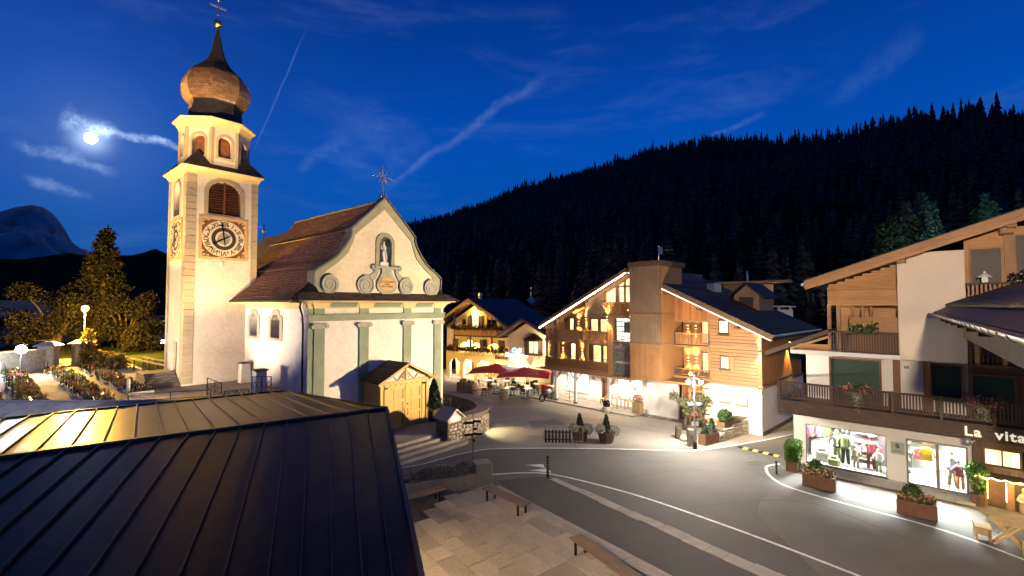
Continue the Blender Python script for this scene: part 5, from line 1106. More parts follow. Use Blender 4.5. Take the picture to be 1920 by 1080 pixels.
for xx in (-16.8, -15.6): MB().box(xx - .06, xx + .06, -1.5, -1.36, 3.0, zr(xx, .15)).build('screen_post', 'larch_v', ho)
for (x0, x1, z0, z1) in ((-15.4, -14.9, 5.35, 7.1), (-13.15, -12.35, 5.35, 7.1), (-12.2, -11.35, 5.35, 7.1), (-15.3, -14.7, 3.1, 4.95), (-12.95, -12.05, 3.1, 4.95), (-11.95, -11.1, 3.1, 4.95)):
    window(ho, x0, x1, z0, z1, -.02, 'frame_dark', 'curtain_warm' if x0 > -14 else 'curtain_pale', (0, 0), sill=False)
wall_lamp(HT, -14.4, -.02, 6.7, 'wall lamp on the upper left balcony of the hotel', 70); wall_lamp(HT, -16.15, -.02, 4.35, 'leftmost wall lamp on the lower hotel balcony', 55); wall_lamp(HT, -14.05, -.02, 4.3, 'wall lamp between the windows of the lower left balcony', 60)
wall_lamp(HT, -12.5, -1.5, 7.2, 'wall lamp on the balcony post under the gable slats', 42); wall_lamp(HT, -10.45, -1.52, 7.2, 'wall lamp on the post left of the stair window', 60); wall_lamp(HT, -8.4, -1.52, 7.22, 'wall lamp at the top right corner of the stair window', 24)
# stairwell window and dark panel below
sx0, sx1 = -10.0, -8.3; sw_ = plate('stair_window', rect(sx0, sx1, 5.4, 7.28), [rect(sx0 + .08, sx1 - .05, 5.48, 7.2)], -1.5, -1.38, 'beam', ho)
MB().box(sx0 + .05, sx1 - .02, -1.0, -.98, 5.45, 7.22).build('stair_room', 'room_white', sw_); MB().box(sx0 + .08, sx1 - .05, -1.43, -1.42, 5.48, 7.2).build('pane', 'window_glass', sw_)
for k in range(4): MB().box(sx0 + .08, sx1 - .05, -1.49, -1.45, 5.85 + k * .36, 5.90 + k * .36).build('glazing_bar', 'iron_grey', sw_)
mat('picture_grey', (.30, .26, .26), .7, var=.5, scale=3); MB().box(-9.25, -8.5, -1.1, -1.06, 6.1, 6.9).build('picture', 'picture_grey', sw_); MB().bar((sx0 + .2, -1.2, 5.5), (sx1 - .2, -1.2, 5.75), .03, .05).build('handrail', 'iron_black', sw_)
mat('rough_panel', (.12, .115, .105), .9, var=.5, scale=5, bump=1, bscale=8); MB().box(sx0, sx1, -1.5, -1.36, 2.9, 5.33).build('stone_panel', 'rough_panel', ho)
for k in range(4): MB().loft([[(sx0 + .2, -1.58, 3.3 + k * .55), (sx1 - .05, -1.58, 3.25 + k * .55), (sx1 - .05, -1.5, 3.25 + k * .55), (sx0 + .2, -1.5, 3.3 + k * .55)], [(sx0 + .35, -1.54, 3.45 + k * .55), (sx1 - .05, -1.54, 3.42 + k * .55), (sx1 - .05, -1.5, 3.42 + k * .55), (sx0 + .35, -1.5, 3.45 + k * .55)]]).build('panel_ledge', 'rubble' if k == 1 else 'rough_panel', ho)
MB().box(-10.45, sx0, -1.52, -1.3, 2.86, 7.28).build('stair_jamb', 'larch_v', ho)
# ground floor
GY = 1.0
plate('shop_wall', rect(-18.2, -8.1, 0, 2.75), [rect(-16.6, -14.2, .5, 2.3), rect(-12.9, -12.0, .02, 2.3), rect(-11.3, -9.0, .6, 2.3)], GY, GY + .25, 'plaster_hotel', ho)
MB().box(-18.2, -8.1, GY + 2.4, GY + 2.5, 0, 2.75).build('shop_rear_wall', 'plaster_hotel', ho); MB().box(-18.2, -8.1, -1.7, GY + 2.4, 2.66, 2.70).build('arcade_ceiling', 'plaster_hotel', ho)
plate('white_wall', rect(-8.15, -5.7, 0, 2.98), [], .25, .5, 'plaster_hotel', ho); MB().box(-8.15, -8.0, .25, GY, 0, 2.7).build('white_wall_return', 'plaster_hotel', ho)
MB().loft([[(tx0, ty0 + .05, 2.86), (-3.2, ty0 + .4, 2.86), (-3.2, .2, 2.98), (tx0, .2, 2.98)], [(tx0, ty0 + .05, 3.0), (-3.2, ty0 + .4, 3.0), (-3.2, .2, 3.05), (tx0, .2, 3.05)]]).build('entrance_canopy', 'beam', ho)
dr = MB().box(-5.6, -4.35, 1.0, 1.1, 0.05, 2.75).build('entrance_door', 'larch_orange', ho); MB().box(-5.72, -5.6, .9, 1.12, 0, 2.8).build('jamb', 'larch_v', dr); MB().box(-4.4, -4.28, .9, 1.12, 0, 2.8).build('jamb', 'larch_v', dr); MB().tube([(-4.6, .97, .9), (-4.6, .92, 1.1), (-4.6, .97, 1.3)], .02, 6).build('handle', 'iron_black', dr)
mat('shelf_dark', (.06, .045, .035), .7); wn2 = MB().box(-4.2, -3.25, 1.0, 1.1, .2, 2.8).build('lobby_window', 'curtain_pale', ho)
for k in range(4): MB().box(-4.25, -3.2, .9, .99, .5 + k * .6, .58 + k * .6).build('lobby_shelf', 'shelf_dark', wn2)
od = MB().box(-12.88, -12.02, GY + .05, GY + .12, .04, 2.28).build('shop_door', 'larch_orange', ho)
for s in (0, 1): MB().box(-12.75 + s * .38, -12.48 + s * .38, GY + .03, GY + .049, .5, 2.05).build('door_pane', 'frame_dark', od)
for (x0, x1, z0, z1) in ((-16.6, -14.2, .5, 2.3), (-11.3, -9.0, .6, 2.3)): window(ho, x0, x1, z0, z1, GY + .1, 'frame_pale', 'room_white', (2, 0), name='shop_window')
for xx in (-16.0, -13.9, -10.6):
    p = MB().box(xx - .11, xx + .11, -1.25, -1.03, 0, 2.66).build('arcade_post', 'plaster_hotel', ho); MB().box(xx - .13, xx + .13, -1.27, -1.01, 0, .22).build('post_foot', 'iron_grey', p)
    for s in (-1, 1): MB().bar((xx, -1.14, 1.9), (xx + s * .6, -1.14, 2.62), .07, .1).build('brace', 'frame_pale', p)
pv = MB().prism([(-18.3, -1.9), (-8.2, -1.55), (-8.2, .9), (-18.3, .9)], 'z', -.05, .10).build('arcade_pavement', 'kerb_stone'); pv.location = HT.w(0, 0); pv.rotation_euler = (0, 0, HT.ang); struct(pv, 'pale raised pavement under the hotel arcade')
for k in range(6):
    xx = -17 + k * 1.7; dl = thing('ceiling_light', f'small round downlight in the arcade ceiling, number {k + 1} from the cafe' if False else ('recessed downlight in the arcade ceiling ' + ('nearest the cafe', 'above the decorated tree', 'left of the orange shop door', 'above the orange shop door', 'above the wooden tables', 'nearest the white wall')[k]), 'ceiling light', HT.w(xx, -.3, 2.655), HT.ang, 'downlights in the hotel arcade')
    MB().lathe([(.07, -.01), (.07, 0)], n=12).build('lens', 'led_strip', dl); light('glow', 'SPOT', (0, 0, -.03), 300, (1, .86, .64), dl, .06, (0, 0, -2), 140, .6)
for i, (x0, x1) in enumerate(((-8.9, -7.6), (-7.45, -6.2), (-6.05, -4.6), (-4.4, -3.0))):
    o = MB().bbox(x0, x1, -.75 + .05 * i, -.12 + .05 * i, .0, .02, .008).build('door_mat', 'slab_dark'); o.location = HT.w(0, 0, .002); o.rotation_euler = (0, 0, HT.ang); tag(o, ('dark ribbed mat at the corner of the white hotel wall', 'dark ribbed mat along the white hotel wall', 'dark ribbed mat at the hotel entrance door', 'dark ribbed mat by the hotel olive tree')[i], 'mat')
# antenna and chimney
an = thing('tv_antenna', 'television aerial on top of the wooden lift tower', 'antenna', HT.w(-6.6, -.6, 11.3), HT.ang)
MB().tube([(0, 0, 0), (0, 0, 1.25)], .035, 6).build('mast', 'zinc', an); MB().tube([(0, 0, .85), (1.1, 0, .85)], .02, 6).build('boom', 'zinc', an)
for k in range(7): MB().tube([(.25 + k * .13, -.25, .85), (.25 + k * .13, .25, .85)], .009, 5).build('element', 'zinc', an)
MB().box(.05, .25, -.12, .12, .6, 1.1).build('reflector', 'zinc', an)
dm = thing('roof_dormer', 'small dark gabled dormer on the right slope of the hotel roof', 'dormer', HT.w(-2.6, 5.0, zr(-2.6)), HT.ang)
MB().prism([(-.9, -.3), (.9, -.3), (.9, 1.0), (0, 1.8), (-.9, 1.0)], 'y', 0, 3).build('wall', 'larch_grey', dm)
for s in (-1, 1): MB().bar((0, 1.4, 1.95), (s * 1.35, 1.4, .82), 3.6, .1).build('roof_slope', 'roof_tile_dark', dm)
window(dm, -.5, .5, .1, .9, -.02, 'frame_dark', 'frame_dark', (1, 0))
sd = MB().bbox(-.3, .3, -.1, 1.2, -.2, .55, .04).build('skylight', 'zinc'); 
sd.location = HT.w(-5.0, 4.5, zr(-5.0) + .3); sd.rotation_euler = (0, 0, HT.ang); tag(sd, 'small pale roof light on the hotel roof beside the lift tower', 'roof light')

# ================================================================== yellow cafe building with arcade
CF = Frame(tuple(at(838, 706, 0))[:2], (.88, -.475))
mat('cafe_yellow', (.68, .53, .24), .85, var=.08, scale=.8, bump=.2, stain=(.58, .43, .18)); mat('cafe_cream', (.66, .50, .29), .85, var=.07, scale=.8, bump=.2); mat('cafe_pale', (.62, .53, .42), .85, var=.07, bump=.2)
mat('umbrella_red', (.60, .022, .02), .75, var=.12, scale=3, bump=.1, bscale=60); mat('sign_brown', (.10, .04, .02), .7); mat('sign_faded', (.42, .25, .10), .8)
emit('neon', (.55, .92, 1), 1.5); emit('arcade_white', (1, .9, .72), 2.2, 2)
ca = thing('cafe_building', 'yellow cafe and guest house with arcade and flower balconies', 'building', CF.w(0, 0), CF.ang)
arches = [arch(1.1 + i * 1.86, 1.45, .0, 2.15, 10) for i in range(5)]
plate('arcade_front', rect(-.1, 9.4, 0, 3.2), arches, 0, .35, 'cafe_yellow', ca)
MB().box(-.1, 9.4, 1.9, 2.0, 0, 3.1).build('arcade_rear_wall', 'cafe_yellow', ca)
for i, (x0, x1, z0, z1, mt) in enumerate(((.5, 1.5, .1, 2.1, 'arcade_white'), (2.2, 3.2, .6, 2.0, 'frame_dark'), (4.0, 5.2, .2, 2.1, 'curtain_warm'), (5.8, 6.8, .2, 2.1, 'curtain_warm'))): window(ca, x0, x1, z0, z1, 1.86, 'frame_dark', mt, (1, 0), name='arcade_window', sill=False)
plate('upper_wall', [(0, 3.2), (8.2, 3.2), (8.2, 5.9), (7.6, 6.2), (3.85, 8.2), (0, 6.0)], [rect(2.0, 6.6, 5.6, 6.6)], 0.02, .3, 'cafe_yellow', ca)
plate('pale_wall', [(-.02, 3.25), (1.9, 3.25), (1.9, 7.0), (-.02, 5.9)], [], -.03, .018, 'cafe_pale', ca)
MB().box(0, 8.2, .3, 10, 3.0, 5.9).build('rear_block', 'cafe_yellow', ca)
for s, (xa, za, xb, zb) in enumerate(((-1.0, 5.75, 3.85, 8.75), (3.85, 8.75, 8.8, 5.9))):
    o = MB().loft([[(xa, y, za), (xb, y, zb), (xb, y, zb + .22), (xa, y, za + .22)] for y in (-1.5, 10)]).build('roof_slope', 'roof_tile_dark', ca)
    MB().bar((xa, -1.53, za + .02), (xb, -1.53, zb + .02), .06, .28).build('bargeboard', 'larch_grey', o)
    MB().loft([[(xa, y, za - .05), (xb, y, zb - .05), (xb, y, zb - .01), (xa, y, za - .01)] for y in (-1.45, .02)]).build('soffit', 'dark_timber', o)
mst = MB().lathe([(.22, 0), (.24, .3), (.3, .4), (.3, .75)], (3.85, 1.0, 8.8), 10).build('chimney', 'zinc', ca)
# balcony with flower boxes under the gable
bl = MB().box(1.7, 8.1, -1.15, .02, 4.75, 4.9).build('balcony', 'dark_timber', ca)
for k in range(30): MB().box(1.75 + k * .21, 1.75 + k * .21 + .17, -1.13, -1.09, 4.9, 5.6).build('baluster', 'larch_v', bl)
MB().box(1.7, 8.1, -1.18, -1.05, 5.6, 5.68).build('top_rail', 'dark_timber', bl)
for xx in (1.75, 3.9, 6.6): MB().box(xx - .07, xx + .07, -1.1, -.96, 3.2, min(7.6, 5.75 + .62 * (xx + 1)) if xx < 3.85 else 7.2).build('timber_post', 'dark_timber', ca)
g = random.Random(4)
def flower_strip(name, label, x0, x1, y, z, fr, n, r=.16, group=None, mats=('leaf_dark', 'petal_red')):
    t = thing(name, label, 'flower box', fr.w((x0 + x1) / 2, y, z), fr.ang, group); h = (x1 - x0) / 2
    MB().box(-h, h, -.11, .11, -.2, 0).build('box', 'dark_timber', t)
    o = leaves([(g.uniform(-h, h), g.gauss(-.05, r), g.gauss(.02, r)) for _ in range(n)], .12, 1, .03, n).build('foliage', mats[0], t); o['kind'] = 'stuff'
    o = leaves([(g.uniform(-h, h), g.gauss(-.1, r), g.gauss(.06, r)) for _ in range(n // 3)], .08, 1, .02, n + 1, 1).build('blossoms', mats[1], t); o['kind'] = 'stuff'; return t
flower_strip('flower_box', 'flower box along the gable balcony rail of the yellow cafe', 1.5, 8.0, -1.25, 5.75, CF, 900, .17); flower_strip('flower_box', 'long flower box above the cafe arcade', -.3, 8.3, -.25, 3.3, CF, 1300, .17)
plate('gable_panel', [(2.6, 5.6), (5.4, 5.6), (5.4, 7.3), (3.95, 7.75), (2.6, 7.2)], [], -.06, .018, 'cafe_yellow', ca)
MB().box(2.9, 3.5, -.1, -.062, 5.7, 7.0).build('gable_door', 'frame_dark', ca); MB().box(4.3, 4.9, -.1, -.062, 5.7, 7.0).build('gable_door', 'frame_dark', ca); MB().box(3.52, 4.28, -.09, -.064, 5.7, 7.2).build('gable_pane', 'curtain_pale', ca)
for (x0, x1, z0, z1, mt) in ((.85, 1.6, 3.5, 4.4, 'frame_dark'), (2.75, 3.6, 3.45, 4.4, 'curtain_pale'), (4.45, 5.4, 3.35, 4.4, 'frame_dark'), (6.8, 7.6, 3.6, 4.4, 'frame_dark')): window(ca, x0, x1, z0, z1, -.04 if x0 < 1.9 else 0, 'frame_dark', mt, (1, 1))
text('wall_lettering', 'Pension-Bäckerei', .52, 'sign_faded', ca, (4.1, -.012, 2.68), depth=.01, space=.95); text('wall_lettering', 'Bettlonn', .56, 'sign_brown', ca, (7.35, -.03, 2.55), depth=.04, shear=.2, offset=.02)
# projecting gabled wing
WY = -2.0
plate('wing_front', [(9.1, 0), (13.8, 0), (13.8, 5.0), (11.25, 6.4), (9.1, 5.1)], [], WY, WY + .3, 'cafe_cream', ca); MB().box(9.1, 13.75, WY + .3, 4, 0, 5.0).build('wing_block', 'cafe_cream', ca)
for (xa, za, xb, zb) in ((8.3, 5.0, 11.2, 6.75), (11.2, 6.75, 14.5, 4.95)):
    o = MB().loft([[(xa, y, za), (xb, y, zb), (xb, y, zb + .2), (xa, y, za + .2)] for y in (WY - 1.0, 6)]).build('wing_roof', 'roof_tile_dark', ca); MB().bar((xa, WY - 1.03, za + .05), (xb, WY - 1.03, zb + .05), .06, .24).build('bargeboard', 'larch_grey', o)
    MB().loft([[(xa, y, za - .05), (xb, y, zb - .05), (xb, y, zb - .01), (xa, y, za - .01)] for y in (WY - .95, WY + .02)]).build('soffit', 'dark_timber', o)
by = MB().prism([(11.0, WY), (11.25, WY - .55), (12.75, WY - .55), (13.0, WY)], 'z', 3.25, 4.75).build('bay_window', 'dark_timber', ca)
for x0, x1 in ((11.3, 11.7), (11.8, 12.2), (12.3, 12.7)): MB().box(x0, x1, WY - .57, WY - .551, 3.5, 4.6).build('pane', 'frame_dark' if x0 < 11.5 else 'curtain_warm', by)
MB().loft([[(10.85, WY + .02, 4.75), (11.1, WY - .7, 4.75), (12.9, WY - .7, 4.75), (13.15, WY + .02, 4.75)], [(11.9, WY + .02, 5.35), (11.95, WY - .05, 5.35), (12.05, WY - .05, 5.35), (12.1, WY + .02, 5.35)]]).build('bay_roof', 'dark_timber', by)
ns = thing('neon_sign', 'white glowing neon script sign on the cafe wing', 'sign', CF.w(10.15, WY - .05, 3.15), CF.ang)
for i, l in enumerate(('Café', 'Konditorei', 'Pforner')):
    text('neon_letters', l, .62, 'neon', ns, (-.05 + .1 * (i == 2), -.06, .48 - .47 * i), depth=.05, shear=.25, offset=.012, space=.95)
light('neon_glow', 'AREA', (0, -.5, .1), 120, (.8, .97, 1), ns, 1.2, (0, -3, .1))
for i in range(4):
    t = thing('arcade_lamp', ('ceiling lamp in the leftmost cafe arch', 'ceiling lamp in the second cafe arch', 'ceiling lamp in the third cafe arch', 'ceiling lamp in the fourth cafe arch')[i], 'ceiling light', CF.w(1.1 + i * 1.86, 1.1, 2.9), CF.ang, 'lamps in the cafe arcade'); MB().ball((0, 0, -.05), .1, 10, 8).build('globe', 'arcade_white', t, True); light('glow', 'POINT', (0, 0, -.25), 800 if i == 0 else 420, WHITE if i == 0 else WARM, t, .1)
wl1_ = thing('gable_lamp', 'small warm lamp under the cafe gable', 'wall lamp', CF.w(3.9, -.12, 7.4), CF.ang); MB().ball((0, 0, 0), .07, 8, 6).build('bulb', 'lamp_core', wl1_, True); light('glow', 'POINT', (0, -.25, -.1), 260, AMBER, wl1_, .06)
for k, xx in enumerate((2.45, 4.0, 6.2, 8.6)):
    t = thing('wall_lamp', ('wall lamp left of the lit cafe window on the first floor', 'wall lamp between the cafe windows', 'wall lamp right of the cafe balcony door', 'wall lamp beside the neon sign')[k], 'wall lamp', CF.w(xx, -.1, 4.2), CF.ang); MB().box(-.07, .07, -.1, 0, -.04, .04).build('shade', 'iron_black', t); light('glow', 'SPOT', (0, -.3, -.05), 620, AMBER, t, .05, (0, .1, -1.6), 120, .6)
t = thing('wall_lamp', 'wall lamp added under the eave of the cafe wing right of the bay window', 'wall lamp', CF.w(13.5, WY - .12, 4.6), CF.ang); MB().box(-.07, .07, -.1, 0, -.04, .04).build('shade', 'iron_black', t); light('glow', 'POINT', (-.2, -.9, -.2), 260, WARM, t, .06)  # lamp added to brighten the cafe wing
for k, (xx, yy) in enumerate(((9.6, -2.7), (11.6, -2.7), (6.5, -1.6))):  # lanterns added to brighten the cafe terrace
    t = thing('added_terrace_lamp', ('added lantern on a short pole under the neon sign', 'added lantern on a short pole below the bay window', 'added lantern on a short pole before the cafe arcade')[k], 'lantern', CF.w(xx, yy, 0), CF.ang); MB().tube([(0, 0, 0), (0, 0, 2.0)], .025, 6).build('pole', 'iron_black', t); MB().ball((0, 0, 2.08), .09, 10, 8).build('globe', 'lamp_core', t, True); light('glow', 'POINT', (0, -.15, 1.95), 240, WARM, t, .08)
# roof-top antenna on the cafe
an2 = thing('antenna_mast', 'mast with a grey diamond dish on the cafe roof', 'antenna', aty(996, 572, 56), 0); MB().tube([(0, 0, -.2), (0, 0, 2.2)], .03, 6).build('mast', 'zinc', an2); MB().prism([(-.55, .6), (0, .1), (.55, .6), (0, 1.1)], 'y', -.06, 0).build('dish', 'zinc', an2); MB().tube([(-.4, 0, 2.0), (.9, 0, 1.9)], .02, 6).build('boom', 'zinc', an2)

# ------------------------------------------------------------------ cafe terrace
def umbrella(p, label, rz, w=2.2, hgt=2.75):
    t = thing('parasol', label, 'parasol', (p[0], p[1], 0), rz, 'red parasols on the cafe terrace'); e = 2.12
    m = MB(); c = [(-w, -w), (w, -w), (w, w), (-w, w)]; n = 6
    ring = []
    for k in range(4):
        a, b = c[k], c[(k + 1) % 4]
        for i in range(n):
            t_ = i / n; sag = .12 * math.sin(math.pi * t_); ring.append((a[0] + (b[0] - a[0]) * t_, a[1] + (b[1] - a[1]) * t_, e + sag))
    mid = [(x * .5, y * .5, e + (z - e) * .4 + (hgt - e) * .46) for x, y, z in ring]; top = [(x * .02, y * .02, hgt) for x, y, z in ring]
    low = [(x, y, z - .06) for x, y, z in ring]
    o = MB().loft([low, ring, mid, top], True, False).build('canopy', 'umbrella_red', t); MB().ball((0, 0, hgt + .03), .06, 8, 6).build('finial', 'plaster_white', t, True)
    MB().tube([(0, 0, 0), (0, 0, hgt - .05)], .035, 8).build('pole', 'plaster_white', t)
    for k in range(4): MB().bar((0, 0, hgt - .2), (c[k][0] * .97, c[k][1] * .97, e - .03), .03, .03).build('rib', 'frame_pale', t)
    MB().bbox(-.4, .4, -.4, .4, 0, .1, .03).build('base', 'slab_dark', t); return t
umbrella(aty(931, 690, 43.4), 'left of the two red parasols on the cafe terrace', CF.ang + .35); umbrella(aty(985, 690, 41.2), 'right of the two red parasols, nearer the hotel', CF.ang + .35)
wood('bistro_wood', (.34, .26, .17), 'x', .5); mat('table_pale', (.55, .48, .38), .4, var=.1); mat('chair_dark', (.04, .032, .028), .5); mat('chair_red', (.20, .05, .028), .55)
def table(p, label, red=False, rz=0):
    t = thing('cafe_table', label, 'table', p, rz, 'tables on the cafe terrace'); m_ = 'chair_red' if red else 'chair_dark'
    MB().lathe([(.40, .71), (.42, .72), (.42, .75), (.40, .76)], n=18).build('table_top', 'table_pale', t); MB().tube([(0, 0, 0), (0, 0, .71)], .03, 8).build('column', m_, t)
    for k in range(4): a = k * math.pi / 2; MB().bar((0, 0, .06), (.3 * math.cos(a), .3 * math.sin(a), .02), .04, .04).build('foot', m_, t)
    return t
def chair(p, rz, label, red=False):
    t = thing('cafe_chair', label, 'chair', p, rz, 'chairs on the cafe terrace'); m_ = 'chair_red' if red else 'chair_dark'
    MB().bbox(-.22, .22, -.22, .22, .43, .47, .02).build('seat', m_, t); MB().loft([[(-.21, .20, .6), (.21, .20, .6), (.21, .24, .6), (-.21, .24, .6)], [(-.2, .26, .88), (.2, .26, .88), (.2, .29, .88), (-.2, .29, .88)]]).build('backrest', m_, t)
    for x, y in ((-.19, -.19), (.19, -.19), (-.19, .2), (.19, .2)): MB().tube([(x, y, .44), (x * 1.1, y * 1.12, 0)], .016, 6).build('leg', m_, t)
    for x in (-.2, .2): MB().tube([(x, .2, .45), (x, .27, .88)], .015, 6).build('back_post', m_, t)
    return t
tpos = [((928, 735), 'by the left parasol pole'), ((958, 741), 'between the parasols'), ((985, 738), 'under the right parasol'), ((1008, 735), 'nearest the hotel'), ((905, 742), 'reddish, at the left end of the terrace'), ((948, 728), 'behind the parasols'), ((990, 744), 'closest to the motorcycle'), ((1000, 726), 'at the cafe wall'), ((915, 727), 'in front of the arcade'), ((972, 728), 'against the cafe wing')]
for i, (q, l) in enumerate(tpos):
    p = at(*q, 0); red = i in (4,); table(p, ('round bistro table ' + l) if not red else 'round table with red legs at the left end of the cafe terrace', red, i * .4)
    dirs = sorted((math.cos(i * .7 + k * 2.1), i * .7 + k * 2.1) for k in range(3))
    for k, (_, a) in enumerate(dirs):
        d = Vector((math.cos(a), math.sin(a), 0)) * .72; rd = red or (i == 8 and k < 2)
        chair(p + d, a - math.pi / 2, ('red' if rd else 'dark') + ' bistro chair, ' + ('left', 'middle', 'right')[k] + ' one at the table ' + l.replace('reddish, ', ''), rd)
br = thing('barrel_table', 'old wine barrel used as a standing table on the terrace', 'barrel', at(945, 750, 0)); wood('barrel_wood', (.40, .27, .14), 'z', .6, .3)
for k in range(14):
    a0_, a1_ = 2 * math.pi * k / 14, 2 * math.pi * (k + .96) / 14; MB().loft([[(r * math.cos(a), r * math.sin(a), z) for a in (a0_, a1_)] + [(r * .9 * math.cos(a), r * .9 * math.sin(a), z) for a in (a1_, a0_)] for r, z in ((.28, 0), (.345, .3), (.36, .5), (.345, .7), (.28, 1.0))]).build('stave', 'barrel_wood', br)
for z, r in ((.12, .315), (.35, .357), (.65, .357), (.88, .315)): MB().lathe([(r, z), (r + .008, z + .01), (r + .008, z + .04), (r, z + .05)], n=20).build('hoop', 'iron_grey', br)
MB().lathe([(.46, 1.0), (.46, 1.04)], n=20).build('top', 'table_pale', br)
bs = thing('bar_stool', 'grey bar stool beside the wine barrel', 'stool', at(935, 750, 0), .4); MB().bbox(-.18, .18, -.18, .18, .72, .77, .02).build('seat', 'iron_grey', bs); MB().bbox(-.17, .17, .15, .19, .95, 1.12, .02).build('backrest', 'iron_grey', bs)
for x, y in ((-.16, -.16), (.16, -.16), (-.16, .16), (.16, .16)): MB().tube([(x * .9, y * .9, 1.0 if y > 0 else .73), (x * 1.15, y * 1.15, 0)], .016, 6).build('leg', 'iron_grey', bs)
MB().bar((-.17, -.17, .3), (.17, -.17, .3), .02, .02).build('foot_rail', 'iron_grey', bs)
for i, (q, l) in enumerate((((868, 732), 'left'), ((882, 735), 'right'))):
    t = thing('wooden_crate', f'brown slatted wooden planter box at the terrace edge, {l} one', 'crate', at(*q, 0), CF.ang)
    for k in range(4): MB().box(-.5, .5, -.35, .35, .02 + k * .21, .2 + k * .21).build('board', 'bistro_wood' if i else 'larch_v', t)
    o = leaves(blob(120, (0, 0, .95), (.4, .3, .18), 40 + i), .1, 1, .03, 3).build('plants', 'leaf_olive', t); o['kind'] = 'stuff'
# motorcycle
mc = thing('motorcycle', 'parked black and white motorcycle beside the cafe terrace', 'motorcycle', at(1027, 751, 0), R(43)); mat('rubber', (.012, .012, .012), .8); mat('moto_white', (.6, .58, .56), .3, spec=.5); mat('moto_red', (.35, .03, .03), .3)
for x in (-.68, .68):
    w = MB(); w.loft([[(x + (.31 + .055 * math.cos(b)) * math.cos(a), .06 * math.sin(b), .33 + (.27 + .055 * math.cos(b)) * math.sin(a) * 1.15) for b in [j * math.pi / 3 for j in range(6)]] for a in [i * math.pi / 10 for i in range(21)]], True, False); o = w.build('wheel', 'rubber', mc, True)
    MB().loft([[(x + r * math.cos(a), y, .33 + r * math.sin(a)) for a in [i * math.pi / 8 for i in range(16)]] for r, y in ((.05, -.06), (.05, .06))]).build('hub', 'zinc', o)
    for k in range(5): a = k * 2 * math.pi / 5; MB().bar((x, 0, .33), (x + .27 * math.cos(a), 0, .33 + .27 * math.sin(a)), .025, .03).build('spoke', 'zinc', o)
for y in (-.09, .09): MB().tube([(.68, y, .33), (.42, y, .98)], .025, 6).build('fork', 'zinc', mc); MB().tube([(-.68, y, .33), (-.15, y, .42)], .025, 6).build('swingarm', 'iron_black', mc)
MB().loft([[(-.05, -.12, .62), (.3, -.14, .62), (.3, .14, .62), (-.05, .12, .62)], [(-.1, -.16, .78), (.34, -.17, .8), (.34, .17, .8), (-.1, .16, .78)], [(-.05, -.08, .9), (.26, -.1, .94), (.26, .1, .94), (-.05, .08, .9)]]).build('tank', 'moto_white', mc, True)
MB().loft([[(-.78, -.06, .88), (-.05, -.12, .74), (-.05, .12, .74), (-.78, .06, .88)], [(-.8, -.08, .95), (-.05, -.12, .83), (-.05, .12, .83), (-.8, .08, .95)]]).build('seat', 'iron_black', mc); MB().box(-.18, .3, -.14, .14, .3, .6).build('engine', 'iron_grey', mc)
MB().tube([(.05, .13, .35), (-.35, .17, .34), (-.75, .19, .5)], [.03, .045, .06], 8).build('exhaust', 'zinc', mc); MB().tube([(.4, -.36, 1.02), (.42, -.2, 1.06), (.42, .2, 1.06), (.4, .36, 1.02)], .018, 6).build('handlebar', 'iron_black', mc)
MB().ball((.55, 0, .9), .11, 10, 8, (.8, 1, 1.1)).build('headlight', 'moto_red', mc, True); MB().loft([[(.5, -.07, .7), (.95, -.05, .72), (.95, .05, .72), (.5, .07, .7)], [(.5, -.07, .72), (.95, -.05, .74), (.95, .05, .74), (.5, .07, .72)]]).build('mudguard', 'moto_red', mc); MB().tube([(.0, .14, .3), (-.05, .34, 0)], .015, 6).build('side_stand', 'iron_grey', mc)

# ------------------------------------------------------------------ things under the hotel arcade
emit('tinsel', (1, .85, .55), 1.2)
def htw(x, y, z=.1): return HT.w(x, y, z)
xt = thing('decorated_tree', 'bare decorated stick tree with stars under the hotel arcade', 'decoration', htw(-15.0, -.6), HT.ang)
MB().tube([(0, 0, 0), (0, 0, 2.2)], .03, 6).build('stem', 'bark', xt)
for k in range(16): z = .35 + k * .115; l = .55 * (1 - k / 18); a = k * 2.4; MB().tube([(0, 0, z), (l * math.cos(a), l * math.sin(a), z + .08)], [.018, .008], 5).build('twig', 'barrel_wood', xt); MB().ball((l * math.cos(a), l * math.sin(a), z + .06), .05, 8, 6).build('ornament', ('petal_white', 'gold', 'moto_red')[k % 3], xt, True)
MB().bbox(-.35, .35, -.25, .25, 0, .06, .02).build('foot', 'barrel_wood', xt)
def star(p, r, label):
    t = thing('wooden_star', label, 'decoration', p, HT.ang); MB().prism([(r * (1 if i % 2 == 0 else .42) * math.sin(i * math.pi / 5), r * (1 if i % 2 == 0 else .42) * math.cos(i * math.pi / 5)) for i in range(10)], 'y', -.03, .03).build('star', 'barrel_wood', t); return t
for i, (x, z, l) in enumerate(((-10.0, 2.15, 'rust brown star hanging high at the right end of the arcade'), (-9.6, 1.6, 'rust brown star standing lower at the right end of the arcade'), (-13.6, 2.0, 'rust brown star hanging left of the orange shop door'), (-11.6, 1.9, 'rust brown star hanging right of the orange shop door'))): star(htw(x, GY - .1, z), .22, l)
def wtable(p, rz, l, w, h, label, cat='table'):
    t = thing('display_table', label, cat, p, rz)
    for k in range(4): MB().bbox(-l / 2, l / 2, -w / 2 + k * w / 4 + .004, -w / 2 + (k + 1) * w / 4 - .004, h - .05, h, .008).build('top_plank', 'barrel_wood', t)
    for x in (-l / 2 + .08, l / 2 - .08):
        for y in (-w / 2 + .07, w / 2 - .07): MB().box(x - .035, x + .035, y - .035, y + .035, 0, h - .05).build('leg', 'barrel_wood', t)
    return t
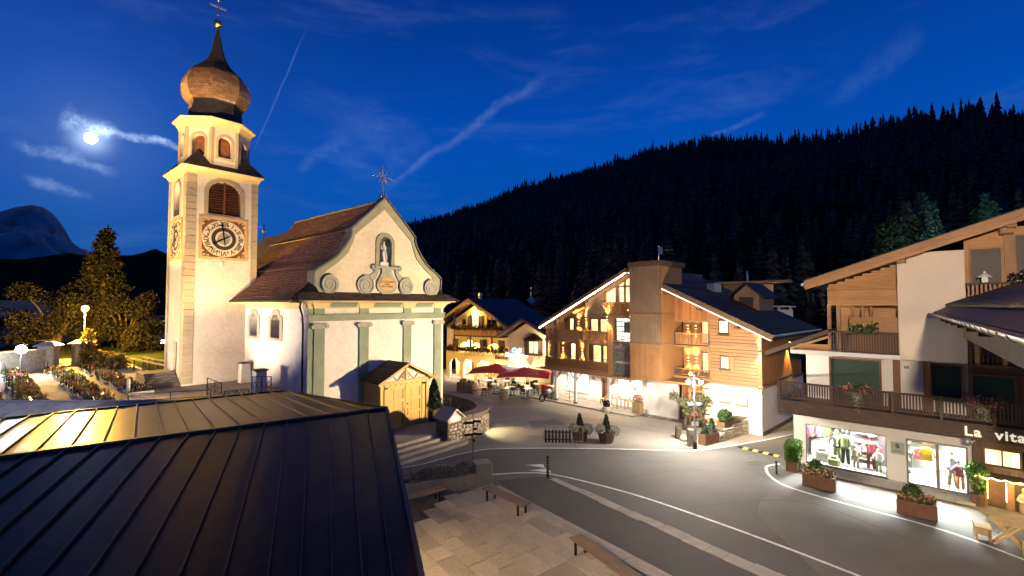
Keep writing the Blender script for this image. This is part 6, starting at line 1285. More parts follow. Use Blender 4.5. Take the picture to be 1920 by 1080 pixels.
wtable(htw(-10.9, -.2), HT.ang, 1.3, .7, .8, 'wooden display table with goods under the arcade'); wtable(htw(-9.4, .1), HT.ang, 1.1, .6, .75, 'wooden display table at the right end of the arcade'); wtable(htw(-11.9, .3), HT.ang, 1.0, .45, .45, 'low dark wooden bench right of the orange shop door', 'bench')
g = random.Random(12)
for i in range(12):
    tx = g.choice((-10.9, -9.4)); t = thing('ornament', f'small ornament on the {"left" if tx < -10 else "right"} arcade display table, {ORD[i]} from the cafe side', 'ornament', htw(tx + g.uniform(-.5, .5), (-.2 if tx < -10 else .1) + g.uniform(-.2, .2), .1 + (.8 if tx < -10 else .75)), g.uniform(0, 3), 'ornaments on the arcade tables')
    r = g.uniform(.05, .1); MB().lathe([(r * .8, 0), (r, r), (r * .7, r * 2), (r * .3, r * 2.6), (r * .45, r * 3)], n=10).build('vase', g.choice(('gold', 'moto_red', 'plaster_white', 'leaf_green', 'barrel_wood')), t, True)
tub = thing('stump_tub', 'round dark tub on a log stump before the arcade', 'tub', htw(-10.6, -1.5, .0), 0); MB().lathe([(.34, 0), (.36, .2), (.33, .42)], n=14).build('stump', 'rubble', tub); MB().lathe([(.26, .42), (.3, .7), (.27, .7), (.24, .5)], n=14).build('bowl', 'iron_black', tub); o = leaves(blob(90, (0, 0, .78), (.25, .25, .12), 6), .09).build('plants', 'leaf_dark', tub); o['kind'] = 'stuff'
lc = thing('log_planter', 'tall wooden log planter with dry flowers at the white hotel wall', 'planter', htw(-8.5, -.5, .1), HT.ang); MB().bbox(-.35, .35, -.25, .25, 0, .85, .04).build('box', 'barrel_wood', lc); o = leaves(blob(220, (0, 0, 1.1), (.38, .3, .35), 6), .11).build('plants', 'petal_salmon', lc); o['kind'] = 'stuff'
rc = thing('red_counter', 'red and wood counter at the corner between cafe and hotel', 'counter', htw(-17.2, -.7, .1), HT.ang); MB().bbox(-.3, .6, -.3, .3, 0, 1.0, .02).build('body', 'bistro_wood', rc); MB().bbox(-.7, -.31, -.3, .3, 0, 1.05, .02).build('red_side', 'umbrella_red', rc)

# ================================================================== shop building on the right
SH = Frame(tuple(at(1665, 901, 0))[:2], (910, -870))
mat('plaster_shop', (.62, .60, .55), .85, var=.06, scale=.8, bump=.2, stain=(.5, .48, .44)); mat('plaster_block', (.66, .57, .45), .85, var=.07, scale=.5, bump=.2, stain=(.57, .48, .37))
wood('old_wood', (.085, .055, .038), 'x', .7, .45, .12, dark=.5); wood('old_wood_v', (.10, .066, .045), 'z', .7, .4, .15, dark=.5); wood('pine_h', (.42, .22, .085), 'x', .55, .25, .14, dark=.6); wood('pine_z', (.33, .18, .08), 'z', .55, .25, .1); wood('post_red', (.14, .06, .032), 'z', .6, .25, .1)
mat('blind_green', (.016, .045, .030), .6, var=.2, stretch=(1, 1, 8)); mat('steel_frame', (.22, .20, .18), .4, .7); emit('letter_glow', (1, .88, .68), .55); emit('shop_panel', (1, .95, .88), 3.0); mat('shop_inside', (.66, .66, .64), .7, var=.04, bump=0); mat('shop_floor', (.42, .42, .40), .35, var=.05, bump=0); mat('corten', (.13, .065, .035), .75, var=.25, scale=4, bump=.2, rv=.08)
sb_ = thing('shop_building', 'chalet with clothes shop, long dark balcony and pine gable', 'building', SH.w(0, 0), SH.ang)
def pr(x0, y0, x1, y1, off=0):
    a, b = SH.hit(x0, y0, off), SH.hit(x1, y1, off); return (a[0], b[0], min(a[1], b[1]), max(a[1], b[1]))
WIN = rect(-3.29, -.02, .06, 2.06); DOOR = rect(.68, 2.72, .05, 2.1)
plate('ground_wall', rect(-3.83, 2.85, 0, 2.75), [WIN, DOOR], 0, .22, 'plaster_shop', sb_); MB().box(-3.83, -3.6, .22, 8, 0, 2.75).build('left_wall', 'plaster_shop', sb_)
# shop interior: a real lit room
MB().box(-3.6, 2.85, 3.2, 3.3, 0, 2.75).build('shop_rear_wall', 'shop_inside', sb_); MB().box(-3.6, 2.85, .22, 3.2, .0, .045).build('shop_floor', 'shop_floor', sb_); MB().box(-3.6, 2.85, .22, 3.2, 2.45, 2.5).build('shop_ceiling', 'shop_inside', sb_); MB().box(2.75, 2.85, .22, 3.2, .045, 2.45).build('shop_side_wall', 'shop_inside', sb_); MB().box(.25, .4, .5, 3.2, .045, 2.45).build('shop_partition', 'clock_taupe', sb_)
mat('grey_backdrop', (.16, .13, .14), .8); MB().box(-1.7, .25, 2.1, 2.2, .05, 2.45).build('display_backdrop', 'grey_backdrop', sb_)
f = plate('shop_window', WIN, [rect(-3.25, -.06, .14, 2.02)], .02, .10, 'steel_frame', sb_); MB().box(-3.25, -.06, .05, .06, .14, 2.02).build('pane', 'window_glass', f); MB().box(-3.32, .02, -.06, .02, -.02, .10).build('sill', 'iron_black', f)
f = plate('shop_door', DOOR, [rect(.76, 1.68, .12, 2.02), rect(1.80, 2.64, .12, 2.02)], .02, .10, 'steel_frame', sb_)
for x0, x1 in ((.76, 1.68), (1.80, 2.64)): MB().box(x0, x1, .05, .06, .12, 2.02).build('pane', 'window_glass', f)
MB().tube([(.86, -.02, .8), (.86, -.08, .85), (.86, -.08, 1.4), (.86, -.02, 1.45)], .02, 8).build('handle', 'zinc', f)
mat('sign_green', (.30, .33, .26), .6, var=.08); mat('sign_ink', (.04, .05, .045), .6)
sg = thing('shop_sign', 'small grey green sign plate with crest between window and door', 'sign', SH.w(.385, -.02, 1.575), SH.ang); MB().bbox(-.25, .25, -.02, .018, -.27, .27, .006).build('plate', 'sign_green', sg)
plate('crest', [(-.07, .19), (.07, .19), (.07, .05), (0, 0.0), (-.07, .05)], [rect(-.045, -.01, .07, .10), rect(.01, .045, .12, .165)], -.03, -.021, 'sign_ink', sg); text('lettering', 'FASHION', .055, 'sign_ink', sg, (0, -.024, -.05), depth=.004); text('lettering', 'LAGAZOI', .088, 'sign_ink', sg, (0, -.024, -.14), depth=.004, offset=.003, space=1.15)
for i, (x, y, lab) in enumerate(((-2.4, .9, 'ceiling light panel over the left of the shop window'), (-.8, .9, 'ceiling light panel over the right of the shop window'), (1.2, 1.0, 'ceiling light panel behind the shop door'), (2.2, .9, 'ceiling light panel behind the right door pane'))):
    t = thing('ceiling_light', lab, 'ceiling light', SH.w(x, y, 2.445), SH.ang, 'light panels in the clothes shop'); MB().box(-.5, .5, -.15, .15, -.02, 0).build('panel', 'shop_panel', t); light('glow', 'AREA', (0, 0, -.05), 260, (1, .95, .88), t, .9, (0, 0, -2), sizey=.3)
    light('spill', 'SPOT', (0, 0, -.1), 3200, (1, .95, .88), t, .1, (0, -2.2, -2.4), 105, .7)
# clothes figures in the window
def mannequin(x, y, h, coat, legs, label, lean=0, arm=.25, hood=None):
    t = thing('mannequin', label, 'mannequin', SH.w(x, y, .05), SH.ang + rnd.uniform(-.3, .3), 'mannequins in the shop window'); k = h / 1.85
    def S(*p): return (p[0] * k, p[1] * k, p[2] * k)
    m = MB().tube([S(0, 0, .95), S(0, 0, 1.2), S(lean * .3, -.01, 1.42), S(lean * .5, -.01, 1.52), S(lean * .55, -.01, 1.6)], [.145 * k, .13 * k, .16 * k, .07 * k, .05 * k], 12).ball(S(lean * .6, -.02, 1.71), .105 * k, 12, 10, (.85, .95, 1.2))
    for s in (-1, 1):
        m.tube([S(s * .09, 0, .95), S(s * .11, -.02 * s, .5), S(s * .12, .03 * s, .08)], [.09 * k, .065 * k, .045 * k], 10).ball(S(s * .12, -.06, .045), .05 * k, 8, 6, (.8, 2.0, .8))
        m.tube([S(s * .17, 0, 1.43), S(s * (.2 + arm), -.03, 1.18), S(s * (.16 + arm * .9), -.2, .98)], [.055 * k, .048 * k, .035 * k], 8).ball(S(s * (.16 + arm * .9), -.22, .95), .04 * k, 8, 6)
    figure_mesh('body', m, 'cloth_beige', t, .022)
    c = MB().loft([[(r * math.cos(a) * 1.25 * k + lean * .3 * zz, r * math.sin(a) * k, z * k) for a in [i * math.pi / 7 for i in range(14)]] for r, z, zz in ((.165, .84, .2), (.15, 1.0, .5), (.14, 1.2, .8), (.15, 1.36, 1), (.12, 1.46, 1.1), (.06, 1.54, 1.15))]); 
    for s in (-1, 1): c.tube([S(s * .15, 0, 1.44), S(s * (.2 + arm), -.03, 1.18), S(s * (.17 + arm * .9), -.18, 1.01)], [.068 * k, .06 * k, .048 * k], 10)
    c.build('jacket', coat, t, True); l = MB()
    for s in (-1, 1): l.tube([S(s * .09, 0, .98), S(s * .11, -.02 * s, .5), S(s * .12, .03 * s, .1)], [.1 * k, .075 * k, .065 * k], 10)
    l.build('trousers', legs, t, True)
    if hood: MB().lathe([(.09 * k, 1.62 * k), (.13 * k, 1.7 * k), (.12 * k, 1.8 * k), (.05 * k, 1.88 * k)], (lean * .6, -.0, 0), 12).build('hat', hood, t, True)
    return t
for nm, c in (('cloth_olive', (.20, .23, .10)), ('cloth_dark', (.035, .04, .035)), ('cloth_pink', (.48, .10, .15)), ('cloth_beige', (.45, .38, .26)), ('cloth_yellow', (.62, .40, .03)), ('cloth_white', (.66, .65, .6)), ('cloth_maroon', (.16, .04, .05)), ('cloth_grey', (.18, .18, .19)), ('cloth_blue', (.40, .48, .60)), ('cloth_orange', (.50, .20, .06))): mat(nm, c, .9, var=.25, scale=5, bump=.3, bscale=30)
mannequin(-1.75, .95, 1.86, 'cloth_olive', 'cloth_dark', 'tall mannequin in olive jacket in the middle of the shop window', 0, .12, 'cloth_white'); mannequin(-2.15, 1.25, 1.7, 'cloth_dark', 'cloth_olive', 'darker mannequin just left of the tall olive one', 0, .15); mannequin(-.72, 1.0, 1.75, 'cloth_pink', 'cloth_maroon', 'mannequin in pink hooded jacket at the right of the window', .05, .2, 'cloth_pink'); mannequin(-1.3, .8, 1.2, 'cloth_beige', 'cloth_beige', 'short child mannequin in beige at the window front', 0, .1); mannequin(-.4, .75, 1.2, 'cloth_white', 'cloth_olive', 'low mannequin in white top and patterned skirt at the window edge', 0, .1); mannequin(2.2, .8, 1.7, 'cloth_blue', 'cloth_beige', 'mannequin in pale blue jacket behind the right door pane', 0, .1); mannequin(2.45, .6, 1.35, 'cloth_maroon', 'cloth_orange', 'kneeling mannequin in maroon jacket behind the right door pane', -.1, .2)
def garment(x, y, z, coat, label, rz=0, w=.5, h=.62, group=None):
    t = thing('hanging_jacket', label, 'jacket', SH.w(x, y, z), SH.ang + rz, group)
    MB().tube([(0, 0, .02), (0, 0, .1), (.04, 0, .14), (.07, 0, .1)], .008, 5).build('hook', 'zinc', t); q = w / 2
    MB().loft([[(-q * .95, -.06, -h), (q * .95, -.06, -h), (q * .95, .06, -h), (-q * .95, .06, -h)], [(-q * .8, -.08, -h * .5), (q * .8, -.08, -h * .5), (q * .8, .08, -h * .5), (-q * .8, .08, -h * .5)], [(-q * .85, -.06, -.08), (q * .85, -.06, -.08), (q * .85, .06, -.08), (-q * .85, .06, -.08)], [(-q * .2, -.04, 0), (q * .2, -.04, 0), (q * .2, .04, 0), (-q * .2, .04, 0)]]).build('body', coat, t)
    for s in (-1, 1): MB().loft([[(s * q * .8, -.05, -.06), (s * q * .95, -.05, -.1), (s * q * .95, .05, -.1), (s * q * .8, .05, -.06)], [(s * q * 1.1, -.06, -h * .75), (s * q * 1.45, -.06, -h * .7), (s * q * 1.45, .06, -h * .7), (s * q * 1.1, .06, -h * .75)]]).build('sleeve', coat, t)
    return t
garment(1.35, .9, 1.62, 'cloth_yellow', 'bright yellow jacket hanging behind the shop door', 0, .46, .6)
rk = ['cloth_maroon', 'cloth_pink', 'cloth_grey', 'cloth_grey', 'cloth_orange', 'cloth_beige', 'cloth_dark', 'cloth_beige']
for i, c in enumerate(rk): garment(-3.3 + i * .28, 2.6, 2.2, c, f'{c.split("_")[1]} jacket on the rear rail of the shop, {ORD[i]} from the left', .9, .5, .7, 'jackets on the rear rail')
rail = thing('clothes_rail', 'steel clothes rail along the rear wall of the shop', 'clothes rail', SH.w(-2.3, 2.6, .05), SH.ang); MB().tube([(-1.2, 0, 2.28), (1.2, 0, 2.28)], .015, 6).build('bar', 'zinc', rail)
for s in (-1, 1): MB().tube([(s * 1.2, 0, 0), (s * 1.2, 0, 2.28)], .015, 6).build('upright', 'zinc', rail)
for i, (x, y, z, c) in enumerate(((.95, 2.6, 1.9, 'cloth_dark'), (1.35, 2.7, 1.9, 'cloth_orange'), (1.75, 2.6, 1.95, 'cloth_grey'), (1.0, 2.6, 1.1, 'cloth_maroon'))): garment(x, y, z, c, ('dark jacket at the back left behind the shop door', 'orange jacket at the back behind the shop door', 'grey jacket at the back right behind the shop door', 'maroon jacket low at the back behind the shop door')[i], 0, .42, .5, 'jackets at the back of the shop')
for i, (x, y, l, w, h, c, lab) in enumerate(((-2.75, 1.0, .5, .45, .5, 'cloth_white', 'white display cube at the left of the shop window'), (-2.2, .65, .45, .4, .32, 'cloth_olive', 'small olive display cube at the front of the shop window'), (-2.9, 1.9, 1.0, .6, .85, 'cloth_white', 'white display table at the rear left of the shop'))):
    t = thing('display_cube', lab, 'display', SH.w(x, y, .045), SH.ang); MB().bbox(-l / 2, l / 2, -w / 2, w / 2, 0, h, .02).build('cube', c, t)
    for k in range(3): MB().bbox(-l * .35 + .02 * k, l * .3, -w * .35, w * .3, h + k * .05, h + .045 + k * .05, .01).build('folded_cloth', ('cloth_grey', 'cloth_beige', 'cloth_pink')[(k + i) % 3], t)
for i, (x, y, w, n, lab) in enumerate(((.58, 1.6, .28, 5, 'dark shelf unit with folded clothes behind the left of the shop door'), (-3.0, 2.95, 1.1, 5, 'shelf unit with folded clothes on the rear wall of the shop window'), (-1.0, 2.0, .9, 4, 'shelf unit with folded clothes on the grey display backdrop'))):
    t = thing('clothes_shelf', lab, 'shelf', SH.w(x, y, .05), SH.ang); g = random.Random(70 + i); MB().box(-w / 2, w / 2, .12, .16, 0, 2.2).build('back_panel', ('cloth_dark', 'cloth_white', 'grey_backdrop')[i], t)
    for k in range(n):
        z = .25 + k * .42; MB().box(-w / 2, w / 2, -.2, .12, z, z + .025).build('shelf_board', 'cloth_white', t); xx = -w / 2 + .03
        while xx < w / 2 - .12:
            for q in range(g.randint(1, 4)): MB().bbox(xx, min(xx + .2, w / 2), -.17 + g.uniform(0, .03), .1, z + .027 + q * .05, z + .073 + q * .05, .012).build('folded_cloth', g.choice(('cloth_dark', 'cloth_grey', 'cloth_maroon', 'cloth_beige', 'cloth_white', 'cloth_olive', 'cloth_orange', 'cloth_blue')), t)
            xx += .24
for i, c in enumerate(('cloth_pink', 'cloth_beige', 'cloth_maroon', 'cloth_white', 'cloth_grey', 'cloth_olive')): garment(-3.35 + i * .13, 1.35 + i * .12, 1.75, c, f'{c.split("_")[1]} jacket on the slanting front rail of the shop, {ORD[i]} from the left', 1.1, .44, .6, 'jackets on the front rail')
fr2 = thing('clothes_rail', 'short steel clothes rail at the left of the shop window', 'clothes rail', SH.w(-3.0, 1.65, .05), SH.ang + .75); MB().tube([(-.6, 0, 1.83), (.6, 0, 1.83)], .015, 6).build('bar', 'zinc', fr2)
for s_x in (-.58, .58): MB().tube([(s_x, 0, 0), (s_x, 0, 1.83)], .015, 6).build('upright', 'zinc', fr2)
# long balcony
BY = -1.2
MB().box(-4.25, 9, BY, BY + .16, 2.70, 3.36).build('balcony_beam', 'old_wood', sb_); MB().box(-4.2, 9, BY + .16, 1.0, 2.76, 3.28).build('balcony_floor', 'old_wood', sb_); MB().box(-4.25, -4.1, BY + .16, 3.0, 2.72, 3.36).build('balcony_side_beam', 'old_wood', sb_); MB().box(-3.83, 2.8, -.03, 0.0, 2.62, 2.76).build('lintel_strip', 'pine_z', sb_)
rl = MB().box(-4.25, 9, BY - .03, BY + .09, 4.24, 4.32).build('balcony_railing', 'old_wood', sb_); MB().box(-4.25, 9, BY, BY + .06, 3.48, 3.54).build('bottom_rail', 'old_wood', rl); MB().box(-4.28, -4.16, BY, 3.0, 4.24, 4.32).build('side_rail', 'old_wood', rl)
bm = MB().box(-.03, .03, -.012, .012, 3.5, 4.24).mesh('baluster', 'old_wood_v')
for k in range(108):
    o = link('baluster', bm, rl); o.location = (-4.2 + k * .105, BY + .03, 0)
for k in range(22): o = link('baluster', bm, rl); o.location = (-4.22, BY + .2 + k * .125, 0); o.rotation_euler = (0, 0, math.pi / 2)
for xx in (-4.2, -1.9, .35, 1.95, 3.5, 5.2, 7): MB().box(xx - .045, xx + .045, BY - .04, BY + .1, 3.36, 4.34).build('rail_post', 'old_wood_v', rl)
lt = thing('sign_letters', 'pale raised letters reading La vita on the dark balcony beam', 'sign', SH.w(3.35, BY - .02, 3.0), SH.ang); text('letters', 'La  vita', .52, 'letter_glow', lt, (.12, -.02, .02), depth=.05, offset=.012, space=1.12)  # letters given a faint glow of their own to read pale
# first floor set back
FY = 1.0
plate('first_floor_wall', rect(-3.4, 9, 3.28, 5.75), [], FY, FY + .2, 'plaster_shop', sb_); MB().box(-3.4, -3.2, FY + .2, 8, 3.28, 5.7).build('first_floor_side', 'plaster_shop', sb_)
def blind(x0, x1, z0, z1, y, mt='blind_green', name='blind'):
    f = plate(name + '_frame', rect(x0 - .08, x1 + .08, z0 - .08, z1 + .08), [rect(x0, x1, z0, z1)], y - .1, y - .002, 'post_red', sb_); n = max(4, int((z1 - z0) / .09))
    m = MB()
    for k in range(n): z = z0 + (z1 - z0) * k / n; m.loft([[(x0, y - .05, z), (x1, y - .05, z), (x1, y - .02, z + (z1 - z0) / n), (x0, y - .02, z + (z1 - z0) / n)], [(x0, y - .01, z), (x1, y - .01, z), (x1, y - .005, z + (z1 - z0) / n), (x0, y - .005, z + (z1 - z0) / n)]])
    o = m.build('blind_slats', mt, f); o['kind'] = 'stuff'; return f
a = pr(1558, 672, 1650, 730, FY); blind(a[0], a[1], 3.35, a[3], FY); a = pr(1748, 684, 1803, 735, FY); blind(a[0], a[1], 3.9, a[3], FY)
for xx in (1681, 1738): q = SH.hit(xx, 700, FY - .2); MB().box(q[0] - .13, q[0] + .13, FY - .3, FY - .05, 3.28, 5.72).build('timber_post', 'post_red', sb_)
q = SH.hit(1700, 688, FY); t = thing('wall_flood', 'small floodlight on the first floor wall above the balcony', 'lamp', SH.w(q[0], FY - .12, q[1]), SH.ang); MB().bbox(-.09, .09, -.1, .06, -.06, .06, .01).build('housing', 'iron_grey', t)
# slab, loggia and white block of the second floor
MB().box(-3.9, .6, -.05, 2.5, 5.66, 5.86).build('loggia_slab', 'plaster_shop', sb_); MB().box(.55, 2.82, 0, 3, 5.68, 10.6).build('white_block', 'plaster_block', sb_)
MB().box(-2.2, .55, 2.3, 2.4, 5.86, 9.2).build('loggia_rear_wall', 'pine_h', sb_)
bal = MB().box(-2.15, .55, -.04, .04, 6.84, 6.92).build('loggia_railing', 'old_wood', sb_)
bm2 = MB().box(-.025, .025, -.012, .012, 5.98, 6.84).mesh('baluster', 'old_wood_v')
for k in range(26): o = link('baluster', bm2, bal); o.location = (-2.08 + k * .103, 0, 0)
MB().box(-2.15, .55, -.03, .03, 5.94, 6.0).build('bottom_rail', 'old_wood', bal)
for xx in (-2.15, -1.75): MB().box(xx - .08, xx + .08, .02, .18, 5.86, 8.2).build('loggia_post', 'pine_z', sb_)
for xx in (-1.3, -.9, -.55): MB().box(xx - .06, xx + .06, 1.0, 1.12, 6.9, 8.2).build('rear_post', 'pine_z', sb_)
MB().box(-1.45, .55, .9, .98, 5.86, 7.6).build('loggia_screen', 'pine_h', sb_)
def zs(x, d=0): return 9.23 + (x + 2.75) * .345 - d
z = 8.18
while z < zs(.55) - .2:
    xa = max(-2.2, -2.75 + (z + .3 - 9.23) / .345)
    if .53 - xa > .2: MB().bbox(xa, .53, -.02, .1, z, z + .115, .03).build('pine_board', 'pine_h', sb_)
    z += .12
# big roof
MB().loft([[(x, y, zs(x) + t) for x, t in ((-2.9, 0), (8, 0), (8, .28), (-2.9, .28))] for y in (-1.35, 9)]).build('roof_slope', 'roof_tile_dark', sb_); MB().loft([[(8, y, zs(8)), (16, y, 10.2), (16, y, 10.48), (8, y, zs(8) + .28)] for y in (-1.35, 9)]).build('roof_slope', 'roof_tile_dark', sb_)
for dz, w in ((.1, .24), (-.13, .18)): MB().bar((-2.92, -1.38 + (.05 if dz < 0 else 0), zs(-2.92) + dz), (8, -1.38 + (.05 if dz < 0 else 0), zs(8) + dz), .06, w).build('bargeboard', 'pine_h', sb_)
m = MB()
for k in range(14): y0 = -1.3 + k * .16; MB().loft([[(-2.85, y0, zs(-2.85) - .04), (8, y0, zs(8) - .04), (8, y0 + .15, zs(8) - .04), (-2.85, y0 + .15, zs(-2.85) - .04)], [(-2.85, y0, zs(-2.85) - .005), (8, y0, zs(8) - .005), (8, y0 + .15, zs(8) - .005), (-2.85, y0 + .15, zs(-2.85) - .005)]]).build('soffit_board', 'pine_h', sb_)
for xx in (.75, 4.2): MB().box(xx - .14, xx + .14, -1.0, .2, zs(xx) - .32, zs(xx) - .05).build('purlin_end', 'pine_z', sb_)
MB().tube([(-2.98, -1.45, zs(-2.95) + .05), (-2.98, 9, zs(-2.95) + .05)], .08, 8).build('gutter', 'zinc', sb_)
# lean-to roof at the left over the balcony end
MB().loft([[(x, y, z) for x, z in ((-5.0, 5.55), (-2.1, 6.85), (-2.1, 7.0), (-5.0, 5.7))] for y in (-.35, 3.5)]).build('lean_to_roof', 'roof_tile_dark', sb_); MB().bar((-5.0, -.38, 5.6), (-2.1, -.38, 6.9), .05, .2).build('lean_to_bargeboard', 'old_wood', sb_); MB().bar((-3.9, .0, 5.9), (-2.2, .0, 6.6), .12, .12).build('lean_to_rafter', 'pine_h', sb_); MB().box(-3.6, -2.2, .05, .12, 5.86, 6.2).build('carved_panel', 'pine_h', sb_)
# right part: timber front with glazing
a = pr(1817, 470, 1878, 545, .3); MB().box(2.82, 9, .5, .7, 5.7, 11.5).build('upper_timber_wall', 'pine_h', sb_)
window(sb_, 2.95, 4.0, 8.6, zs(3.1) - .55, .45, 'pine_z', 'frame_dark', (0, 0)); window(sb_, 4.3, 5.6, 8.6, zs(4.3) - .5, .45, 'pine_z', 'frame_dark', (0, 0)); MB().box(4.03, 4.27, .3, .48, 5.7, zs(4.1) - .1).build('timber_post', 'pine_z', sb_)
b3 = MB().box(2.82, 9, -.75, -.67, 9.05, 9.14).build('upper_railing', 'old_wood', sb_); MB().box(2.82, 9, -.8, .5, 8.0, 8.12).build('upper_floor', 'old_wood', sb_)
bm3 = MB().box(-.035, .035, -.012, .012, 8.12, 9.06).mesh('baluster', 'pine_z')
for k in range(34): o = link('baluster', bm3, b3); o.location = (2.9 + k * .13, -.71, 0)
for xx in (4.1, 7.0): MB().box(xx - .2, xx + .2, -.6, .5, zs(xx) - .45, zs(xx) - .06).build('corbel', 'pine_z', sb_)
flower_strip('flower_box', 'flower box with pale blossoms on the top right balcony rail', 4.1, 6.0, -.85, 9.2, SH, 420, .15, None, ('leaf_dark', 'petal_white'))
ln = thing('bird_house', 'small pale lantern house on the top balcony rail', 'lantern', SH.w(3.4, -.7, 9.14), SH.ang); MB().bbox(-.1, .1, -.1, .1, .0, .2, .02).build('body', 'plaster_white', ln); MB().lathe([(.24, .2), (.2, .25), (.05, .38), (.03, .46)], n=8).build('roof', 'plaster_white', ln)
blind(2.95, 4.15, 3.4, 5.2, FY - .9); blind(4.42, 5.6, 3.4, 5.2, FY - .9); MB().box(2.82, 9, FY - .9, FY - .01, 5.25, 5.7).build('timber_lintel', 'old_wood', sb_); MB().box(2.8, 2.93, FY - .95, FY, 3.28, 5.7).build('timber_post', 'old_wood_v', sb_); MB().box(4.2, 4.37, FY - .97, FY - .1, 3.28, 5.3).build('timber_post', 'old_wood_v', sb_)
r6 = MB().box(2.85, 6, -.4, -.34, 6.45, 6.52).build('second_railing', 'old_wood', sb_)
bm4 = MB().box(-.025, .025, -.012, .012, 5.75, 6.45).mesh('baluster', 'old_wood_v')
for k in range(22): o = link('baluster', bm4, r6); o.location = (2.9 + k * .13, -.37, 0)
MB().box(2.8, 7, -.5, .5, 5.6, 5.72).build('second_floor_edge', 'old_wood', sb_)
for xx in (3.1, 3.9, 4.9): MB().box(xx - .07, xx + .07, -.45, -.31, 5.7, 7.6).build('balcony_post', 'pine_z', sb_)
# flower boxes of the long balcony
def geranium(x, label, w, seed):
    t = thing('hanging_flowers', label, 'flower box', SH.w(x, BY - .14, 4.2), SH.ang, 'flower boxes on the shop balcony'); g = random.Random(seed)
    MB().bbox(-w / 2, w / 2, -.1, .1, -.14, .06, .01).build('box', 'old_wood', t)
    o = leaves([(g.uniform(-w / 2, w / 2), g.gauss(-.05, .1), g.gauss(.1, .1)) for _ in range(330)], .09, 1, .02, seed).build('foliage', 'leaf_green', t); o['kind'] = 'stuff'
    o = leaves([(g.choice((-1, 1)) * abs(g.gauss(w * .3, w * .13)), g.gauss(-.09, .1), g.gauss(.12, .1)) for _ in range(420)], .065, 1, .02, seed + 1, 1).build('blossoms', 'petal_pink', t); o['kind'] = 'stuff'
    o = leaves([(g.gauss(0, .1), g.gauss(-.12, .05), -abs(g.gauss(.25, .25))) for _ in range(200)], .055, 1, .01, seed + 2, 1.2).build('trailing_ivy', 'leaf_silver', t); o['kind'] = 'stuff'
q = SH.hit(1608, 733, BY); geranium(q[0], 'pink flower box at the left half of the long dark balcony', .95, 51); q = SH.hit(1845, 757, BY); geranium(q[0], 'pink flower box above the sign letters', 1.0, 52)
q = SH.hit(1620, 625, -.1); flower_strip('flower_box', 'flower box with pink blossoms on the loggia railing', q[0] - .55, q[0] + .55, -.15, 7.0, SH, 260, .11, None, ('leaf_green', 'petal_salmon'))
# bistro under the balcony
RY = -.55
MB().box(2.85, 3.6, RY, 0, 1.45, 2.72).build('bistro_corner', 'old_wood_v', sb_); MB().box(2.85, 9, RY + .01, RY + .12, .0, 1.55).build('bistro_front', 'old_wood', sb_)
bw = window(sb_, 3.15, 4.25, 1.62, 2.35, RY, 'old_wood_v', 'curtain_pale', (1, 0), name='bistro_window'); bw2 = window(sb_, 4.32, 5.6, 1.62, 2.35, RY, 'old_wood_v', 'curtain_warm', (1, 0), name='bistro_window'); MB().box(3.0, 9, RY - .02, RY + .1, 2.35, 2.72).build('bistro_lintel', 'old_wood', sb_)
for k in range(11): MB().bbox(2.95 + k * .24, 2.95 + k * .24 + .225, RY - .08, RY - .04, 1.28, 1.55, .01).build('bistro_shingle', 'old_wood_v', sb_)
MB().loft([[(2.85, RY - .55, 1.18), (9, RY - .55, 1.18), (9, RY, 1.32), (2.85, RY, 1.32)], [(2.85, RY - .55, 1.24), (9, RY - .55, 1.24), (9, RY, 1.38), (2.85, RY, 1.38)]]).build('bistro_awning', 'old_wood', sb_)
bd = MB().box(3.25, 3.75, RY - .06, RY, .05, 1.16).build('bistro_door', 'corten', sb_); MB().box(3.15, 3.24, RY - .1, RY, 0, 1.18).build('door_post', 'pine_z', bd); MB().box(3.76, 4.0, RY - .1, RY, 0, 1.18).build('door_post', 'pine_z', bd)
fl_ = thing('fairy_lights', 'string of warm fairy lights along the bistro awning and door', 'string lights', SH.w(3.0, RY - .58, 1.18), SH.ang); emit('fairy', (1, .70, .22), 30)
pts = [(-.1 + k * .055, -.02 + .02 * math.sin(k * 1.7), .06 + .03 * math.sin(k * .9)) for k in range(60)] + [(.25, .50, -.02 - k * .065) for k in range(14)] + [(.78, .48, -.02 - k * .065) for k in range(14)]
m = MB()
for p in pts: m.ball(p, .014, 6, 4)
o = m.build('bulbs', 'fairy', fl_); o['kind'] = 'stuff'; MB().tube([(-.1, 0, .06), (3.2, 0, .06)], .004, 4).build('wire', 'iron_black', fl_)
for k in range(3): light('glow', 'POINT', (.2 + k * .9, -.08, .0), 55, (1, .68, .25), fl_, .1)
sp_ = thing('bistro_spot', 'round grey loudspeaker lamp beside the sign letters', 'lamp', SH.w(2.7, BY + .0, 2.62), SH.ang); MB().loft([[(r * math.cos(a), y, r * math.sin(a)) for a in [i * math.pi / 8 for i in range(16)]] for r, y in ((.05, .05), (.09, -.05), (.16, -.2), (.15, -.2), (.05, -.08))]).build('cone', 'zinc', sp_); MB().tube([(0, 0, 0), (.15, .05, .0), (.22, .12, .05)], .03, 6).build('arm', 'zinc', sp_)
